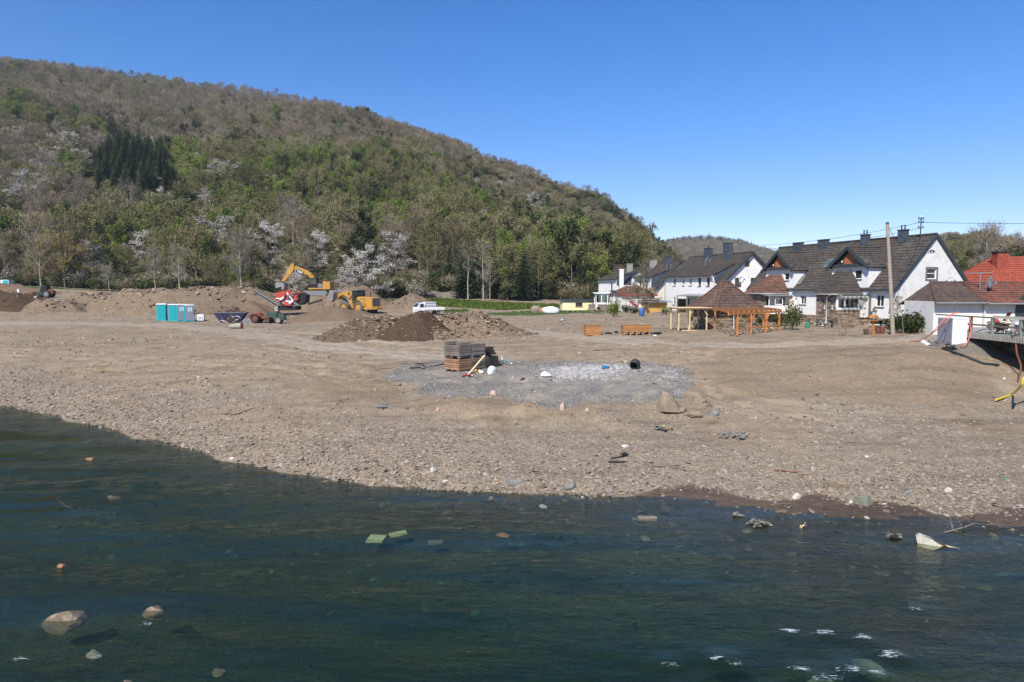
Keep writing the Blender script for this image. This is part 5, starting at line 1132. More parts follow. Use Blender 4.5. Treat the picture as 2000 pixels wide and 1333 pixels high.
m = MB(); m.box(1.2, 2.2, 1.7, 2.5, 4.6, 6.7); m.build('chimney', M_TILEO, rd); m = MB(); m.box(1.1, 2.3, 1.6, 2.6, 6.702, 6.8); m.build('chimney_cap', M_STEEL, rd)
dish('grey dish on the roof ridge of the red-brown outbuilding', (35.6, 51.4, 6.0), R(35), .45, 1.0); dish('small white dish behind the dark brown outbuilding', (33.6, 53.0, 6.7), R(30), .3, .5, M_PLAST)
tv = thing('television_aerial', 'horizontal bar aerial above the outbuilding roofs', 'aerial', (35.2, 51.5, 6.0)); m = MB(); m.tube([(0, 0, 0), (0, 0, 1.75)], .035, 6); m.bar((-1.2, 0, 1.7), (.9, 0, 1.74), .05, .05); m.build('mast', M_GUT, tv)
# ================================================================ spoil heaps and stones
def soil_mat(name, dk, md, lt, peb=.5, sc=1.0):
    g = NG(name); co = g.coord(); a = g.noise(.8 * sc, co, 8, .65); b = g.noise(6 * sc, co, 6, .7); v = g.vor(11 * sc, co, out='Color'); s = g.n('ShaderNodeSeparateColor'); g.l(v, s.inputs[0])
    c = g.ramp(g.math('MULTIPLY_ADD', a, .5, g.math('MULTIPLY', b, .5)), [(.33, dk), (.5, md), (.68, lt)])
    c = g.mix(peb, c, g.ramp(s.outputs[0], [(0, dk), (.5, md), (.9, lt), (1, tuple(min(1, x * 1.5) for x in lt))]))
    d = g.vor(11 * sc, co, out='Distance')
    return g.done(g.bsdf(c, .95, g.bump(g.math('SUBTRACT', b, d), .8, .12), .15))
M_SPOIL = soil_mat('spoil_brown', (.12, .085, .055), (.21, .155, .105), (.32, .25, .175))
M_DSOIL = soil_mat('soil_dark', (.045, .028, .017), (.080, .052, .032), (.135, .092, .06), .4)
M_SPOILD = soil_mat('rubble_dark', (.08, .056, .037), (.14, .10, .068), (.21, .155, .11))
M_FINE = soil_mat('soil_fine', (.15, .10, .065), (.20, .138, .09), (.25, .18, .12), .15)
M_RUB = soil_mat('rubble_tan', (.11, .077, .05), (.20, .145, .098), (.31, .24, .17), .6)
M_GRAVG = soil_mat('gravel_grey', (.15, .135, .115), (.23, .205, .175), (.31, .28, .24), .3, 2)
RUBPTS = []
def heap(label, cx, cy, rx, ry, h, mat, rot=0, plate=0.0, n=.18, ns=1.2, name='spoil_heap', pw=1.0, res=64, stonesN=0, smin=.05, smax=.2, top=None):
    nr = res // 2; th = np.linspace(0, 2 * np.pi, res, endpoint=False); rr = np.linspace(0, 1.08, nr)
    Rr, Th = np.meshgrid(rr, th, indexing='ij')
    wob = 1 + .13 * np.sin(2 * Th + cx) + .08 * np.sin(5 * Th + cy)
    lx = Rr * np.cos(Th) * rx * wob; ly = Rr * np.sin(Th) * ry * wob
    c_, s_ = math.cos(rot), math.sin(rot); X = cx + lx * c_ - ly * s_; Y = cy + lx * s_ + ly * c_
    def prof(r): return np.clip((1 - r) / (1 - plate), 0, 1) ** pw
    gz = ground_h(X.ravel(), Y.ravel()).reshape(X.shape)
    Z = gz + h * prof(Rr) * (1 + fbm(X, Y, 5, 3) * .5) + (fbm(X, Y, ns, 4) * n + fbm(X, Y, .35, 2) * n * .4) * np.clip(prof(Rr) * 4, 0, 1) - .12 * sstep(.96, 1.05, Rr)
    if top is not None: Z = np.minimum(Z, top + fbm(X, Y, 2, 3) * .3)
    zb = H1(cx, cy)
    me = bpy.data.meshes.new(name); P = np.stack([X - cx, Y - cy, Z - zb], -1).reshape(-1, 3)
    fs = []
    for i in range(nr - 1):
        for k in range(res): k2 = (k + 1) % res; fs.append((i * res + k, (i + 1) * res + k, (i + 1) * res + k2, i * res + k2))
    me.from_pydata(P.tolist(), [], fs); me.materials.append(mat); me.polygons.foreach_set('use_smooth', [True] * len(fs)); me.update()
    o = obj(name, me, None, label, 'earth heap', None, None, (cx, cy, zb))
    for k in range(stonesN):
        i = rs.randint(2, nr - 1); j = rs.randint(0, res); s = smin * (smax / smin) ** (rs.rand() ** 1.8)
        RUBPTS.append((X[i, j] + rs.uniform(-.2, .2), Y[i, j] + rs.uniform(-.2, .2), Z[i, j] + s * .15, s))
    return o
def gxy(px, D): q = at_d(px, 600, D); return q[0], D
x, y = gxy(385, 110); heap('long low mound of brown spoil stretching behind the toilet cabins', x, y, 16.5, 8, 3.7, M_SPOIL, 0.04, .62, .30, 2.0, pw=.8, res=120, stonesN=900, smin=.1, smax=.45, top=6.75)
x, y = gxy(205, 112); heap('left shoulder of the long brown spoil mound', x, y, 8.5, 6, 2.3, M_SPOIL, 0.1, .45, .30, 2.0, res=80, stonesN=300, smin=.1, smax=.4)
x, y = gxy(-10, 106); heap('dark brown earth bank at the left edge below the tractor', x, y, 9.5, 5, 2.5, M_DSOIL, -.05, .55, .35, 1.5, name='earth_bank', res=90, stonesN=300, smin=.1, smax=.4)
x, y = gxy(110, 104); heap('low rough earth bank in front of the tractor', x, y, 5.0, 3.2, 1.5, M_SPOIL, 0, .5, .3, 1.2, name='earth_bank', stonesN=150, smin=.1, smax=.4)
x, y = gxy(-60, 140); heap('orange-brown sandy embankment at the far left', x, y, 16, 7, 1.5, M_FINE, 0, .6, .15, 3, name='embankment')
x, y = gxy(640, 112); heap('brown mound that the yellow excavator stands on', x, y, 5.8, 5.5, 3.1, M_SPOIL, 0, .5, .2, 1.4, stonesN=200, smin=.08, smax=.3, top=5.35)
x, y = gxy(690, 122); heap('dark heap behind the excavator and loader', x, y, 7.5, 4, 3.4, M_FINE, 0, .2, .2, 1.4)
x, y = gxy(800, 120); heap('brown mound to the right of the wheel loader', x, y, 5.0, 5.5, 2.3, M_SPOIL, 0, .25, .2, 1.4, stonesN=120, smin=.08, smax=.3)
x, y = gxy(655, 95); heap('smooth heap of sieved brown soil in front of the wheel loader', x, y, 6.4, 4.6, 1.9, M_FINE, .1, .1, .05, 2.2)
x, y = gxy(482, 100); heap('small pointed cone of sieved soil under the conveyor end', x, y, 5.2, 3.6, 2.3, M_FINE, .1, .0, .04, 2.2)
x, y = gxy(733, 61.8); heap('stony rubble pile left of the dark soil', x, y, 5.2, 3.6, 1.95, M_SPOILD, .1, .15, .22, .8, name='rubble_pile', res=90, stonesN=1000, smin=.05, smax=.22)
x, y = gxy(812, 60); heap('dark brown topsoil pile between the rubble piles', x, y, 3.9, 3.3, 2.0, M_DSOIL, .1, .36, .2, 1.1, name='topsoil_pile', res=80, stonesN=350, smin=.03, smax=.13)
x, y = gxy(905, 62.5); heap('long stony pile tapering off to the right of the dark soil', x, y, 6.2, 3.4, 1.7, M_RUB, -.12, .2, .2, .9, name='rubble_pile', res=90, stonesN=1200, smin=.05, smax=.24)
x, y = gxy(845, 58.5); heap('light gravelly foot of the topsoil pile', x, y, 2.4, 1.5, 1.0, M_RUB, .1, .1, .12, .8, name='rubble_pile', stonesN=500, smin=.04, smax=.18)
q = hit(1897, 690, 20, 80); heap('grey gravel cone against the bridge abutment', q[0] + .5, q[1] + 1.0, 2.1, 2.0, 1.0, M_GRAVG, 0, .05, .05, 1.0, name='gravel_cone')
# ---- stone prototypes
SPROTO = bpy.data.collections.new('stone_prototypes')
g = NG('river_stone'); oi = g.n('ShaderNodeObjectInfo'); co = g.coord()
c = g.ramp(oi.outputs['Random'], [(.0, (.11, .088, .068)), (.2, (.215, .176, .134)), (.45, (.295, .243, .185)), (.7, (.365, .305, .24)), (.86, (.29, .205, .14)), (.96, (.38, .335, .28)), (.985, (.40, .36, .30)), (1.0, (.62, .58, .53))])
n_ = g.noise(14, co, 4, .7); c = g.mix(g.math('MULTIPLY', n_, .5), c, (.17, .145, .12)); M_STN = g.done(g.bsdf(c, .85, None, .2))
def rock_mesh(seed, flat=.5, sub=1, jag=.25, name='stone'):
    r = random.Random(seed); bm = bmesh.new(); bmesh.ops.create_icosphere(bm, subdivisions=sub, radius=1)
    for v in bm.verts:
        v.co *= 1 + r.uniform(-jag, jag); v.co.z *= flat; v.co.x *= 1.25
    for _ in range(3 if sub < 3 else 7):
        n_ = Vector((r.uniform(-1, 1), r.uniform(-1, 1), r.uniform(-.2, 1))).normalized(); d = r.uniform(.45, .8)
        for v in bm.verts:
            k = v.co.dot(n_) - d * (flat if abs(n_.z) > .6 else 1)
            if k > 0: v.co -= n_ * k
    me = bpy.data.meshes.new(name); bm.to_mesh(me); bm.free(); return me
for k in range(7):
    me = rock_mesh(50 + k, (.35, .5, .25, .6, .4, .3, .5)[k], 1, .22); me.materials.append(M_STN); o = bpy.data.objects.new('s%02d' % k, me); SPROTO.objects.link(o)
def scatter_stones(name, label, P, S, cat='stones'):
    P = np.asarray(P); n = len(P); S = np.asarray(S)
    rot = np.stack([rs.normal(0, .3, n), rs.normal(0, .3, n), rs.uniform(0, 6.28, n)], -1); sc = np.stack([S * rs.uniform(.7, 1.3, n), S * rs.uniform(.6, 1.1, n), S * rs.uniform(.7, 1.2, n)], -1)
    return scatter(name, SPROTO, P, rot, sc, rs.randint(0, 7, n), label=label, cat=cat)
shw = np.array([at_z(a, b, 0)[:2] for a, b in SHORE])
def shore_pt(n, dmin, dmax, pw_=1.0):
    i = rs.randint(0, len(shw) - 1, n * 2); L = np.hypot(*(shw[1:] - shw[:-1]).T); i = rs.choice(len(L), n * 2, p=L / L.sum()); t = rs.rand(n * 2)
    p = shw[i] + (shw[i + 1] - shw[i]) * t[:, None]; d = (shw[i + 1] - shw[i]) / L[i][:, None]; nr = np.stack([-d[:, 1], d[:, 0]], -1)
    off = dmin + (dmax - dmin) * rs.rand(n * 2) ** pw_; q = p + nr * off[:, None]; return q[:n], off[:n]
# shore band
q, off = shore_pt(42000, -.25, 5.0, 1.5); z = ground_h(q[:, 0], q[:, 1]); zm = poly_sd(q[:, 0], q[:, 1], Z_MUD)
s = .020 * (5.0 ** (rs.rand(len(q)) ** 2.5)) * np.clip(1.25 - off * .1, .7, 1.2); keep = (zm > -.15 + rs.normal(0, .12, len(q))) | (rs.rand(len(q)) < .03)
scatter_stones('shore_stones', 'pale flat river stones packed along the waterline', np.c_[q, z + s * .15][keep], s[keep])
# open beach
D_ = np.exp(rs.uniform(np.log(17), np.log(60), 110000)); P_x = rs.uniform(-250, 2250, len(D_)); X_ = (P_x - 1000) / FPX * D_
z = ground_h(X_, D_, False); dens = np.clip(1.25 - z / 2.0, .10, 1) * (.12 + 2.0 * np.clip(fbm(X_, D_, 3.5, 3) + .35, 0, 1) ** 1.5)
inpad = poly_sd(X_, D_, Z_PAD) < 0; insilt = (poly_sd(X_, D_, Z_SILT) < 0) | (poly_sd(X_, D_, Z_SILT2) < 0)
dens = dens * np.where(inpad, .5, 1) * np.where(insilt, .35, 1) * (z > .05) * np.where(poly_sd(X_, D_, Z_MUD) < 0, .02, 1)
for pts_, wd in zip(Z_TRACK, TRW): dens = dens * np.where(seg_d(X_, D_, pts_) < wd, .25, 1)
keep = rs.rand(len(D_)) < dens * .85
X_, D_, z = X_[keep], D_[keep], ground_h(X_[keep], D_[keep]); s = .014 * (7.5 ** (rs.rand(len(X_)) ** 3.0)) * np.clip(D_ / 26, .9, 1.6)
scatter_stones('beach_gravel', 'scattered grey and brown gravel over the river bank', np.c_[X_, D_, z + s * .12], s)
# crushed stone of the pad, thicker along its front lip
bx0 = np.array(Z_PAD); X_ = rs.uniform(bx0[:, 0].min(), bx0[:, 0].max(), 60000); D_ = rs.uniform(bx0[:, 1].min() - .4, bx0[:, 1].max(), 60000); sdp = poly_sd(X_ + fbm(X_, D_, 1.2, 3) * .5, D_ + fbm(X_ + 9, D_, 1.2, 3) * .5, Z_PAD); frn = np.exp(-((sdp + .5) / .7) ** 2)
kp = (sdp < .25) & (rs.rand(60000) < .07 + .3 * frn); X_, D_ = X_[kp], D_[kp]; z = ground_h(X_, D_); s = .018 * (3.2 ** (rs.rand(len(X_)) ** 2.2))
GPR = bpy.data.collections.new('crushed_stone_prototypes'); g = NG('crushed_stone'); oi = g.n('ShaderNodeObjectInfo'); M_CRS = g.done(g.bsdf(g.ramp(oi.outputs['Random'], [(0, (.09, .088, .085)), (.5, (.17, .165, .155)), (.85, (.25, .24, .22)), (.97, (.32, .30, .27)), (1, (.6, .58, .55))]), .9, None, .2))
for k in range(7): me = rock_mesh(130 + k, .6, 1, .22); me.materials.append(M_CRS); o = bpy.data.objects.new('c%02d' % k, me); GPR.objects.link(o)
SPR_ = SPROTO; SPROTO = GPR; scatter_stones('pad_gravel', 'dark crushed stone covering the grey pad', np.c_[X_, D_, z + s * .2], s); SPROTO = SPR_
# far ground lumps
D_ = np.exp(rs.uniform(np.log(55), np.log(125), 9000)); P_x = rs.uniform(-250, 1350, len(D_)); X_ = (P_x - 1000) / FPX * D_; kp = np.ones(len(D_), bool)
for pts_, wd in zip(Z_TRACK, TRW): kp &= seg_d(X_, D_, pts_) > wd
kp &= (fbm(X_, D_, 6, 3) > -.15); X_, D_ = X_[kp], D_[kp]; z = ground_h(X_, D_); s = .03 * (6 ** (rs.rand(len(X_)) ** 2.2))
scatter_stones('ground_clods', 'loose clods and stones on the bare ground', np.c_[X_, D_, z + s * .1], s)
g = NG('rubble_stone'); oi = g.n('ShaderNodeObjectInfo'); M_RBS = g.done(g.bsdf(g.ramp(oi.outputs['Random'], [(0, (.085, .06, .04)), (.4, (.175, .125, .085)), (.75, (.26, .195, .135)), (.95, (.34, .27, .20)), (1, (.5, .45, .38))]), .9, None, .2))
RPROTO = bpy.data.collections.new('rubble_prototypes')
for k in range(7): me = rock_mesh(90 + k, .55, 1, .25); me.materials.append(M_RBS); o = bpy.data.objects.new('r%02d' % k, me); RPROTO.objects.link(o)
RUBPTS = np.array(RUBPTS); SPR_ = SPROTO; SPROTO = RPROTO; scatter_stones('heap_rubble', 'broken stones lying on the spoil and rubble heaps', RUBPTS[:, :3], RUBPTS[:, 3]); SPROTO = SPR_
# stones on the river bed and dark wet stones in the shallows
q, off = shore_pt(9000, -7, -.1, .8); z = ground_h(q[:, 0], q[:, 1]); s = .04 * (5 ** (rs.rand(len(q)) ** 2)); kp = z < -.02
g = NG('wet_stone'); oi = g.n('ShaderNodeObjectInfo'); M_WET = g.done(g.bsdf(g.ramp(oi.outputs['Random'], [(0, (.04, .034, .024)), (.6, (.09, .075, .05)), (.93, (.14, .11, .07)), (1, (.24, .20, .13))]), .6, None, .3))
WPROTO = bpy.data.collections.new('wet_stone_prototypes')
for k in range(7): me = rock_mesh(70 + k, .4, 1, .22); me.materials.append(M_WET); o = bpy.data.objects.new('w%02d' % k, me); WPROTO.objects.link(o)
n_ = kp.sum(); S = s[kp]; scatter('river_bed_stones', WPROTO, np.c_[q, z][kp], np.c_[rs.normal(0, .2, n_), rs.normal(0, .2, n_), rs.uniform(0, 6, n_)], np.c_[S, S, S * .8], rs.randint(0, 7, n_), label='dark stones lying on the river bed in the shallows', cat='stones')

# ================================================================ machines
M_CATY = paint('machine_yellow', (.47, .255, .05), .5, .12, 2.5, grime=.35)
M_RED = paint('machine_red', (.46, .055, .04), .55, .2, 3, grime=.55)
M_TYRE = paint('tyre_dusty', (.12, .105, .09), .95, .25, 6)
M_TYRED = paint('tyre_black', (.03, .028, .026), .9, .25, 6)
M_BLACK = paint('black_rubber', (.018, .018, .018), .8, .2, 5)
M_GREYM = paint('machine_grey', (.22, .23, .24), .5, .15, 4, metal=.3, grime=.2)
M_BUCK = paint('bucket_steel', (.30, .28, .27), .55, .2, 4, metal=.3, grime=.5)
M_WHITE = paint('vehicle_white', (.76, .77, .78), .35, .04, 2, grime=.1)
M_BLUE = paint('skip_blue', (.03, .038, .12), .7, .35, 3, grime=.95)
M_GREEN = paint('machine_green', (.035, .085, .065), .8, .3, 4, grime=.7)
M_RUSTM = paint('rusty_steel', (.17, .065, .04), .85, .35, 5)
M_TEAL = paint('cabin_turquoise', (.012, .36, .40), .55, .05, 3)
M_CABG = paint('cabin_grey', (.27, .28, .33), .6, .05, 3)
M_BLK = paint('logo_black', (.015, .015, .015), .5, .02, 3)
M_TXT = paint('logo_white', (.8, .8, .78), .6, .02, 3)
def text_mesh(s, size, mat, ext=.01):
    cu = bpy.data.curves.new('lettering', 'FONT'); cu.body = s; cu.size = size; cu.extrude = ext; cu.align_x = 'CENTER'; cu.align_y = 'CENTER'; cu.offset = size * .03
    o = bpy.data.objects.new('tmp', cu); COL.objects.link(o); dg = bpy.context.evaluated_depsgraph_get(); me = bpy.data.meshes.new_from_object(o.evaluated_get(dg)); me.materials.clear(); me.materials.append(mat)
    bpy.data.objects.remove(o); bpy.data.curves.remove(cu); me.name = 'lettering'; return me
def wheel(par, c, r, w_, rim=M_CATY, tyre=M_TYRE, axis='y', rr=.5):
    m = MB(); n = 28; pr = [(-w_ / 2, r * .62), (-w_ / 2, r * .93), (-w_ * .36, r), (w_ * .36, r), (w_ / 2, r * .93), (w_ / 2, r * .62)]
    vs = []
    for k in range(n):
        a = 2 * math.pi * k / n; j = 1.0 if k % 2 else .972
        for (o_, q) in pr: vs.append((q * (j if q > r * .9 else 1) * math.cos(a), o_, q * (j if q > r * .9 else 1) * math.sin(a)))
    fs = [(k * 6 + i, k * 6 + i + 1, ((k + 1) % n) * 6 + i + 1, ((k + 1) % n) * 6 + i) for k in range(n) for i in range(5)]
    m.add(vs, fs, 0, False)
    t = m.build('wheel', tyre, par); t.location = c
    if axis == 'x': t.rotation_euler = (0, 0, R(90))
    m = MB(); m.cyl((0, 0, 0), r * .64, w_ * .72, 20, axis='y'); m.cyl((0, 0, 0), r * .22, w_ * .9, 10, axis='y'); m.build('rim', rim, t); return t
def decal(par, me, loc, rot, bgw, bgh, bg=M_BLK):
    m = MB(); m.box(-bgw / 2, bgw / 2, -bgh / 2, bgh / 2, -.012, 0); o = m.build('logo_panel', bg, par); o.location = loc; o.rotation_euler = rot
    obj('lettering', me, o, loc=(0, 0, .012)); return o
T_CAT = text_mesh('CAT', .52, M_TXT); T_CATS = text_mesh('CAT', .36, M_TXT)
# ---- excavator, seen side-on with its arm reaching left over the screener
q = at_d(620, 578, 114); ex = thing('excavator', 'yellow tracked excavator on the mound with arm reaching left over the red screener', 'excavator', (q[0], 114, q[2]), R(0))
def xz(px_, py_): return ((px_ - 620) / 11.7, (578 - py_) / 11.7)
for sy in (-1, 1):
    m = MB(); y0 = sy * 1.25 - .3; L = 2.1
    m.prism([(-L, .45), (-L + .35, .05), (L - .35, .05), (L, .45), (L - .3, .85), (-L + .3, .85)], y0, y0 + .6); tr_ = m.build('track', M_GREYM, ex)
    tm_ = MB(); tm_.box(-.09, .09, y0 - .01, y0 + .61, -.03, .03); tme = tm_.mesh('track_shoe', M_RUSTM)
    for k in range(15): obj('track_shoe', tme, tr_, loc=(-L + .4 + k * (2 * L - .8) / 14, 0, .87))
    for k in range(15): obj('track_shoe', tme, tr_, loc=(-L + .4 + k * (2 * L - .8) / 14, 0, .03))
m = MB(); m.box(-1.0, 1.0, -.9, .9, .5, .95); m.cyl((0, 0, 1.0), .75, .25, 16); m.build('undercarriage', M_BLACK, ex)
m = MB(); m.prism([(-1.2, 1.1), (2.35, 1.1), (2.35, 2.1), (1.3, 2.35), (-.2, 2.2), (-1.2, 1.7)], -1.3, 1.3); m.build('body', M_BLACK, ex)
m = MB(); m.prism([(1.25, 1.05), (2.4, 1.05), (2.5, 1.4), (2.45, 2.25), (1.3, 2.4)], -1.36, 1.36); m.build('counterweight', M_CATY, ex)
m = MB(); m.box(-1.1, 2.3, -1.38, -1.305, 1.08, 1.3); m.build('side_skirt', M_CATY, ex)
m = MB(); m.box(-.95, .35, -1.34, -.2, 1.3, 2.95); cb = m.build('cab', M_BLACK, ex); m = MB(); m.box(-.85, .25, -1.36, -1.345, 1.9, 2.8); m.build('cab_window', M_GLASS, cb)
b0 = xz(614, 551); pts_ = [(-.7, 1.7), b0, xz(608, 539), xz(596, 530), xz(578, 523)]
m = MB()
for i in range(4):
    a, b = pts_[i], pts_[i + 1]; m.bar((a[0], -.0, a[1]), (b[0], -.0, b[1]), .42, (.55, .75, .72, .55)[i], up=(0, 0, 1))
m.build('boom', M_CATY, ex)
s0, s1 = xz(575, 517), xz(553, 550); m = MB(); m.prism([(s0[0] - .5, s0[1] - .1), (s0[0] + .05, s0[1] + .25), (s0[0] + .12, s0[1] - .6), (s0[0] - .2, s0[1] - 1.3), (s1[0] + .3, s1[1]), (s1[0] - .1, s1[1])], -.2, .2); m.build('stick', M_CATY, ex)
m = MB()
for yy in (-.35, .35): m.tube([(-.2, yy, 1.9), (xz(604, 545)[0], yy, xz(604, 545)[1]), (xz(601, 537)[0], yy, xz(601, 537)[1])], .09, 8)
m.build('boom_cylinder', M_BLACK, ex)
m = MB(); m.tube([(xz(600, 526)[0], 0, xz(600, 526)[1]), (xz(584, 520)[0], 0, xz(584, 520)[1])], .1, 8); m.build('stick_cylinder', M_BLACK, ex)
m = MB(); m.tube([(xz(571, 522)[0] - .3, 0, xz(571, 522)[1]), (xz(552, 543)[0], 0, xz(552, 543)[1])], .08, 8); m.build('bucket_cylinder', M_GREYM, ex)
c0 = xz(549, 559); m = MB(); m.prism([(c0[0] - .7, c0[1] + .5), (c0[0] + .6, c0[1] + .55), (c0[0] + .85, c0[1] + .1), (c0[0] + .75, c0[1] - .5), (c0[0] + .3, c0[1] - .65), (c0[0] + .45, c0[1] - .1), (c0[0] - .6, c0[1] - .35)], -.75, .75); bk = m.build('bucket', M_BUCK, ex)
tm_ = MB(); tm_.prism([(0, 0), (.1, .0), (.05, -.28)], -.06, .06); tme = tm_.mesh('tooth', M_GREYM)
for k in range(5): obj('tooth', tme, bk, loc=(c0[0] + .3, -.6 + k * .3, c0[1] - .6))
bx_, bz_ = xz(588, 532); decal(ex, T_CAT, (bx_, -.25, bz_), (R(90), 0, 0), 1.25, .6).rotation_euler = Euler((R(90), R(29), 0))
decal(ex, T_CATS, (.85, -1.33, 1.75), (R(90), 0, 0), .9, .5)
for k in range(6): m = MB(); m.tube([(-.9 + k * .6, -1.33, 2.0 if k > 1 else 1.3), (-.9 + k * .6, -1.33, 2.55 if k > 1 else 1.7)], .025, 5); m.build('handrail', M_BLACK, ex)
m = MB(); m.tube([(.9, -.4, 2.3), (.9, -.4, 2.85)], .07, 8); m.build('exhaust', M_BLACK, ex); m = MB(); m.box(.5, 1.2, -1.37, -1.31, 1.35, 2.0); m.build('side_door', M_GREYM, ex)
# ---- wheel loader, turned away from the camera with raised bucket
q = at_d(715, 615, 106); wl = thing('wheel_loader', 'yellow wheel loader with raised bucket, rear grille towards the river', 'wheel loader', (q[0], 106, q[2] + .05), R(141)); wl.scale = (1.1, 1.1, 1.1)
for (xx, yy) in ((0, -1.15), (0, 1.15), (3.3, -1.15), (3.3, 1.15)): wheel(wl, (xx, yy, .92), .92, .66)
m = MB(); m.prism([(-2.2, 1.15), (1.1, 1.15), (1.1, 2.35), (.6, 2.5), (-1.6, 2.42), (-2.25, 2.25)], -.72, .72); m.build('engine_hood', M_CATY, wl)
m = MB(); m.box(-2.34, -2.253, -.62, .62, 1.25, 2.3); gr_ = m.build('grille', M_BLACK, wl)
sm_ = MB(); sm_.box(-2.38, -2.345, -.58, .58, 0, .06); sme = sm_.mesh('grille_slat', M_GREYM)
for k in range(8): obj('grille_slat', sme, gr_, loc=(0, 0, 1.3 + k * .12))
m = MB(); m.prism([(-2.75, .75), (-.9, .75), (-.9, 1.15), (-2.2, 1.15), (-2.6, 1.1)], -1.15, 1.15); m.box(-2.95, -2.755, -.5, .5, .85, 1.05); m.build('rear_counterweight', M_CATY, wl)
for s in (-1, 1):
    m = MB()
    for k in range(6): a0, a1 = math.pi * (.08 + k * .14), math.pi * (.08 + (k + 1) * .14); m.bar((1.12 * math.cos(a0), s * 1.1, .92 + 1.12 * math.sin(a0)), (1.12 * math.cos(a1), s * 1.1, .92 + 1.12 * math.sin(a1)), .7, .06)
    m.build('mudguard', M_CATY, wl)
m = MB(); m.box(.95, 2.15, -.68, .68, 1.45, 3.35); cb = m.build('cab', M_BLACK, wl)
for s in (-1, 1): m = MB(); m.bar((2.1, s * .7, 3.0), (2.3, s * 1.15, 3.0), .03, .03); m.box(2.27, 2.33, s * 1.15 - .1, s * 1.15 + .1, 2.7, 3.05); m.build('mirror', M_BLACK, wl)
for s in (-1, 1):
    for z in (.35, .65, .95): m = MB(); m.box(1.3, 1.75, s * .98 - .05, s * .98 + .05, z, z + .04); m.build('step', M_BLACK, wl)
m = MB(); m.box(1.05, 2.05, -.7, -.685, 2.1, 3.2); m.box(.93, .945, -.55, .55, 2.45, 3.2); m.box(1.05, 2.05, .685, .7, 2.1, 3.2); m.build('cab_window', M_GLASS, cb)
m = MB(); m.box(.75, 2.4, -.85, .85, 3.352, 3.5); m.build('cab_roof', M_GREYM, wl)
m = MB(); m.tube([(-.6, -.35, 2.45), (-.6, -.35, 3.1)], .06, 8); m.build('exhaust', M_BLACK, wl)
m = MB(); m.box(2.15, 4.1, -.55, .55, .8, 1.7); m.prism([(2.3, 1.7), (3.2, 1.7), (3.0, 2.5), (2.5, 2.6)], -.5, .5); m.build('front_frame', M_CATY, wl)
for s in (-1, 1):
    m = MB(); m.bar((2.6, s * .62, 2.4), (4.3, s * .62, 3.0), .16, .45); m.bar((4.3, s * .62, 3.0), (5.5, s * .62, 2.55), .16, .4); m.build('lift_arm', M_CATY, wl)
    m = MB(); m.tube([(2.9, s * .45, 1.5), (4.1, s * .45, 2.7)], .09, 8); m.build('lift_cylinder', M_GREYM, wl)
m = MB(); m.bar((3.0, 0, 2.7), (4.6, 0, 3.25), .2, .35); m.build('tilt_link', M_CATY, wl)
m = MB(); m.prism([(5.3, 3.1), (5.55, 1.95), (6.3, 1.45), (7.05, 1.5), (6.4, 1.75), (5.85, 2.15), (5.75, 2.9), (6.3, 3.35), (5.6, 3.4)], -1.5, 1.5); bk = m.build('bucket', M_BUCK, wl)
m = MB(); m.prism([(5.3, 3.1), (5.55, 1.95), (6.3, 1.45), (7.05, 1.5), (6.3, 3.35), (5.6, 3.4)], -1.54, -1.502); m.prism([(5.3, 3.1), (5.55, 1.95), (6.3, 1.45), (7.05, 1.5), (6.3, 3.35), (5.6, 3.4)], 1.502, 1.54); m.build('bucket_side', M_BUCK, bk)
m = MB(); m.box(5.15, 5.35, -.8, .8, 2.3, 3.0); m.build('bucket_mount', M_CATY, bk)
decal(wl, T_CATS, (-.2, .735, 1.95), (R(90), 0, R(180)), .95, .5); decal(wl, T_CATS, (-.2, -.735, 1.95), (R(90), 0, 0), .95, .5)
# ---- red screening plant with its stacking conveyor
q = at_d(568, 600, 102); sc1 = thing('screening_plant', 'red and grey screening plant with long black stacking conveyor', 'screening machine', (q[0], 102, q[2]), 0)
def s2(px_, py_): return ((px_ - 568) / 13.07, (600 - py_) / 13.07)
def plate(par, name, pts2, y0, y1, mat): m = MB(); m.prism([s2(*p) for p in pts2], y0, y1); return m.build(name, mat, par)
plate(sc1, 'chassis', [(548, 598), (590, 594), (590, 589), (548, 592)], -.9, .9, M_GREYM)
plate(sc1, 'hopper_wing', [(544, 573), (562, 568), (564, 577), (553, 590), (546, 588)], -1.3, -1.1, M_RED); plate(sc1, 'hopper_wing', [(544, 573), (562, 566), (564, 577), (553, 590), (546, 588)], 1.1, 1.3, M_RED)
plate(sc1, 'screen_box', [(555, 583), (566, 574), (584, 590), (572, 597)], -.9, .9, M_GREYM)
plate(sc1, 'feed_hopper', [(574, 596), (580, 590), (591, 571), (587, 570), (577, 586), (571, 594)], -1.4, -1.15, M_RED); plate(sc1, 'feed_hopper', [(574, 596), (580, 590), (591, 571), (587, 570), (577, 586), (571, 594)], 1.15, 1.4, M_RED)
plate(sc1, 'hopper_back', [(578, 594), (592, 572), (602, 577), (600, 590), (590, 596)], -1.12, 1.12, M_BLACK)
plate(sc1, 'top_flap', [(569, 573), (574, 568), (578, 570), (574, 577)], -.8, .8, M_RED)
plate(sc1, 'engine_box', [(562, 596), (574, 597), (573, 588), (563, 588)], -1.45, -1.3, M_RED)
for k, (a_, b_) in enumerate([((550, 575), (563, 596)), ((556, 571), (556, 597)), ((560, 590), (548, 596)), ((566, 572), (582, 593)), ((570, 576), (562, 592))]):
    m = MB(); u, v = s2(*a_), s2(*b_); m.bar((u[0], -1.05 - .05 * k, u[1]), (v[0], -1.05 - .05 * k, v[1]), .1, .16); m.build('brace', M_PLAST if k in (0, 3) else M_RED, sc1)
r7 = random.Random(77)
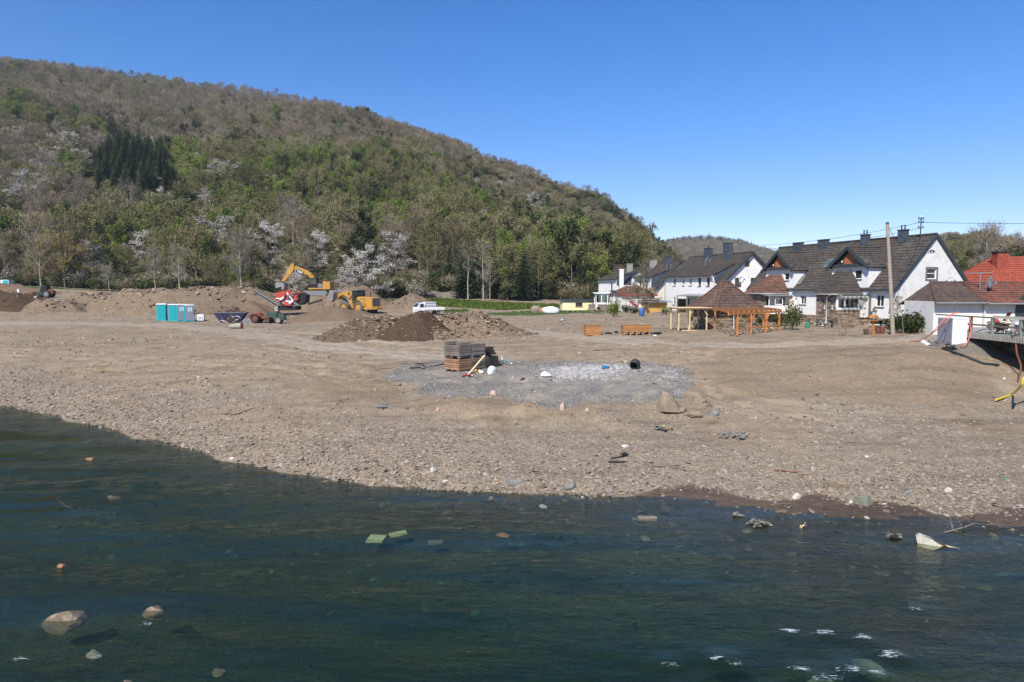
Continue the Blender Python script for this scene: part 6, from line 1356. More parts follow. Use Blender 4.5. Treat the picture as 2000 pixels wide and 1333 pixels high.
for k in range(26):
    u, v = s2(r7.uniform(548, 590), r7.uniform(572, 596)); L_ = r7.uniform(.25, .9); an_ = r7.choice([0, 0, 1.57, .6, -.7, .9]); y_ = r7.uniform(-1.5, -1.0); m = MB(); m.bar((u - L_ / 2 * math.cos(an_), y_, v - L_ / 2 * math.sin(an_)), (u + L_ / 2 * math.cos(an_), y_, v + L_ / 2 * math.sin(an_)), .06, r7.uniform(.04, .22)); m.build(r7.choice(['bracket', 'hydraulic_line', 'panel']), r7.choice([M_GREYM, M_BLACK, M_RED, M_PLAST, M_GREYM]), sc1)
a_, b_ = s2(552, 600), s2(500, 568); m = MB(); m.bar((a_[0], -.4, a_[1]), (b_[0], -.4, b_[1]), .8, .22); cvr = m.build('conveyor', M_BLACK, sc1)
rm = MB(); rm.cyl((0, 0, 0), .09, .95, 8, axis='y'); rme = rm.mesh('roller', M_GREYM)
for k in range(16): t_ = k / 15; obj('roller', rme, cvr, loc=(a_[0] + (b_[0] - a_[0]) * t_, -.4, a_[1] + (b_[1] - a_[1]) * t_ - .2))
m = MB(); m.bar((a_[0], -.82, a_[1] + .15), (b_[0], -.82, b_[1] + .15), .05, .2); m.bar((a_[0] + .0, -.4, a_[1] - .25), (b_[0] + 1.2, -.4, b_[1] - 1.0), .1, .12); m.build('conveyor_frame', M_GREYM, cvr)
a_, b_ = s2(608, 594), s2(634, 586); m = MB(); m.bar((a_[0], -1.4, a_[1]), (b_[0], -1.4, b_[1]), .8, .2); m.build('side_conveyor', M_BLACK, sc1)
m = MB(); m.box(-1.6, 1.2, -1.1, -.7, -.45, .15); m.box(-1.6, 1.2, .7, 1.1, -.45, .15); m.build('track', M_BLACK, sc1)
m = MB(); u = s2(547, 598); m.box(u[0] - .5, u[0] + .1, -1.0, -.4, -.6, .1); m.build('support_block', M_CONC, sc1)
# ---- blue skip heaped with scrap
q = hit(452, 630, 60, 120); sk = thing('skip_container', 'blue skip container heaped with flood scrap', 'skip', (q[0], q[1], q[2]), R(6))
m = MB(); 
for (xa, xb, ya, yb_) in ((-1, 1, -1, 1),):
    bt, tp_ = .0, 1.25
    B = [(-1.15, -.7), (1.15, -.7), (1.15, .7), (-1.15, .7)]; Tt = [(-1.95, -.95), (1.95, -.95), (1.95, .95), (-1.95, .95)]
    vs = [(a, b, bt) for a, b in B] + [(a, b, tp_) for a, b in Tt]; m.add(vs, [(0, 1, 2, 3)] + [(i, (i + 1) % 4, (i + 1) % 4 + 4, i + 4) for i in range(4)])
o = m.build('body', M_BLUE, sk); sm = o.modifiers.new('t', 'SOLIDIFY'); sm.thickness = .05
for i in range(4): m = MB(); a, b = Tt[i], Tt[(i + 1) % 4]; m.bar((a[0], a[1], tp_ + .03), (b[0], b[1], tp_ + .03), .12, .08); m.build('rim_rail', M_GREYM, sk)
for k in range(9): m = MB(); xx = -1.6 + k * .4; m.bar((xx * .62, -.73, .02), (xx, -.98, tp_ - .02), .06, .05); m.build('rib', M_BLUE, sk)
SCR = [M_RUSTM, M_GREYM, M_BLACK, M_RED, M_OAK, M_PLAST, M_GREEN, M_RUSTM, M_CONC, M_SPOIL]
def junk(label, x, y, z, n, ex_, ey_, h, name='scrap_pile', cat='scrap', mats=SCR, smin=.1, smax=.7, seed=1, group=None):
    r = random.Random(seed); t = thing(name, label, cat, (x, y, z), 0, group)
    for k in range(n):
        m = MB(); px_, py_ = r.gauss(0, ex_ * .45), r.gauss(0, ey_ * .45); f = max(0, 1 - (px_ / ex_) ** 2 - (py_ / ey_) ** 2); pz = r.uniform(.02, 1) * h * f + .03
        L = smin * (smax / smin) ** r.random()
        d = Vector((r.uniform(-1, 1), r.uniform(-1, 1), r.uniform(-.3, .5))).normalized() * L / 2; c_ = Vector((px_, py_, pz + abs(d.z)))
        kk = r.random()
        if kk < .45: m.bar(c_ - d, c_ + d, r.uniform(.03, .09), r.uniform(.02, .06)); nm = 'bar'
        elif kk < .8: m.bar(c_ - d * .7, c_ + d * .7, r.uniform(.15, .45) * L + .05, r.uniform(.01, .04)); nm = 'sheet'
        else: m.tube([c_ - d, c_ + rv(r, L * .25), c_ + d], r.uniform(.015, .04), 5); nm = 'pipe'
        m.build(nm, r.choice(mats), t)
    return t
junk('tangle of rusty scrap and debris filling the blue skip', q[0] + .1, q[1], q[2] + 1.15, 90, 1.8, .9, .75, smin=.25, smax=1.1, seed=4, mats=[M_RUSTM, M_RUSTM, M_GREYM, M_RUSTM, M_SPOIL, M_BLACK, M_OAK])
junk('grey and brown debris heaped against the front of the blue skip', q[0] + .6, q[1] - 1.3, q[2], 90, 1.5, .5, 1.05, smin=.2, smax=.9, seed=5, mats=[M_SPOIL, M_GREYM, M_CONC, M_RUSTM, M_PLAST, M_OAK])
junk('dark scrap metal between the skip and the red tractor', q[0] + 2.7, q[1] + .2, q[2], 40, 1.1, .6, .9, smin=.25, smax=1.0, seed=6, mats=[M_BLACK, M_RUSTM, M_STEEL, M_GREYM])
# ---- wrecked red tractor and green trailer sprayer
q = hit(508, 631, 60, 120); tc = thing('wrecked_tractor', 'wrecked dark red tractor without cab beside the scrap skip', 'tractor', (q[0], q[1], q[2]), R(-8))
wheel(tc, (-.35, -.6, .58), .58, .34, M_RUSTM, M_TYRED); wheel(tc, (-.35, .6, .58), .58, .34, M_RUSTM, M_TYRED); wheel(tc, (1.25, -.5, .36), .36, .22, M_RUSTM, M_TYRED); wheel(tc, (1.25, .5, .36), .36, .22, M_RUSTM, M_TYRED)
m = MB(); m.prism([(-.5, .6), (1.4, .5), (1.4, .75), (.3, .95), (.15, 1.2), (-.4, 1.15)], -.28, .28); m.build('body', M_RUSTM, tc)
m = MB(); m.tube([(-.2, -.35, 1.1), (-.25, -.35, 1.5), (-.2, .35, 1.5), (-.15, .35, 1.1)], .035, 6); m.build('roll_bar', M_RED, tc)
for s in (-1, 1):
    m = MB()
    for k in range(4): a0, a1 = math.pi * (.15 + k * .17), math.pi * (.15 + (k + 1) * .17); m.bar((-.35 + .68 * math.cos(a0), s * .6, .58 + .68 * math.sin(a0)), (-.35 + .68 * math.cos(a1), s * .6, .58 + .68 * math.sin(a1)), .36, .03)
    m.build('mudguard', M_RED, tc)
m = MB(); m.cyl((.25, 0, 1.18), .16, .03, 12); m.build('steering_wheel', M_BLACK, tc)
q = hit(540, 632, 60, 120); gt = thing('wrecked_trailer', 'damaged green farm machine on small wheels right of the red tractor', 'farm machine', (q[0], q[1], q[2]), R(5))
wheel(gt, (.35, -.65, .42), .42, .24, M_CONC, M_TYRE); wheel(gt, (.35, .65, .42), .42, .24, M_CONC, M_TYRE); wheel(gt, (-.6, -.55, .34), .34, .22, M_RUSTM, M_TYRED); wheel(gt, (-.6, .55, .34), .34, .22, M_RUSTM, M_TYRED)
m = MB(); m.prism([(-1.3, .5), (1.2, .45), (1.25, .7), (-1.3, .75)], -.4, .4); m.build('frame', M_GREEN, gt)
m = MB(); m.prism([(-1.2, 1.3), (-1.0, .78), (.1, .78), (.2, 1.3), (.1, 1.42), (-1.1, 1.42)], -.45, .45); m.build('tank', M_GREEN, gt)
m = MB(); m.prism([(.25, .72), (1.1, .72), (1.15, 1.05), (.6, 1.3), (.3, 1.15)], -.4, .4); m.build('engine', M_GREEN, gt)
for k in range(5): m = MB(); m.tube([(1.0 + .1 * k, -.5 + .2 * k, .4), (1.15 + .12 * k, -.45 + .2 * k, .9 + .1 * (k % 2)), (.9, -.2, 1.25)], .03, 5); m.build('hose', M_BLACK, gt)
q = hit(482, 632, 60, 120); m = MB(); m.prism([(-.75, 0), (.75, 0), (.45, .62), (-.4, .55)], -.05, .05); m.box(-.2, .25, -.07, -.052, .12, .42); o = m.build('bent_panel', M_GREYM, None, 'bent grey sheet-metal panel standing beside the red tractor', 'panel'); o.location = (q[0], q[1], q[2])
q = hit(462, 643, 50, 120); dr = thing('spoiled_tank', 'squashed grey-green tank with rusty open end lying on the track', 'tank', (q[0], q[1], q[2]), R(5)); m = MB(); m.tube([(-.75, 0, .25), (0, 0, .33), (.5, 0, .36)], [.2, .3, .34], 12); m.build('shell', M_CONC, dr)
m = MB(); m.cyl((.56, 0, .37), .38, .1, 14, axis='x'); m.build('flange', M_RUSTM, dr)
# ---- white flatbed truck behind the rubble
q = at_d(836, 616, 102); tk = thing('flatbed_truck', 'small white flatbed truck loaded with a white tank behind the rubble piles', 'truck', (q[0], 102, q[2]), R(28))
m = MB(); m.prism([(-2.1, .45), (-.85, .45), (-.85, 1.85), (-1.55, 1.85), (-2.0, 1.2), (-2.12, .95)], -.85, .85); cb = m.build('cab', M_WHITE, tk)
m = MB(); m.box(-1.55, -.98, -.865, -.852, 1.2, 1.7); m.build('side_window', M_GLASS, cb); m = MB(); m.add([(-2.0, -.75, 1.25), (-2.0, .75, 1.25), (-1.58, .7, 1.8), (-1.58, -.7, 1.8)], [(0, 1, 2, 3)])
for i, v in enumerate(m.v): m.v[i] = (v[0] - .02, v[1], v[2] + .01)
m.build('windscreen', M_GLASS, cb)
for yy in (-.62, .62): m = MB(); m.box(-2.15, -2.125, yy - .12, yy + .12, .7, .88); m.build('headlight', M_GUT, cb)
m = MB(); m.box(-.8, 2.3, -.95, .95, .72, .82); bd = m.build('bed', M_GREYM, tk)
for (a, b, c_, d_) in ((-.8, 2.3, -.97, -.92), (-.8, 2.3, .92, .97), (2.28, 2.33, -.92, .92), (-.8, -.75, -.92, .92)): m = MB(); m.box(a, b, c_, d_, .825, 1.18); m.build('drop_side', M_PLAST, bd)
for (xx, yy) in ((-1.45, -.75), (-1.45, .75), (1.3, -.75), (1.3, .75)): wheel(tk, (xx, yy, .34), .34, .22, M_GREYM, M_TYRED)
t = thing('water_tank', 'white plastic tank cage standing on the truck bed', 'tank', (q[0] + .1, 102.0, q[2] + .83), R(28)); m = MB(); m.box(-.7, .9, -.6, .6, 0, 1.15); m.build('tank', M_PLAST, t)
m = MB()
for k in range(6): m.box(-.74 + k * .33, -.70 + k * .33, -.66, -.62, 0, 1.2)
for k in range(3): m.box(-.74, .95, -.68, -.64, .2 + k * .4, .24 + k * .4)
m.build('cage', M_GUT, t)
# ---- tractor at the far left
q = hit(86, 582, 100, 150); tr2 = thing('tractor', 'dark green tractor with cab and trailer bed on the upper yard at the left', 'tractor', (q[0], q[1], q[2]), R(4))
wheel(tr2, (.9, -.75, .72), .72, .42, M_GREYM, M_TYRED); wheel(tr2, (.9, .75, .72), .72, .42, M_GREYM, M_TYRED); wheel(tr2, (-.75, -.65, .42), .42, .3, M_GREYM, M_TYRED); wheel(tr2, (-.75, .65, .42), .42, .3, M_GREYM, M_TYRED)
m = MB(); m.prism([(-1.3, .5), (1.3, .5), (1.4, 1.0), (.6, 1.35), (-1.2, 1.2)], -.35, .35); m.build('hood', M_GREEN, tr2)
m = MB(); m.prism([(-.3, 1.1), (.9, 1.1), (.85, 2.15), (-.2, 2.15)], -.6, .6); cb = m.build('cab', M_BLACK, tr2); m = MB(); m.box(-.35, 1.0, -.68, .68, 2.152, 2.25); m.build('cab_roof', M_GREEN, cb)
m = MB(); m.prism([(-3.2, .35), (-1.5, .35), (-1.4, .8), (-1.7, 1.1), (-2.9, .8)], -.8, .8); m.build('front_loader', M_RUSTM, tr2)
m = MB(); m.prism([(.95, .9), (2.0, .8), (1.9, 1.3), (1.1, 1.6)], -.5, .5); m.build('rear_box', M_RUSTM, tr2)
q = hit(17, 582, 100, 150); 
for a, b, lb, sx, sz in [(18, 575, 'tall white standpipe box on the dark earth bank', .35, .95)]:
    q = hit(a, b, 80, 140); m = MB(); m.box(-sx / 2, sx / 2, -.15, .15, 0, sz); m.box(-sx / 2 - .03, sx / 2 + .03, -.18, .18, sz + .002, sz + .05); o = m.build('meter_box', M_WHITE, None, 'white box standing on the earth bank near the tractor', 'box'); o.location = (q[0] + 2.6, q[1] - 1, q[2])
q = at_d(9, 556, 150); cb_ = thing('site_cabin', 'small white and teal cabin on the green strip at the left edge', 'cabin', (q[0], 150, q[2] - .1), 0); m = MB(); m.box(-.9, .9, 0, 1.6, 0, 1.1); m.build('body', M_WHITE, cb_); m = MB(); m.box(-.4, .8, -.03, -.002, .15, 1.0); m.build('door', M_TEAL, cb_)
# ---- site fence posts along the back of the upper yard
fr_ = thing('site_fence', 'thin pale rail fence at the back of the yard below the wood', 'fence', (0, 0, 0))
pm_ = MB(); pm_.box(-.05, .05, -.05, .05, -.3, 1.1); pme = pm_.mesh('post', M_OAK); last = None
for k in range(14):
    D = 143; X = (50 + k * 14 - 1000) / FPX * D; z = float(ground_h([X], [D])[0]); obj('post', pme, fr_, loc=(X, D, z))
    if last: m = MB(); m.bar((last[0], D, last[1] + .95), (X, D, z + .95), .05, .09); m.build('rail', M_OAK, fr_)
    last = (X, z)
# ---- toilet cabins
def toilet(px_, py_, rz, label, first=[None]):
    q = hit(px_, py_, 60, 120); t = thing('portable_toilet', label, 'portable toilet', (q[0], q[1], q[2] - .03), rz, 'toilet cabins beside the spoil mound')
    if first[0] is None:
        L = []
        m = MB(); m.box(-.55, .55, -.55, .55, .1, 2.1)
        for k in range(4):
            for s in (-1, 1): m.box(s * .56 - .012, s * .56 + .012, -.4 + k * .26, -.34 + k * .26, .25, 1.95); m.box(-.4 + k * .26, -.34 + k * .26, .55, .575, .25, 1.95)
        L.append(('walls', m.mesh('walls', M_TEAL), None))
        m = MB(); m.box(-.6, .6, -.6, .6, 0, .1); L.append(('base', m.mesh('base', M_TEAL), None))
        m = MB(); m.box(-.5, .5, -.59, -.552, .14, 2.05); L.append(('door', m.mesh('door', M_CABG), None))
        m = MB(); m.box(-.24, .24, -.605, -.592, 1.35, 1.85); L.append(('logo_panel', m.mesh('logo_panel', M_PLAST), 'door'))
        m = MB(); m.box(-.12, .05, -.612, -.607, 1.5, 1.75); m.box(.0, .14, -.612, -.607, 1.42, 1.5); L.append(('logo_mark', m.mesh('logo_mark', M_TEAL), 'door'))
        m = MB(); m.box(.36, .44, -.63, -.6, 1.0, 1.15); L.append(('handle', m.mesh('handle', M_BLACK), 'door'))
        m = MB(); n = 7
        for k in range(n):
            a0, a1 = -.6 + 1.2 * k / n, -.6 + 1.2 * (k + 1) / n; f = lambda a: 2.12 + .16 * math.sqrt(max(0, 1 - (a / .62) ** 2)); m.add([(a0, -.62, 2.1), (a1, -.62, 2.1), (a1, -.62, f(a1)), (a0, -.62, f(a0)), (a0, .62, 2.1), (a1, .62, 2.1), (a1, .62, f(a1)), (a0, .62, f(a0))], [(0, 1, 2, 3), (7, 6, 5, 4), (3, 2, 6, 7), (0, 4, 5, 1)])
        L.append(('roof', m.mesh('roof', M_PLAST), None)); first[0] = L
    d = {}
    for n_, me, par in first[0]: d[n_] = obj(n_, me, d[par] if par else t)
    return t
toilet(317, 626, R(-75), 'leftmost toilet cabin, turquoise, standing apart from the other three')
toilet(340.5, 627, R(-78), 'turquoise toilet cabin second from the left, side wall to the river')
toilet(353.5, 627, R(38), 'toilet cabin with grey door, third from the left')
toilet(370, 628, R(35), 'rightmost toilet cabin with grey door and shaded turquoise side')
q = hit(392, 628, 60, 120); gn = thing('generator', 'small white and black generator beside the toilet cabins', 'generator', (q[0], q[1], q[2]), R(20)); m = MB(); m.box(-.4, .4, -.3, .3, .12, .95); m.build('housing', M_PLAST, gn)
m = MB(); m.box(-.44, .44, -.34, .34, 0, .12); m.box(.405, .45, -.3, .3, .14, .9); m.build('frame', M_BLACK, gn); m = MB(); m.box(-.3, .3, -.32, -.303, .3, .36); m.box(-.3, .3, -.32, -.303, .5, .56); m.build('vent', M_GREYM, gn); m = MB(); m.tube([(.2, 0, .95), (.2, 0, 1.2)], .04, 6); m.build('exhaust', M_BLACK, gn)
# ================================================================ bridge abutment, cabinet, hoses at the right
DZ = 3.93
br = thing('bridge_abutment', 'concrete bridge deck end with dark stone abutment at the right edge', 'bridge', (26.4, 39.9, 0), 0)
def BW(x, y): return (x - 26.4, y - 39.9)
m = MB(); pl = [BW(27.45, 41.3), BW(27.45, 33.0), BW(46, 33.0), BW(46, 46), BW(30.9, 46)]
m.slab([(x, y, DZ) for x, y in pl], .34); m.build('deck', M_CONC, br)
m = MB(); a, b = BW(27.4, 41.4), BW(27.4, 33.0); m.bar((*a, DZ - .17), (*b, DZ - .17), .12, .36)
for k in range(46):
    t_ = k / 45; m.bar((a[0] + (b[0] - a[0]) * t_ - .065, a[1] + (b[1] - a[1]) * t_, DZ - .17), (a[0] + (b[0] - a[0]) * t_ - .075, a[1] + (b[1] - a[1]) * t_ + .03, DZ - .17), .05, .32)
m.build('edge_beam', M_CONC, br)
m = MB(); m.box(2.6, 20, 3.2, 4.0, -.5, DZ - .345); m.box(3.4, 4.0, -5, 3.2, -.5, DZ - .345); m.build('abutment_wall', M_MORT, br)
m = MB(); stones(m, 'y', 3.2, 2.6, 20, .5, DZ - .36, seed=41, hgt=.2); stones(m, 'x', 3.4, -5, 3.2, .5, DZ - .36, seed=42, hgt=.2); m.build('abutment_stones', M_STONE, br, kind='stuff')
M_PGREEN = paint('post_grey_green', (.20, .235, .20), .7, .2, 4, grime=.4)
rl = thing('bridge_railing', 'wooden and steel railing with cream top beam along the bridge end', 'railing', (26.4, 39.9, DZ), 0)
def lp(t_): return (a[0] + (b[0] - a[0]) * t_ + .12, a[1] + (b[1] - a[1]) * t_)
for t_, mt in ((.06, M_OAK), (.28, M_PGREEN), (.54, M_PGREEN)): m = MB(); p_ = lp(t_); m.box(p_[0] - .07, p_[0] + .07, p_[1] - .07, p_[1] + .07, 0, .93); m.build('post', mt, rl)
m = MB(); p0, p1 = lp(.29), lp(1.0); m.bar((*p0, .99), (*p1, .99), .12, .15); m.build('top_beam', paint('beam_cream', (.52, .50, .40), .8, .1, 4), rl)
m = MB(); p0, p1 = (lp(.03)[0] - .1, lp(.03)[1] + 3.0), lp(.29); m.bar((p0[0], p0[1], .93), (p1[0], p1[1], .93), .05, .07); m.build('handrail', M_STEEL, rl)
m = MB(); p0, p1 = lp(.03), lp(1.0); m.bar((*p0, .46), (*p1, .46), .06, .10); m.build('mid_rail', M_OAK, rl)
junk('pile of pale boards and rubbish behind the bridge railing', 28.6, 39.6, DZ, 60, .9, 1.3, .75, 'board_pile', 'rubbish', [M_PINE, M_OAK, M_OAK, M_PLAST, M_RUSTM, M_BLACK, M_GREEN, M_RED], .3, 1.1, 8)
junk('tangle of dark branches and crates on the bridge end at the right edge', 28.6, 37.3, DZ, 60, .8, .8, .8, 'debris_pile', 'rubbish', [M_BLACK, M_OAK, M_STEEL, M_BLUE, M_GREYM, M_OAK, M_GREEN], .2, .9, 9)
M_BOARDY = paint('board_mustard', (.30, .19, .03), .8, .25, 3)
yb_ = thing('board_stack', 'mustard yellow boards standing behind the railing at the right edge', 'boards', (28.6, 36.6, DZ), R(-8))
for k in range(7): m = MB(); m.box(k * .16, k * .16 + .145, 0, .05, 0, .80 + .05 * (k % 2)); m.build('board', M_BOARDY, yb_)
# cabinet
cbn = thing('power_cabinet', 'large light grey electrical cabinet with white side next to the bridge end', 'cabinet', (26.35, 40.75, float(H1(26.7, 41)) - .05), R(-2)); M_CGR = paint('cabinet_grey', (.27, .28, .32), .5, .05, 3); M_CWH = paint('cabinet_white', (.74, .76, .80), .5, .03, 3)
m = MB(); m.box(0, .85, 0, 1.5, .16, 1.95); m.build('body', M_CWH, cbn); m = MB(); m.box(-.03, .88, -.03, 1.53, 1.952, 2.0); m.build('top', M_CWH, cbn)
for q in ((.02, .74), (.76, 1.48)): m = MB(); m.box(-.03, -.003, q[0], q[1], .55, 1.93); d_ = m.build('door', M_CGR, cbn)
m = MB(); m.box(-.05, -.031, .66, .72, 1.15, 1.3); m.build('handle', M_STEEL, d_)
m = MB(); m.box(-.02, -.003, .02, 1.48, .18, .53); m.build('base_panel', M_CGR, cbn); m = MB(); m.box(.05, .8, .05, 1.45, 0, .16); m.build('plinth', M_BLACK, cbn)
def hose(label, pts_, r, mat, name='hose', lift=.0, cat='hose', heights=None):
    P = []
    for i, q in enumerate(pts_):
        if len(q) == 2: h = hit(q[0], q[1], 15, 90); P.append(Vector((h[0], h[1], h[2] + r + lift)))
        else: P.append(Vector(q))
    S = []                                    # smooth
    for i in range(len(P) - 1):
        p0, p1, p2, p3 = P[max(i - 1, 0)], P[i], P[i + 1], P[min(i + 2, len(P) - 1)]
        for k in range(6):
            t_ = k / 6; S.append(.5 * ((2 * p1) + (p2 - p0) * t_ + (2 * p0 - 5 * p1 + 4 * p2 - p3) * t_ ** 2 + (3 * p1 - p0 - 3 * p2 + p3) * t_ ** 3))
    S.append(P[-1]); m = MB(); m.tube(S, r, 8); return m.build(name, mat, None, label, cat)
M_HO = paint('hose_orange', (.70, .16, .06), .5, .1, 4); M_HP = paint('hose_pinkred', (.68, .16, .13), .5, .1, 4); M_HY = paint('hose_yellow', (.72, .52, .04), .45, .1, 4); M_HB = paint('pipe_black', (.03, .035, .035), .5, .2, 4)
hose('orange hose arching from the cabinet top down to the gravel on its left', [(26.6, 40.7, 5.13), (26.2, 40.6, 5.0), (25.6, 40.6, 4.3), (1805, 662), (1785, 668), (1757, 671)], .026, M_HO)
hose('second orange hose lying beside the first and ending on the track', [(26.7, 40.8, 5.1), (26.0, 40.8, 4.85), (25.3, 41.0, 3.9), (1800, 665), (1775, 668)], .022, M_HP)
hose('pinkish red hose hanging from the railing down past the cabinet side', [(27.5, 40.9, 4.85), (27.3, 40.7, 4.5), (27.35, 40.6, 4.1), (27.1, 40.4, 3.5), (26.7, 40.2, 3.15), (1852, 680)], .028, M_HP)
hose('black drain pipe running down the bank below the cabinet', [(1828, 678), (1850, 686), (1880, 697), (1905, 707), (1922, 713), (1950, 716)], .07, M_HB, 'drain_pipe', cat='pipe')
hose('yellow hose curving down the bank at the right edge', [tuple(at_d(2040, 690, 30.2)), tuple(at_d(2006, 728, 30.0)), tuple(at_d(1993, 755, 29.8)), (1978, 773), (1962, 780), (1945, 786)], .045, M_HY, lift=.06)
hose('rusty brown pipe hanging under the bridge at the right edge', [(27.4, 37.0, 3.6), (27.2, 36.6, 3.0), (27.0, 36.0, 2.4), (1988, 748)], .045, M_RUSTM, 'pipe', cat='pipe')
def bag(label, px_, py_, s, mat, seed=1, name='sandbag', flat=.45, rz=None, dz=0, cat='bag'):
    h = hit(px_, py_, 12, 120); me = rock_mesh(seed, flat, 2, .12, name); me.materials.append(mat)
    for p in me.polygons: p.use_smooth = True
    return obj(name, me, None, label, cat, None, None, (h[0], h[1], h[2] + s * flat * .5 + dz), (0, 0, rnd.uniform(0, 3) if rz is None else rz), (s, s * .75, s))
M_SACK = paint('sack_white', (.74, .74, .74), .8, .08, 5)
for k, (a_, b_, s) in enumerate([(1803, 668, .30), (1813, 672, .28), (1824, 674, .25)]): bag(['white sandbag nearest the orange hose end', 'middle white sandbag left of the cabinet', 'white sandbag touching the black pipe end'][k], a_, b_ + 2, s, M_SACK, 60 + k)
junk('coiled black cables at the foot of the cabinet', 26.0, 40.5, float(H1(26.0, 40.5)), 22, .45, .45, .35, 'cable_coil', 'cables', [M_HB, M_HB, M_BLACK, M_STEEL], .2, .6, 12)
# leaning wooden pole, roof mast, wires
b0 = at_d(1745, 657, 48); t0 = at_d(1733, 437, 48.5); M_POLE = paint('pole_wood_grey', (.30, .26, .21), .85, .2, 3)
po = thing('utility_pole', 'weathered wooden pole leaning left in front of the white gable', 'pole', tuple(b0), 0); dv = Vector(t0) - Vector(b0)
m = MB(); m.tube([(0, 0, -.4), tuple(dv * .5), tuple(dv)], [.15, .13, .105], 12); m.build('shaft', M_POLE, po); m = MB(); m.tube([tuple(dv * .995), tuple(dv * 1.012)], [.12, .10], 10); m.build('cap', M_STEEL, po)
m = MB(); m.tube([tuple(dv * .33 + Vector((.05, -.26, 0))), (.35, -.3, 1.7), (.45, -.3, .8), (.6, -.3, -.05)], .025, 5); m.build('cable_guard', M_OAK, po)
mx_ = Vector((35.7, 58, 0)) + Vector((-.28, .96, 0)) * 1.2 + Vector((.96, .28, 0)) * -.35
ms_ = thing('roof_mast', 'steel power mast with insulator arms on the roof near the white gable', 'mast', (mx_.x, mx_.y, 10.4), R(16))
m = MB(); m.tube([(0, 0, 0), (0, 0, 2.25)], .05, 8); m.build('tube', M_STEEL, ms_)
for z in (1.3, 1.75, 2.05):
    m = MB(); m.box(-.28, .28, -.03, .03, z, z + .05); ar = m.build('cross_arm', M_STEEL, ms_)
    for x in (-.24, .24): m = MB(); m.cyl((x, 0, z + .12), .05, .14, 8); m.build('insulator', M_STEEL, ar)
m = MB(); m.cyl((0, 0, 2.32), .06, .12, 8); m.build('finial', M_PLAST, ms_)
def wire(label, A, B, sag=.4, r=.018):
    A, B = Vector(A), Vector(B); m = MB(); P = [A.lerp(B, k / 12) - Vector((0, 0, sag * 4 * (k / 12) * (1 - k / 12))) for k in range(13)]; m.tube(P, r, 4); return m.build('wire', M_STEEL, None, label, 'wire')
top = (mx_.x, mx_.y, 12.2); tl = Vector((35.7, 58, 0)) + Vector((-.28, .96, 0)) * 20
wire('power wire from the roof mast out of the picture to the right', top, (58, 52, 12.0), .3); wire('upper power wire from the roof mast along the roof to the far chimneys', top, (tl.x - 1, tl.y + 3, 11.6), .35)
wire('lower power wire from the roof mast along the roof ridge', (mx_.x, mx_.y, 11.7), (tl.x - 1, tl.y + 4, 11.2), .4); wire('thin stay wire from the leaning pole top to the roof mast', tuple(t0), (mx_.x, mx_.y, 11.0), 1.3)
wire('long wire from the row house over to the slate-sided house', (tl.x - 1, tl.y + 2, 11.4), (29.5, 89, 11.2), .3)
# ================================================================ timber structures in the gardens
pg = thing('pergola', 'orange stained timber pergola with knee braces in front of the stone hut', 'pergola', (0, 0, 3.05))
PP = [Vector((16.05, 48.6, 0)), Vector((17.5, 50.0, 0)), Vector((19.2, 51.6, 0)), Vector((20.9, 53.4, 0))]; hp = 1.62
for i, p in enumerate(PP):
    m = MB(); m.bar(p + Vector((0, 0, .12)), p + Vector((0, 0, hp)), .13, .13); m.build('post', M_LARCH, pg); m = MB(); m.bar(p, p + Vector((0, 0, .12)), .06, .06); m.build('post_foot', M_GUT, pg)
    for s in (-1, 1):
        j = i + s
        if 0 <= j < 4:
            d = (PP[j] - p).normalized(); m = MB(); m.bar(p + Vector((0, 0, hp - .62)), p + d * .62 + Vector((0, 0, hp)), .09, .09); m.build('knee_brace', M_LARCH, pg)
for i in range(3): m = MB(); m.bar(PP[i] + Vector((0, 0, .62)), PP[i + 1] + Vector((0, 0, .62)), .08, .1); m.build('rail', M_LARCH, pg)
d = (PP[3] - PP[0]).normalized(); A0, B0 = PP[0] - d * 1.3, PP[3] + d * .35; A1, B1 = Vector((16.6, 56.6, 0)), Vector((21.6, 58.0, 0))
m = MB(); m.bar(A0 + Vector((0, 0, hp + .08)), B0 + Vector((0, 0, hp + .08)), .12, .16); m.build('front_beam', M_LARCH, pg); m = MB(); m.bar(A1 + Vector((0, 0, hp + .1)), B1 + Vector((0, 0, hp + .1)), .12, .14); m.build('rear_beam', M_LARCH, pg)
for k in range(12): t_ = k / 11; m = MB(); m.bar(A0.lerp(B0, t_) + Vector((0, 0, hp + .21)), A1.lerp(B1, t_) + Vector((0, 0, hp + .23)), .08, .12); m.build('rafter', M_LARCH, pg)
for p in (A1.lerp(B1, .05), A1.lerp(B1, .95)): m = MB(); m.bar(p, p + Vector((0, 0, hp)), .12, .12); m.build('post', M_LARCH, pg)
pq = thing('pine_pergola', 'new pale pine pergola with flat top left of the stone hut', 'pergola', (14.0, 57.4, 3.0), R(4)); pq.scale = (.78, .9, 1); hp = 1.78
for x, y in ((.1, .2), (1.2, -.1), (.9, 2.6), (1.6, 1.2), (3.2, .2), (3.2, 2.6), (.1, 2.6)): m = MB(); m.box(x - .06, x + .06, y - .06, y + .06, 0, hp); m.build('post', M_PINE, pq)
for k in range(14): m = MB(); m.box(-.2 + k * .27, -.2 + k * .27 + .25, -.3, 3.0, hp + .12, hp + .16); m.build('roof_board', M_PINE, pq)
for y in (0, 2.6): m = MB(); m.box(-.15, 3.5, y - .04, y + .04, hp, hp + .118); m.build('beam', M_PINE, pq)
for x, s in ((1.2, 1), (3.2, -1)): m = MB(); m.bar((x, 0, hp - .5), (x + s * .45, 0, hp), .07, .07); m.build('knee_brace', M_PINE, pq)
m = MB(); m.box(.2, 3.0, -.5, -.3, .02, .08); m.build('sill_board', M_PINE, pq)
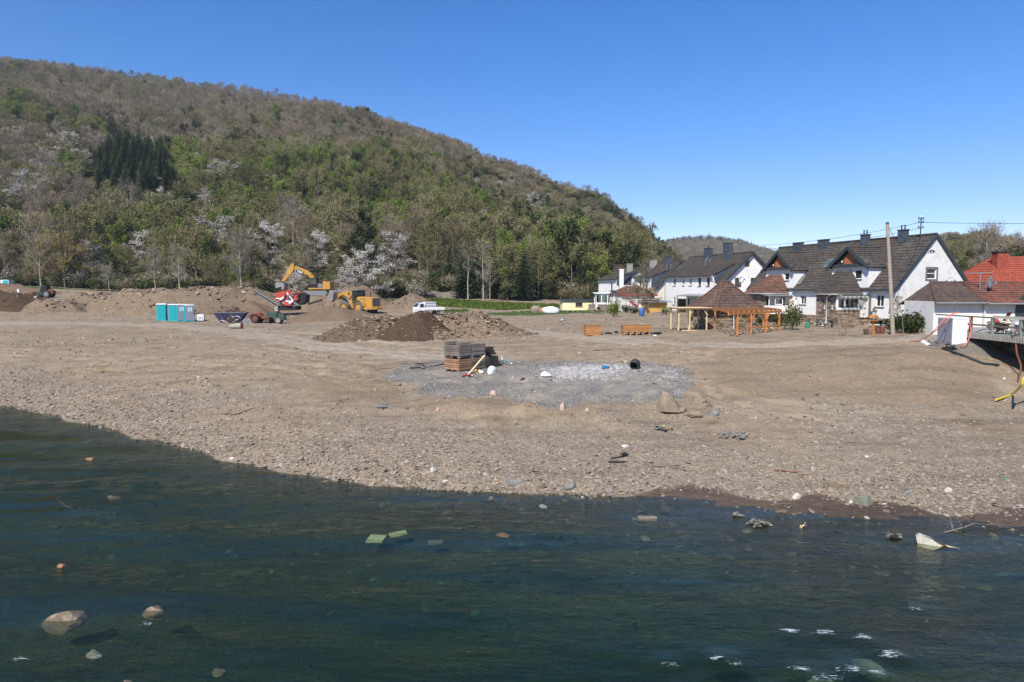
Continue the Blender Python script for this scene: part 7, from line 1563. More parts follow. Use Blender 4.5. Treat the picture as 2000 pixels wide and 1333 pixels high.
M_PLNT = paint('planter_wood', (.46, .22, .08), .7, .15, 4, rv_=.3)
def planter(label, px0, px1, pyb, h, legs, rz=0.0, nb=6, dep=1.0, foot=.0):
    A = hit(px0, pyb, 30, 100); W_ = (px1 - px0) / FPX * A[1]; t = thing('raised_planter', label, 'planter', (A[0], A[1], A[2]), rz, 'timber planters on the bare ground')
    bh = (h - foot) / nb
    for k in range(nb):
        z0 = foot + k * bh; 
        for (x0, x1, y0, y1) in ((0, W_, 0, .035), (0, W_, dep - .035, dep), (0, .035, .036, dep - .036), (W_ - .035, W_, .036, dep - .036)): m = MB(); m.box(x0, x1, y0, y1, z0 + .012, z0 + bh - .006); m.build('board', M_PLNT, t)
    m = MB(); m.box(.04, W_ - .04, .04, dep - .04, foot + .02, h - .12); m.build('liner', M_DSOIL, t)
    m = MB()
    for (x0, x1, y0, y1) in ((-.03, W_ + .03, -.03, .05), (-.03, W_ + .03, dep - .05, dep + .03), (-.03, .05, .052, dep - .052), (W_ - .05, W_ + .03, .052, dep - .052)): m.box(x0, x1, y0, y1, h, h + .03)
    m.build('top_rim', M_PLNT, t)
    for k in range(legs):
        for y in (.06, dep - .16): m = MB(); x = .05 + k * (W_ - .2) / max(1, legs - 1); m.box(x, x + .1, y, y + .1, -.05, foot); m.build('leg', M_PLNT, t)
    return t
planter('square timber planter box, the left and taller of the two', 1144, 1174, 656, .84, 0, R(4), 6, 1.0); planter('long timber raised bed on short legs right of the square planter box', 1217, 1272, 656, .80, 5, R(2), 4, 1.0, .30)
for k, (a_, b_, s, mt, lb) in enumerate([(1190, 652, .42, M_HB, 'crumpled black pond liner between the two planters'), (1205, 650, .5, M_HB, 'flat black sheeting left of the raised bed'), (1285, 652, .45, M_HB, 'dark sheeting right of the raised bed'), (1100, 628, .55, M_GUT, 'grey tarpaulin heap alone on the bare ground'), (1133, 653, .3, M_GREYM, 'small grey rubble heap left of the square planter'), (1280, 656, .22, M_PLAST, 'pale plastic sheet lying right of the raised bed')]):
    bag(lb, a_, b_, s, mt, 80 + k, 'sheeting' if mt is not M_GUT else 'tarpaulin', .22 if mt is not M_GUT else .5, cat='sheeting')
# tents and clutter beside the bungalow
for a_, w_, h_, mt, lb in [(1047, 1.3, 1.0, M_OAK, 'beige covered heap, left of the clutter beside the bungalow'), (1062, 1.2, .75, M_PLNT, 'orange-brown box heap in the clutter beside the bungalow'), (1076, 1.9, .9, M_PLAST, 'white tarpaulin-covered boat shape beside the bungalow')]:
    bag(lb, a_, 611, w_ * .6, mt, 90 + a_ % 7, 'covered_heap', h_ * .9 / w_ * 1.5, 0.1, cat='heap')
junk('row of small pale rubbish along the grass edge', -1.5 + 5.0, 110, float(H1(3.5, 110)), 26, 3.2, .6, .25, 'rubbish_line', 'rubbish', [M_PLAST, M_BLACK, M_OAK, M_PLAST], .1, .6, 14)
junk('tangle of driftwood and boards beside the green bush', at_d(1168, 622, 95)[0], 95, float(H1(at_d(1168, 622, 95)[0], 95)), 40, 1.7, .9, .7, 'driftwood_pile', 'driftwood', [M_OAK, M_OAK, M_PINE, M_CONC], .3, 1.4, 15)
junk('garden clutter under the red-leaved tree', at_d(1235, 612, 98)[0], 98, float(H1(at_d(1235, 612, 98)[0], 98)), 60, 2.2, .8, .6, 'garden_clutter', 'clutter', [M_GREEN, M_PLAST, M_BLUE, M_OAK, M_GREYM, M_RUSTM], .15, .7, 16)
junk('dark clutter and tools between shed and pine pergola', at_d(1300, 612, 88)[0], 88, float(H1(at_d(1300, 612, 88)[0], 88)), 40, 1.2, .8, .6, 'tool_heap', 'clutter', [M_BLUE, M_BLACK, M_OAK, M_GREYM], .15, .8, 17)
junk('rubbish and hoses along the foot of the stone porches', 27.2, 61.5, 3.15, 46, 1.0, 3.6, .3, 'rubbish_line', 'rubbish', [M_OAK, M_PLAST, M_PINE, M_BLACK, M_CONC, M_GREEN], .15, .7, 18)
junk('tables and rubbish under the orange pergola', 20.5, 55.6, 3.1, 30, 1.2, 1.0, .5, 'table_clutter', 'clutter', [M_OAK, M_PLAST, M_BOARDY, M_PINE], .2, .8, 19)
# blue rain barrel
q = hit(1253, 618, 60, 120); m = MB(); m.tube([(0, 0, 0), (0, 0, .15), (0, 0, .55), (0, 0, .95), (0, 0, 1.0)], [.27, .33, .35, .32, .25], 16); o = m.build('rain_barrel', M_BLUE if False else paint('barrel_blue', (.04, .12, .33), .5, .1, 3), None, 'blue rain barrel standing in front of the pale green tree', 'barrel'); o.location = (q[0], q[1], q[2])
# person bending over among the garden plants
def person(x, y, z, rz):
    t = thing('person', 'person in a red jacket and dark trousers bending over behind the garden plants', 'person', (x, y, z), rz)
    V = [((0, 0, .88), .15), ((.10, 0, 1.05), .16), ((.32, 0, 1.22), .18), ((.50, 0, 1.30), .10), ((.62, 0, 1.30), .085), ((-.02, .10, .82), .11), ((.03, .11, .45), .075), ((-.04, .12, .08), .05), ((.10, .12, .04), .045), ((-.02, -.10, .82), .11), ((.06, -.11, .45), .075), ((0, -.12, .08), .05), ((.14, -.12, .04), .045),
         ((.38, .19, 1.20), .075), ((.48, .24, .95), .055), ((.60, .20, .74), .042), ((.66, .18, .66), .038), ((.38, -.19, 1.20), .075), ((.50, -.24, .95), .055), ((.62, -.20, .74), .042), ((.68, -.18, .66), .038)]
    E = [(0, 1), (1, 2), (2, 3), (3, 4), (0, 5), (5, 6), (6, 7), (7, 8), (0, 9), (9, 10), (10, 11), (11, 12), (2, 13), (13, 14), (14, 15), (15, 16), (2, 17), (17, 18), (18, 19), (19, 20)]
    me = bpy.data.meshes.new('body'); me.from_pydata([v for v, _ in V], E, []); 
    g = NG('person_clothes'); co = g.coord(); sp_ = g.n('ShaderNodeSeparateXYZ'); g.l(co, sp_.inputs[0])
    c = g.mix(g.math('GREATER_THAN', sp_.outputs[2], .90), (.02, .022, .035), (.42, .018, .022)); c = g.mix(g.math('LESS_THAN', g.math('ADD', sp_.outputs[2], g.math('MULTIPLY', sp_.outputs[0], -1.6)), -.25), c, (.42, .018, .022)); c = g.mix(g.math('GREATER_THAN', sp_.outputs[0], .63), c, (.48, .28, .2))
    me.materials.append(g.done(g.bsdf(c, .85))); o = obj('body', me, t); k = o.modifiers.new('skin', 'SKIN'); k.use_smooth_shade = True
    for i, (_, r) in enumerate(V): me.skin_vertices[0].data[i].radius = (r, r)
    me.skin_vertices[0].data[0].use_root = True
    s_ = o.modifiers.new('sub', 'SUBSURF'); s_.levels = s_.render_levels = 2
    bm = bmesh.new(); bmesh.ops.create_icosphere(bm, subdivisions=3, radius=.115)
    for v in bm.verts: v.co.x *= 1.05; v.co.z *= 1.15; v.co.y *= .9
    me = bpy.data.meshes.new('head'); bm.to_mesh(me); bm.free(); me.materials.append(paint('skin', (.45, .27, .19), .6, .05)); [setattr(p, 'use_smooth', True) for p in me.polygons]; obj('head', me, t, loc=(.72, 0, 1.30))
    bm = bmesh.new(); bmesh.ops.create_icosphere(bm, subdivisions=3, radius=.128)
    for v in list(bm.verts):
        if v.co.x > .05 and v.co.z < .05: bm.verts.remove(v)
    me = bpy.data.meshes.new('hair'); bm.to_mesh(me); bm.free(); me.materials.append(paint('hair', (.09, .06, .04), .8, .2)); obj('hair', me, t, loc=(.71, 0, 1.33))
    return t
q = at_d(1242, 618, 97); person(q[0], 97, float(H1(q[0], 97)), R(190))
# bird table, pots, ladder, rain butt at the row house
q = hit(1705, 655, 40, 70); bt = thing('bird_table', 'orange timber bird table with small roof by the house steps', 'bird table', (q[0], q[1], q[2]), R(20)); m = MB(); m.box(-.06, .06, -.06, .06, 0, 1.0); m.build('post', M_LARCH, bt)
m = MB(); m.box(-.22, .22, -.2, .2, 1.0, 1.05); m.build('tray', M_LARCH, bt); m = MB(); m.prism([(-.3, 1.22), (.3, 1.22), (0, 1.42)], -.25, .25); m.build('roof', M_LARCH, bt)
for s in (-1, 1): m = MB(); m.box(s * .17 - .02, s * .17 + .02, -.02, .02, 1.05, 1.22); m.build('strut', M_LARCH, bt)
for k, (dx, hh_, mt) in enumerate([(.5, .5, M_RUSTM), (.8, .55, M_RUSTM), (-.35, .4, M_TILEB)]):
    m = MB(); m.tube([(0, 0, 0), (0, 0, hh_)], [.12, .2], 12); o = m.build('plant_pot', mt, None, ['brown plant pot just right of the bird table', 'tall brown plant pot by the steps, right one', 'terracotta plant pot left of the bird table'][k], 'pot'); o.location = (q[0] + dx, q[1] + .3, q[2])
q = hit(1722, 650, 40, 70); bb = thing('barbecue', 'black kettle barbecue on legs beside the house steps', 'barbecue', (q[0], q[1] + .8, q[2] + .0)); m = MB(); m.box(-.35, .35, -.2, .2, .62, .9); m.build('hood', M_BLACK, bb); m = MB(); m.box(-.45, .45, -.22, .22, .55, .60); m.build('shelf', M_PLAST, bb)
for x in (-.3, .3): m = MB(); m.box(x - .03, x + .03, -.03, .03, 0, .55); m.build('leg', M_STEEL, bb)
q = hit(1648, 656, 40, 80); ld = thing('step_ladder', 'short wooden step ladder leaning on the stone porch', 'ladder', (q[0], q[1], q[2]), R(20))
for x in (-.28, .28): m = MB(); m.bar((x, 0, 0), (x * .8, .35, 1.25), .05, .07); m.build('stile', M_OAK, ld)
for k in range(4): m = MB(); t_ = .15 + k * .25; m.box(-.26, .26, .35 * t_ - .05, .35 * t_ + .05, 1.25 * t_, 1.25 * t_ + .04); m.build('rung', M_OAK, ld)
q = hit(1577, 641, 40, 90); m = MB(); m.tube([(0, 0, 0), (0, 0, .25), (0, 0, .5)], [.17, .20, .16], 14); o = m.build('water_butt', M_GREEN if False else paint('butt_green', (.04, .22, .11), .5, .1, 3), None, 'green water butt under the downpipe between the porches', 'barrel'); o.location = (q[0], q[1], q[2])
# ---- garden plants
def veg(kn, a_, b_, D, s, lb, name='shrub', sxy=None, cat='shrub', off=0):
    q = at_d(a_, b_, D) if D else hit(a_, b_, 20, 130); x, y = q[0], (D or q[1]); return plant(kn, x, y + off, s, label=lb, name=name, z=float(H1(x, y + off)), sxy=sxy, cat=cat)
veg('shrubg', 1546, 645, 0, .95, 'small dark green conical shrub in front of the row house', sxy=.42); veg('shrubf', 1199, 620, 0, 1.15, 'bright green bush alone on the bare ground left of the red-leaved tree', sxy=.7)
KINDS['redleaf'] = (M_BARK, M_TWIG, None, [(KINDS['blossom'][3][0][0], None)]); lf_ = plant_mat('leaves_copper', [(.15, (.07, .035, .02)), (.9, (.15, .085, .05))], .2); c2 = KINDS['olive'][3][0][1].copy(); c2.materials.clear(); c2.materials.append(M_TWIG); c2.materials.append(lf_)
KINDS['redleaf'] = (M_BARK, M_TWIG, lf_, [(KINDS['olive'][3][0][0], c2, None, None)])
plf = plant_mat('leaves_silver', [(.15, (.20, .22, .13)), (.9, (.36, .37, .25))], .3); c3 = KINDS['fresh'][3][0][1].copy(); c3.materials.clear(); c3.materials.append(M_TWIG); c3.materials.append(plf); KINDS['silver'] = (M_BARK, M_TWIG, plf, [(KINDS['fresh'][3][0][0], c3, None, None)])
veg('redleaf', 1246, 615, 99, .42, 'copper-leaved small tree in front of the white annexe', 'copper_tree', cat='tree', sxy=.6); veg('silver', 1266, 615, 96, .36, 'pale silvery-green small tree in front of the ochre shed', 'willow_tree', cat='tree', sxy=.5); veg('thin', 1257, 610, 101, .72, 'thin bare tree rising in front of the balcony', 'young_tree', cat='tree')
veg('shrubg', 1222, 615, 98, .5, 'low green shrub at the left end of the gardens'); veg('shrubg', 1238, 618, 95, .42, 'low blue-green shrub left of the rain barrel'); veg('shrubf', 1300, 610, 92, .5, 'small fresh green shrub right of the ochre shed'); veg('shrubf', 1352, 600, 76, .62, 'fresh green shrub on the terrace of the slate-sided house', sxy=.4)
veg('shrubg', 1480, 640, 0, .42, 'small green shrub under the pergola'); veg('shrubg', 1520, 638, 0, .5, 'dark shrub at the right post of the pergola'); veg('shrubg', 1731, 640, 0, .75, 'leafy green shrub in a pot beside the leaning pole', off=.8)
for k, (a_, s) in enumerate([(1762, .5), (1777, .55), (1791, .5), (1805, .56), (1822, .5)]): veg('shrubg' if k % 2 else 'shrubg', a_, 652, 0, s * 1.15, ['leftmost tangled bush', 'second tangled bush', 'middle tangled bush', 'fourth tangled bush', 'rightmost tangled bush'][k] + ' along the foot of the white gable', sxy=s * 1.1, off=.5)
for k, (a_, b_, s, lb) in enumerate([(1768, 648, .55, 'tall brown dry stems left of the air conditioner'), (1826, 645, .6, 'tall brown dry stems right of the air conditioner')]): veg('thin', a_, b_, 0, .26, lb, 'dry_stems', cat='plant', off=1.2)
veg('shrubg', 972, 633, 0, .3, 'tiny green tuft alone on the bare ground', 'grass_tuft'); veg('shrubg', 1965, 604, 45, .45, 'green climbing plant on the wall of the red-brown outbuilding', 'climber', sxy=.9)
# ================================================================ crates and rubbish on the gravel pad
M_CRO = paint('crate_wood_orange', (.36, .20, .12), .85, .25, 6, rv_=.4); M_CRG = paint('crate_wood_grey', (.22, .185, .155), .9, .35, 6, grime=.3, rv_=.5)
sl = MB(); sl.box(-.6, .6, -.012, .012, 0, .115); SLX = {}; 
def crate(x, y, z, rz, mat, label, h=.7):
    t = thing('fruit_crate', label, 'crate', (x, y, z), rz, 'slatted wooden fruit crates on the gravel pad'); L, W = 1.14, .98
    for key, dims in (('L', L), ('W', W)):
        if (key, mat.name) not in SLX: m = MB(); m.box(-dims / 2, dims / 2, -.011, .011, 0, .098); SLX[(key, mat.name)] = m.mesh('slat', mat)
    for k in range(5):
        z0 = .11 + k * .12
        for s in (-1, 1):
            if k == 4 and rnd.random() < .12: continue
            obj('slat', SLX[('L', mat.name)], t, loc=(0, s * W / 2, z0), rot=(0, rnd.uniform(-.006, .006), 0)); obj('slat', SLX[('W', mat.name)], t, loc=(s * L / 2, 0, z0), rot=(0, 0, R(90)))
    for sx in (-1, 1):
        for sy in (-1, 1): m = MB(); m.box(sx * (L / 2 - .03) - .035, sx * (L / 2 - .03) + .035, sy * (W / 2 - .045) - .03, sy * (W / 2 - .045) + .03, .0, h + .03); m.build('corner_post', M_GUT if mat is M_CRG else M_CRO, t)
    for x_ in (-.45, 0, .45): m = MB(); m.box(x_ - .05, x_ + .05, -W / 2, W / 2, .0, .09); m.build('skid', M_CRG, t)
    m = MB(); m.box(-L / 2 + .02, L / 2 - .02, -W / 2 + .02, W / 2 - .02, .092, .108); m.build('floor', M_CRG, t); return t
c0 = hit(896, 728, 20, 60); th_ = R(-43); ux, uy = Vector((math.cos(th_), math.sin(th_))), Vector((-math.sin(th_), math.cos(th_)))   # ux: towards right-near corner, uy: right-back
def CP(i, j): v = Vector((c0[0], c0[1])) - ux * .57 + uy * .49 - ux * (1.18 * i) + uy * (1.03 * j); return v.x, v.y
zc = float(H1(c0[0], c0[1] + .6)) + .0
crate(*CP(0, 0), zc, th_, M_CRO, 'orange-brown slatted crate at the bottom of the front stack'); crate(*CP(0, 0), zc + .75, th_ + R(3), M_CRG, 'weathered grey slatted crate on top of the orange-brown one')
crate(*CP(0, 1), zc, th_, M_CRG, 'grey crate at the bottom of the second stack'); crate(*CP(0, 1), zc + .75, th_ - R(2), M_CRG, 'grey crate on top of the second stack, beside the front stack')
crate(*CP(1, 1), zc, th_, M_CRG, 'grey crate at the bottom of the stack hidden behind the front stack'); crate(*CP(1, 1), zc + .76, th_, M_CRG, 'grey crate topmost of the stack hidden behind the front stack')
M_DKW = paint('wood_black_wet', (.05, .042, .035), .9, .3, 6)
x, y = CP(0, 2); crate(x, y, zc - .02, th_, M_DKW, 'nearly black crate at the right end of the row of crates')
lg = [(x + rnd.uniform(-.3, .3), y + rnd.uniform(-.3, .3), zc + .80 + .11 * (k % 4)) for k in range(11)]
tpp = thing('beam_stack', 'stack of short dark square beams on top of the black crate', 'timber', (x, y, zc + .74), th_ + R(90))
for k in range(10): m = MB(); r_, c_ = divmod(k, 4); m.box(-.45, .45, -.42 + c_ * .22 + r_ * .09, -.25 + c_ * .22 + r_ * .09, r_ * .15, r_ * .15 + .13); m.build('beam', M_DKW, tpp)
def lying(label, A, B, r, mat, name='plank', flat=None, cat='plank', lift=0, n=3, jit=0):
    a = hit(*A, 10, 120); b = hit(*B, 10, 120); a, b = Vector(a), Vector(b); P = []
    for k in range(n + 1):
        p = a.lerp(b, k / n); p.z = max(p.z, float(H1(p.x, p.y))) if n < 3 or jit else p.z; P.append(p + Vector((rnd.uniform(-jit, jit), rnd.uniform(-jit, jit), r * .7 + lift)))
    m = MB()
    if flat: m.bar(P[0], P[-1], flat, r * 2)
    else: m.tube(P, [r * (1 - .5 * k / n) if jit else r for k in range(n + 1)], 7)
    return m.build(name, mat, None, label, cat)
lying('long dark plank lying left of the crates, rear one', (800, 711), (868, 707), .025, M_OAK, flat=.14); lying('long grey plank lying left of the crates, front one', (823, 722), (868, 712), .03, M_DKW, flat=.14); lying('thin dark board left of the gravel pad', (741, 720), (790, 716), .02, M_OAK, flat=.1); lying('short black board between the two long planks', (815, 711), (829, 717), .03, M_DKW, flat=.16); lying('dark half-buried beam at the left of the pad', (801, 721), (822, 719), .05, M_DKW, flat=.14)
a = hit(914, 733, 20, 60); m = MB(); m.bar((a[0], a[1], a[2] + .02), (a[0] + .85, a[1] + .95, a[2] + .95), .10, .035); m.build('leaning_board', M_PINE, None, 'pale narrow board leaning against the crates', 'board')
bag('big white plastic sack right of the crates', 961, 729, .36, M_SACK, 101, 'plastic_sack', .75); bag('small white plastic bag next to the ochre bag', 940, 729, .17, M_SACK, 102, 'plastic_bag', .6); bag('ochre yellow bag in front of the crates', 932, 726, .18, M_YELD, 103, 'plastic_bag', .5); bag('small blue and white bag in front of the crates', 938, 720, .17, paint('bag_blue', (.10, .22, .5), .5), 104, 'plastic_bag', .5)
junk('teal and grey rubbish right of the black crate', *hit(975, 712, 20, 60), 26, .7, .35, .3, 'rubbish_heap', 'rubbish', [M_TEAL, M_GREYM, M_GREEN, M_PLAST, M_OAK], .1, .5, 21)
junk('rusty tools lying at the foot of the leaning board', *hit(916, 736, 20, 60), 10, .25, .2, .08, 'tool_pile', 'tools', [M_RUSTM, M_PLAST, M_RED], .1, .35, 22)
bag('crumpled blue tarpaulin on the white powder', 1183, 720, .26, paint('tarp_blue', (.02, .14, .30), .4), 106, 'blue_tarpaulin', .55, cat='tarpaulin'); bag('small dark blue sheet on the grey gravel', 1020, 741, .25, M_BLUE, 107, 'plastic_sheet', .2, cat='sheeting'); bag('heap of white powder in the middle of the pad', 1068, 734, .42, M_SACK, 108, 'powder_heap', .2, cat='powder'); bag('small white stone-like lump left of the blue sheet', 1001, 739, .09, M_SACK, 109, 'white_lump', .5, cat='lump')
q = hit(1240, 721, 20, 60); bl = thing('black_drum', 'black plastic drum lying with its open end to the river', 'drum', (q[0], q[1], q[2] + .25), R(0)); bl.rotation_euler = (R(100), 0, R(-22)); m = MB(); n = 20; vs = []
for (r_, z) in ((.13, -.3), (.22, -.26), (.26, -.1), (.265, .15), (.23, .27), (.19, .27), (.22, .12), (.2, -.2)):
    for k in range(n): a = 2 * math.pi * k / n; vs.append((r_ * math.cos(a), r_ * math.sin(a), z))
m.add(vs, [(i * n + k, i * n + (k + 1) % n, (i + 1) * n + (k + 1) % n, (i + 1) * n + k) for i in range(7) for k in range(n)] + [tuple(range(n)), tuple(range(7 * n, 8 * n))], 0, True); m.build('shell', M_HB, bl)
for z in (-.1, .12): m = MB(); m.tube([(.272 * math.cos(2 * math.pi * k / 20), .272 * math.sin(2 * math.pi * k / 20), z) for k in range(21)], .015, 5); m.build('hoop', M_STEEL, bl)
# ================================================================ rocks, driftwood and rubbish on the bank
g = NG('rock_tan'); co = g.coord(); a_ = g.noise(2.2, co, 8, .7); M_RTAN = g.done(g.bsdf(g.ramp(a_, [(.3, (.13, .10, .068)), (.5, (.235, .185, .13)), (.7, (.34, .28, .205))]), .9, g.bump(g.noise(9, co, 6, .7), .6, .04), .2))
g = NG('rock_slate'); co = g.coord(); a_ = g.noise(2.2, co, 8, .7); M_RSL = g.done(g.bsdf(g.ramp(a_, [(.3, (.11, .11, .105)), (.5, (.20, .195, .185)), (.7, (.32, .31, .29))]), .85, g.bump(g.noise(9, co, 6, .7), .6, .04), .2))
M_RW = paint('rock_white', (.50, .46, .40), .9, .12, 5, bump=.4); M_RP = paint('rock_pink', (.48, .33, .27), .9, .15, 5, bump=.4); M_RG = paint('rock_green', (.16, .17, .13), .8, .2, 4, bump=.4)
def rock(label, px_, py_, w_, h_, mat, seed, rz=0, sink=.25, name='rock', z=None, sy=.7, tilt=(0, 0), jag=.2):
    h = hit(px_, py_, 9, 100) if z is None else (*at_z(px_, py_, 0)[:2], z)
    me = rock_mesh(seed, 1, 3, jag * .35, name); me.materials.append(mat); D = h[1]
    sx = w_ / FPX * D / 2 / .95; sz = h_ / FPX * D / 2 / .72
    return obj(name, me, None, label, 'rock', None, None, (h[0], h[1], h[2] + sz * (1 - 2 * sink)), (tilt[0], tilt[1], rz), (sx, sx * sy, sz))
h = hit(1310, 803, 15, 60); me = bpy.data.meshes.new('boulder'); bm = bmesh.new()
for p_ in [(-.50, .05, 0), (-.44, -.25, .05), (-.40, -.05, .80), (-.30, .12, .98), (-.22, -.10, .93), (.06, -.40, .06), (.40, -.28, -.05), (.55, .10, 0), (-.1, .45, 0), (.16, -.12, .50), (.42, .05, .22), (-.05, -.22, .62), (-.46, .2, .35), (.1, .25, .42)]: bm.verts.new(p_)
bmesh.ops.convex_hull(bm, input=bm.verts); bmesh.ops.subdivide_edges(bm, edges=bm.edges[:], cuts=2, use_grid_fill=True)
for v in bm.verts: nz = float(fbm(v.co.x * 3 + 5, v.co.y * 3 + v.co.z * 4, 1, 3)); v.co *= 1 + nz * .16
bm.to_mesh(me); bm.free(); me.materials.append(paint('boulder_tan', (.24, .195, .135), .95, .35, 2.2, bump=.9, grime=.4)); obj('boulder', me, None, 'large tan boulder with flat light face at the edge of the gravel pad', 'rock', None, None, (h[0], h[1], h[2] - .05), (0, R(4), R(22)), (1.25, 1.2, .88))
for k, (a_, b_, w_, h_, mt, lb) in enumerate([(1346, 772, 42, 9, M_RTAN, 'flat brown slab above the boulder on its right'), (1352, 812, 34, 12, M_RTAN, 'flat brown slab just below the boulder'), (1392, 812, 20, 12, M_RSL, 'small grey rock right of the boulder'), (1385, 796, 16, 12, M_RTAN, 'round brown stone right of the boulder'), (1335, 805, 22, 10, M_RTAN, 'broken brown stone touching the boulder'), (965, 772, 15, 10, M_RP, 'pinkish stone on the front edge of the pad'), (1098, 801, 13, 15, M_RP, 'upright pinkish stone below the pad'), (1148, 805, 9, 8, M_RW, 'small white stone below the pad'), (1075, 744, 10, 6, M_RSL, 'grey stone lying on the pad'), (857, 803, 12, 7, M_RP, 'reddish flat stone left of the pinkish stones'), (820, 803, 12, 8, M_RTAN, 'brown stone near the left edge of the pad'), (745, 797, 24, 8, M_RSL, 'flat dark slate left below the pad'),
   (1325, 778, 20, 26, M_RSL, 'grey slab leaning behind the boulder'), (1370, 786, 26, 14, M_RTAN, 'crumbling brown rock heap right of the boulder'), (1688, 986, 34, 20, M_RG, 'large greenish squared block on the wet sand'), (1553, 975, 18, 12, M_RW, 'white stone on the wet sand'), (1636, 950, 34, 16, M_RTAN, 'tan brick-like block with bristles on the gravel'), (998, 946, 34, 14, M_RSL, 'dark slate slab at the waterline'), (1112, 955, 26, 12, M_RSL, 'grey slab at the waterline right of the dark slate'), (845, 921, 12, 10, M_RW, 'whitish stone on the shore'), (1191, 962, 16, 10, M_RSL, 'grey angular stone at the tip of the gravel spit'), (1165, 966, 22, 8, M_RTAN, 'flat tan stone at the tip of the gravel spit'), (846, 868, 10, 6, M_RTAN, 'small tan stone high on the gravel'), (1850, 960, 14, 8, M_RW, 'pale stone on the shore at the right'), (1775, 965, 22, 10, M_RSL, 'long bluish slate on the shore at the right'), (1570, 927, 22, 6, M_RTAN, 'flat tan stone on the middle of the gravel'), (1222, 873, 14, 6, M_RW, 'white lump on the upper gravel'), (1322, 690, 12, 6, M_RSL, 'dark stone above the pad on the slope')]):
    rock(lb, a_, b_, w_, h_, mt, 300 + k, rnd.uniform(-.6, .6))
WB_ = [(128, 1208, 76, 38, M_RTAN, 'pointed pale rock rising from the river at the lower left', -.12, .0), (1600, 1292, 95, 60, M_RG, 'large pale green boulder just under the water at the lower right', -.62, 0), (1700, 1262, 60, 30, M_RG, 'second submerged boulder beside the white water', -.50, 0), (643, 924, 9, 6, M_RP, 'pink stone in the shallows near the shore', 0, 0), (669, 929, 8, 5, M_RP, 'small pink stone in the shallows, right of the first', 0, 0), (697, 936, 14, 9, paint('rock_red', (.28, .10, .07), .6, .1, 4), 'round reddish stone in the shallows', 0, 0), (1062, 992, 14, 8, M_RSL, 'grey stone in the shallows off the gravel spit', 0, 0), (958, 975, 9, 6, M_RTAN, 'tan stone in the shallows', 0, 0), (300, 1188, 48, 20, M_RTAN, 'brownish submerged stone right of the pointed rock', -.12, 0), (183, 1264, 28, 14, M_RW, 'small pale yellowish stone under water at the lower left', -.18, 0), (122, 1106, 14, 8, paint('rock_orange', (.30, .16, .07), .7, .1, 4), 'small orange stone at the left of the river', -.02, 0), (178, 897, 20, 7, paint('rock_orange', (.30, .16, .07)), 'orange flat stone near the left shore', -.04, 0), (980, 1040, 26, 9, paint('rock_orange', (.30, .16, .07)), 'orange flat stone under water in midstream', -.10, 0), (222, 968, 26, 8, M_RTAN, 'flat tan stone under water left of midstream', -.12, 0), (430, 1290, 30, 16, M_RTAN, 'brown stone under water at the bottom', -.25, 0), (250, 1320, 26, 16, M_RP, 'reddish stone under water at the bottom edge', -.2, 0)]
for k, (a_, b_, w_, h_, mt, lb, z, _) in enumerate(WB_): rock(lb, a_, b_, w_, h_, mt, 400 + k, R(20) if k == 0 else rnd.uniform(-.5, .5), .3, 'river_rock', z=z, sy=.6, tilt=(0, R(-14)) if k == 0 else (0, 0))
def slabin(label, px_, py_, w_, d_, z, rz, mat): h = at_z(px_, py_, 0); m = MB(); m.box(-w_ / 2, w_ / 2, -d_ / 2, d_ / 2, -.06, 0); o = m.build('submerged_slab', mat, None, label, 'slab'); o.location = (h[0], h[1], z); o.rotation_euler = (R(3), R(-2), rz); return o
M_SLB = paint('slab_pale_yellow', (.80, .74, .40), .8, .1, 3); slabin('square pale yellow slab lying under water in midstream', 735, 1040, .46, .40, -.15, R(-8), M_SLB); slabin('narrow yellowish slab under water right of the square one', 777, 1030, .46, .20, -.16, R(28), M_SLB); slabin('dim tan slab under water, right of the two yellow ones', 850, 1043, .4, .15, -.2, R(5), M_RTAN)
h = at_z(1264, 1012, 0); m = MB(); m.box(-.27, .27, -.07, .07, -.08, .035); o = m.build('floating_board', M_OAK, None, 'short grey board at the water surface off the sand bar', 'board'); o.location = (h[0], h[1], 0); o.rotation_euler = (0, R(3), R(8))
# driftwood and sticks
ST = [((460, 812), (498, 798), .025, 'crooked dark branch on the left gravel, upper one'), ((360, 818), (396, 806), .018, 'thin straight stick on the left gravel'), ((428, 810), (462, 813), .02, 'short dark stick left of the crooked branch'), ((1188, 905), (1222, 904), .05, 'dark red short log on the gravel'), ((1192, 898), (1224, 890), .03, 'thin dark stick above the red log'), ((1272, 913), (1300, 914), .06, 'thick grey log on the gravel'), ((1304, 913), (1328, 909), .04, 'brown knotty log right of the grey one'), ((1258, 906), (1278, 921), .035, 'pale board end left of the grey log'), ((1514, 921), (1582, 926), .025, 'long reddish brown stick right of the middle'), ((1688, 945), (1720, 949), .04, 'pale log on the gravel at the right'), ((1786, 1012), (1816, 1022), .022, 'dark stick on the wet sand at the right'), ((1080, 854), (1104, 858), .02, 'short pale stick on the gravel'), ((196, 727), (245, 729), .03, 'weathered grey stick on the left bank'), ((357, 733), (384, 733), .025, 'pale wooden lath on the left bank'), ((268, 794), (296, 799), .03, 'reddish bark piece on the left gravel'), ((1505, 988), (1545, 985), .02, 'bleached twig on the wet sand'), ((1160, 686), (1196, 684), .03, 'dark root sticking out of the track edge, left'), ((1165, 679), (1190, 676), .02, 'thin root sticking out of the track edge'), ((900, 690), (920, 688), .02, 'thin stick behind the crates'), ((470, 756), (484, 752), .03, 'small pale driftwood piece on the left bank'), ((836, 838), (850, 840), .04, 'small pale log on the middle gravel'), ((1338, 904), (1290, 899), .015, 'thin white stick above the grey log'), ((1855, 640), (1862, 641), .03, 'x')]
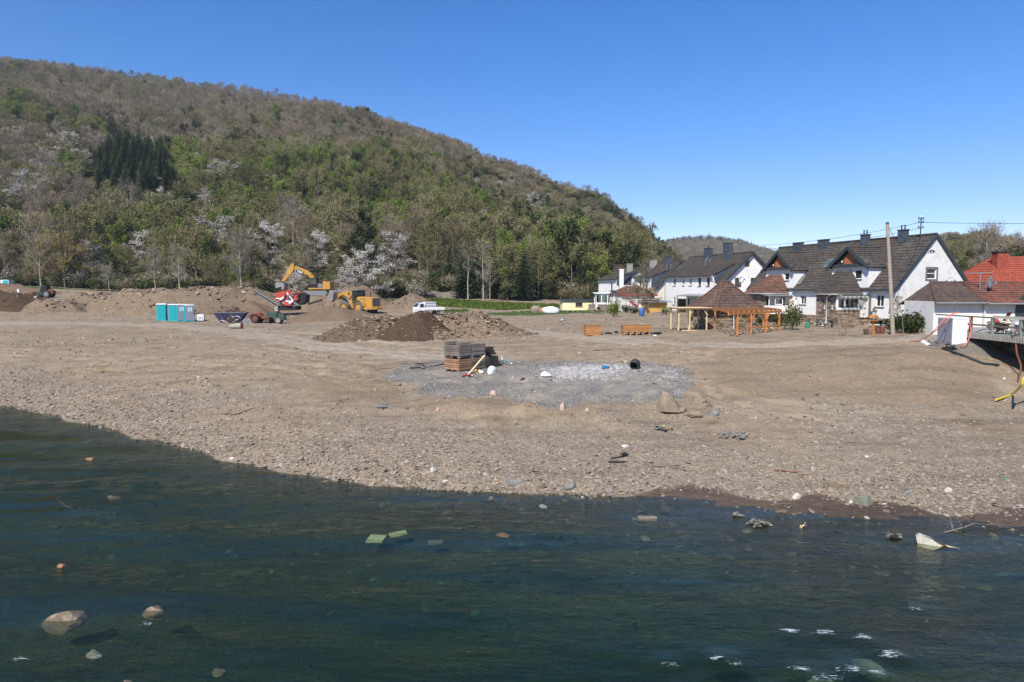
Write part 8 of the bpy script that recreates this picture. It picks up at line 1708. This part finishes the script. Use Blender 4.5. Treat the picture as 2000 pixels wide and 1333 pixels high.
for A, B, r_, lb in ST[:-1]: lying(lb, A, B, r_, M_DKW if 'dark' in lb else M_RUSTM if 'red' in lb else M_OAK, 'driftwood', cat='driftwood', n=5, jit=.04)
def branchy(label, x, y, z, L, n, seed, mat, name='branch', cat='branch', up=.5):
    r = random.Random(seed); m = MB(); P = [Vector((0, 0, 0))]; d = Vector((1, .1, up)).normalized()
    for k in range(6): P.append(P[-1] + (d + rv(r, .25)).normalized() * L / 6)
    m.tube(P, [.03 - .004 * k for k in range(7)], 5)
    for k in range(n):
        b = P[1 + k % 5]; e = b + (d * .5 + rv(r, 1)).normalized() * L * r.uniform(.15, .45); m.tube([b, b.lerp(e, .5) + rv(r, .05), e], [.014, .010, .004], 4, 0, False)
    o = m.build(name, mat, None, label, cat); o.location = (x, y, z); return o
h = at_z(1842, 1040, 0); branchy('pale dead branch lying in the water at the right', h[0], h[1], -.02, 1.9, 16, 5, M_OAK, up=.02); h = at_z(150, 992, 0); o = branchy('dark root snag with a pale twig in the river at the left', h[0], h[1], -.1, .75, 12, 6, M_DKW, up=.3); o.rotation_euler = (0, 0, R(160)); branchy('bundle of dark twigs caught on the root snag', h[0] + .1, h[1] - .05, -.08, .45, 16, 7, M_DKW, up=.2)
h = at_z(725, 950, 0); branchy('single pale reed standing in the shallows', h[0], h[1], -.1, .5, 3, 8, M_PINE, up=4.0); h = at_z(1562, 1030, 0); branchy('small pale twig sticking out of the water', h[0], h[1], -.05, .25, 4, 9, M_PINE, up=1.5)
for a_, b_, n, ex_, lb, sd in [(1480, 1024, 46, .34, 'clump of bark and twigs stranded in the shallows', 31), (1750, 1050, 26, .2, 'small clump of debris in the shallows at the right', 32), (1440, 1008, 12, .15, 'bark pieces near the sand bar', 33)]:
    h = at_z(a_, b_, 0); junk(lb, h[0], h[1], -.03, n, ex_, ex_ * .5, .1, 'debris_clump', 'debris', [M_DKW, M_DKW, M_OAK, M_RG, M_RSL], .05, .22, sd)
h = at_z(1812, 1062, 0); wr = thing('stranded_tin', 'crushed pale painted tin half sunk in the shallows with a trailing strip', 'tin', (h[0], h[1], 0), R(-25)); m = MB(); m.prism([(-.22, -.1), (.12, -.12), (.3, -.02), (.1, .13), (-.2, .22), (-.27, .15)], -.1, .1); m.build('shell', paint('tin_pale', (.55, .52, .42), .6, .25, 6, grime=.5), wr)
m = MB(); m.tube([(-.2, 0, .2), (.1, -.02, .14), (.45, -.05, -.02)], .018, 5); m.build('rim', M_DKW, wr); m = MB(); m.tube([(.25, 0, 0), (.5, 0, -.01), (.7, .02, -.02)], [.04, .02, .008], 5); m.build('strip', M_PINE, wr)
junk('black and yellow power-tool-like rubbish on the gravel', *hit(1292, 842, 15, 60), 30, .40, .12, .12, 'broken_toy', 'rubbish', [M_BLACK, M_GREYM, M_HY, M_BLACK, M_GREYM], .05, .22, 34)
junk('small dark bundle on the gravel above the red log', *hit(1220, 892, 15, 60), 10, .12, .1, .12, 'dark_bundle', 'rubbish', [M_BLACK, M_STEEL], .08, .2, 35)
for k, (a_, b_, mt, lb) in enumerate([(100, 770, 'b', 'bright blue scrap on the left bank'), (450, 862, 'b', 'bright blue scrap on the middle shore'), (1220, 874, 'w', 'flat white plastic piece on the gravel'), (1692, 893, 'w', 'white plastic scrap on the right gravel'), (1965, 936, 'g', 'small green plastic scrap at the right'), (1610, 792, 'w', 'white scrap on the slope at the right'), (1960, 740, 'w', 'white scrap on the bank below the black pipe')]):
    bag(lb, a_, b_, .09, {'b': paint('scrap_blue', (.05, .22, .6)), 'w': M_SACK, 'g': paint('scrap_green', (.02, .25, .15))}[mt], 120 + k, 'plastic_scrap', .35, cat='scrap')
# slate and tile fragments lying among the gravel
junk('patch of slate fragments on the right gravel', *hit(1440, 852, 15, 60), 60, 1.0, .7, .06, 'slate_fragments', 'slate', [M_RSL, M_RSL, M_RSL, M_RTAN], .08, .3, 36)
# radio mast on the hilltop
q = hit(563, 176, 300, 800, hill_h); rm_ = thing('radio_mast', 'slim radio mast on the wooded hilltop', 'mast', (q[0], q[1], q[2])); hm = 22
for k in range(3):
    a_ = k * 2.094; m = MB(); m.tube([(.8 * math.cos(a_), .8 * math.sin(a_), 0), (.35 * math.cos(a_), .35 * math.sin(a_), hm * .72)], .10, 4); m.build('leg', M_GUT, rm_)
for k in range(9):
    z = 1 + k * 1.7; rr_ = .8 - .45 * z / (hm * .72); m = MB(); P = [(rr_ * math.cos(i * 2.094), rr_ * math.sin(i * 2.094), z + (.8 if i % 2 else 0)) for i in range(4)]; m.tube(P, .06, 4); m.build('brace', M_GUT, rm_)
m = MB(); m.tube([(0, 0, hm * .7), (0, 0, hm)], .10, 5); m.build('antenna', M_GUT, rm_)
for k in range(3): a_ = k * 2.094; m = MB(); m.box(.5 * math.cos(a_) - .15, .5 * math.cos(a_) + .15, .5 * math.sin(a_) - .15, .5 * math.sin(a_) + .15, hm * .6, hm * .6 + 1.6); m.build('panel_antenna', M_PLAST, rm_)
# tufts of grass on the meadow strips
GP, GS = [], []
for k in range(9000):
    P = rnd.uniform(750, 1200); D = rnd.uniform(112, 150); X = (P - 1000) / FPX * D
    if min(float(poly_sd(np.array([X]), np.array([D]), pl)[0]) for pl in Z_GRASS) < .3: GP.append((X, D)); GS.append(rnd.uniform(.07, .16))
gp = np.array(GP); zz = ground_h(gp[:, 0], gp[:, 1]); n_ = len(gp); S_ = np.array(GS)
TP = bpy.data.collections.new('grass_prototypes'); 
for k in range(3):
    m = MB(); r = random.Random(k)
    for j in range(16): a_ = r.uniform(0, 6.28); b_ = Vector((r.uniform(-1, 1), r.uniform(-1, 1), 0)); tpv = b_ + Vector((math.cos(a_) * .6, math.sin(a_) * .6, r.uniform(1, 2.2))); w_ = Vector((-math.sin(a_), math.cos(a_), 0)) * .16; m.add([b_ - w_, b_ + w_, tpv], [(0, 1, 2)])
    TP.objects.link(bpy.data.objects.new('g%d' % k, m.mesh('grass_tuft', KINDS['fresh'][2] if k else KINDS['dark'][2])))
scatter('meadow_grass', TP, np.c_[gp, zz], np.c_[np.zeros(n_), np.zeros(n_), rs.uniform(0, 6, n_)], np.c_[S_ * 2, S_ * 2, S_], rs.randint(0, 3, n_), label='short green grass on the strips of meadow below the wood', cat='grass')
# ================================================================ air
mb = MB(); mb.box(-1200, 1750, -490, 2050, -4.0, 320)
g = NG('air'); pv = g.n('ShaderNodeVolumePrincipled'); pv.inputs['Color'].default_value = (.80, .88, 1.0, 1); pv.inputs['Density'].default_value = 0.00014; pv.inputs['Anisotropy'].default_value = 0.1
g.l(pv.outputs[0], g.out.inputs['Volume']); mb.build('haze', g.mat, kind='stuff')
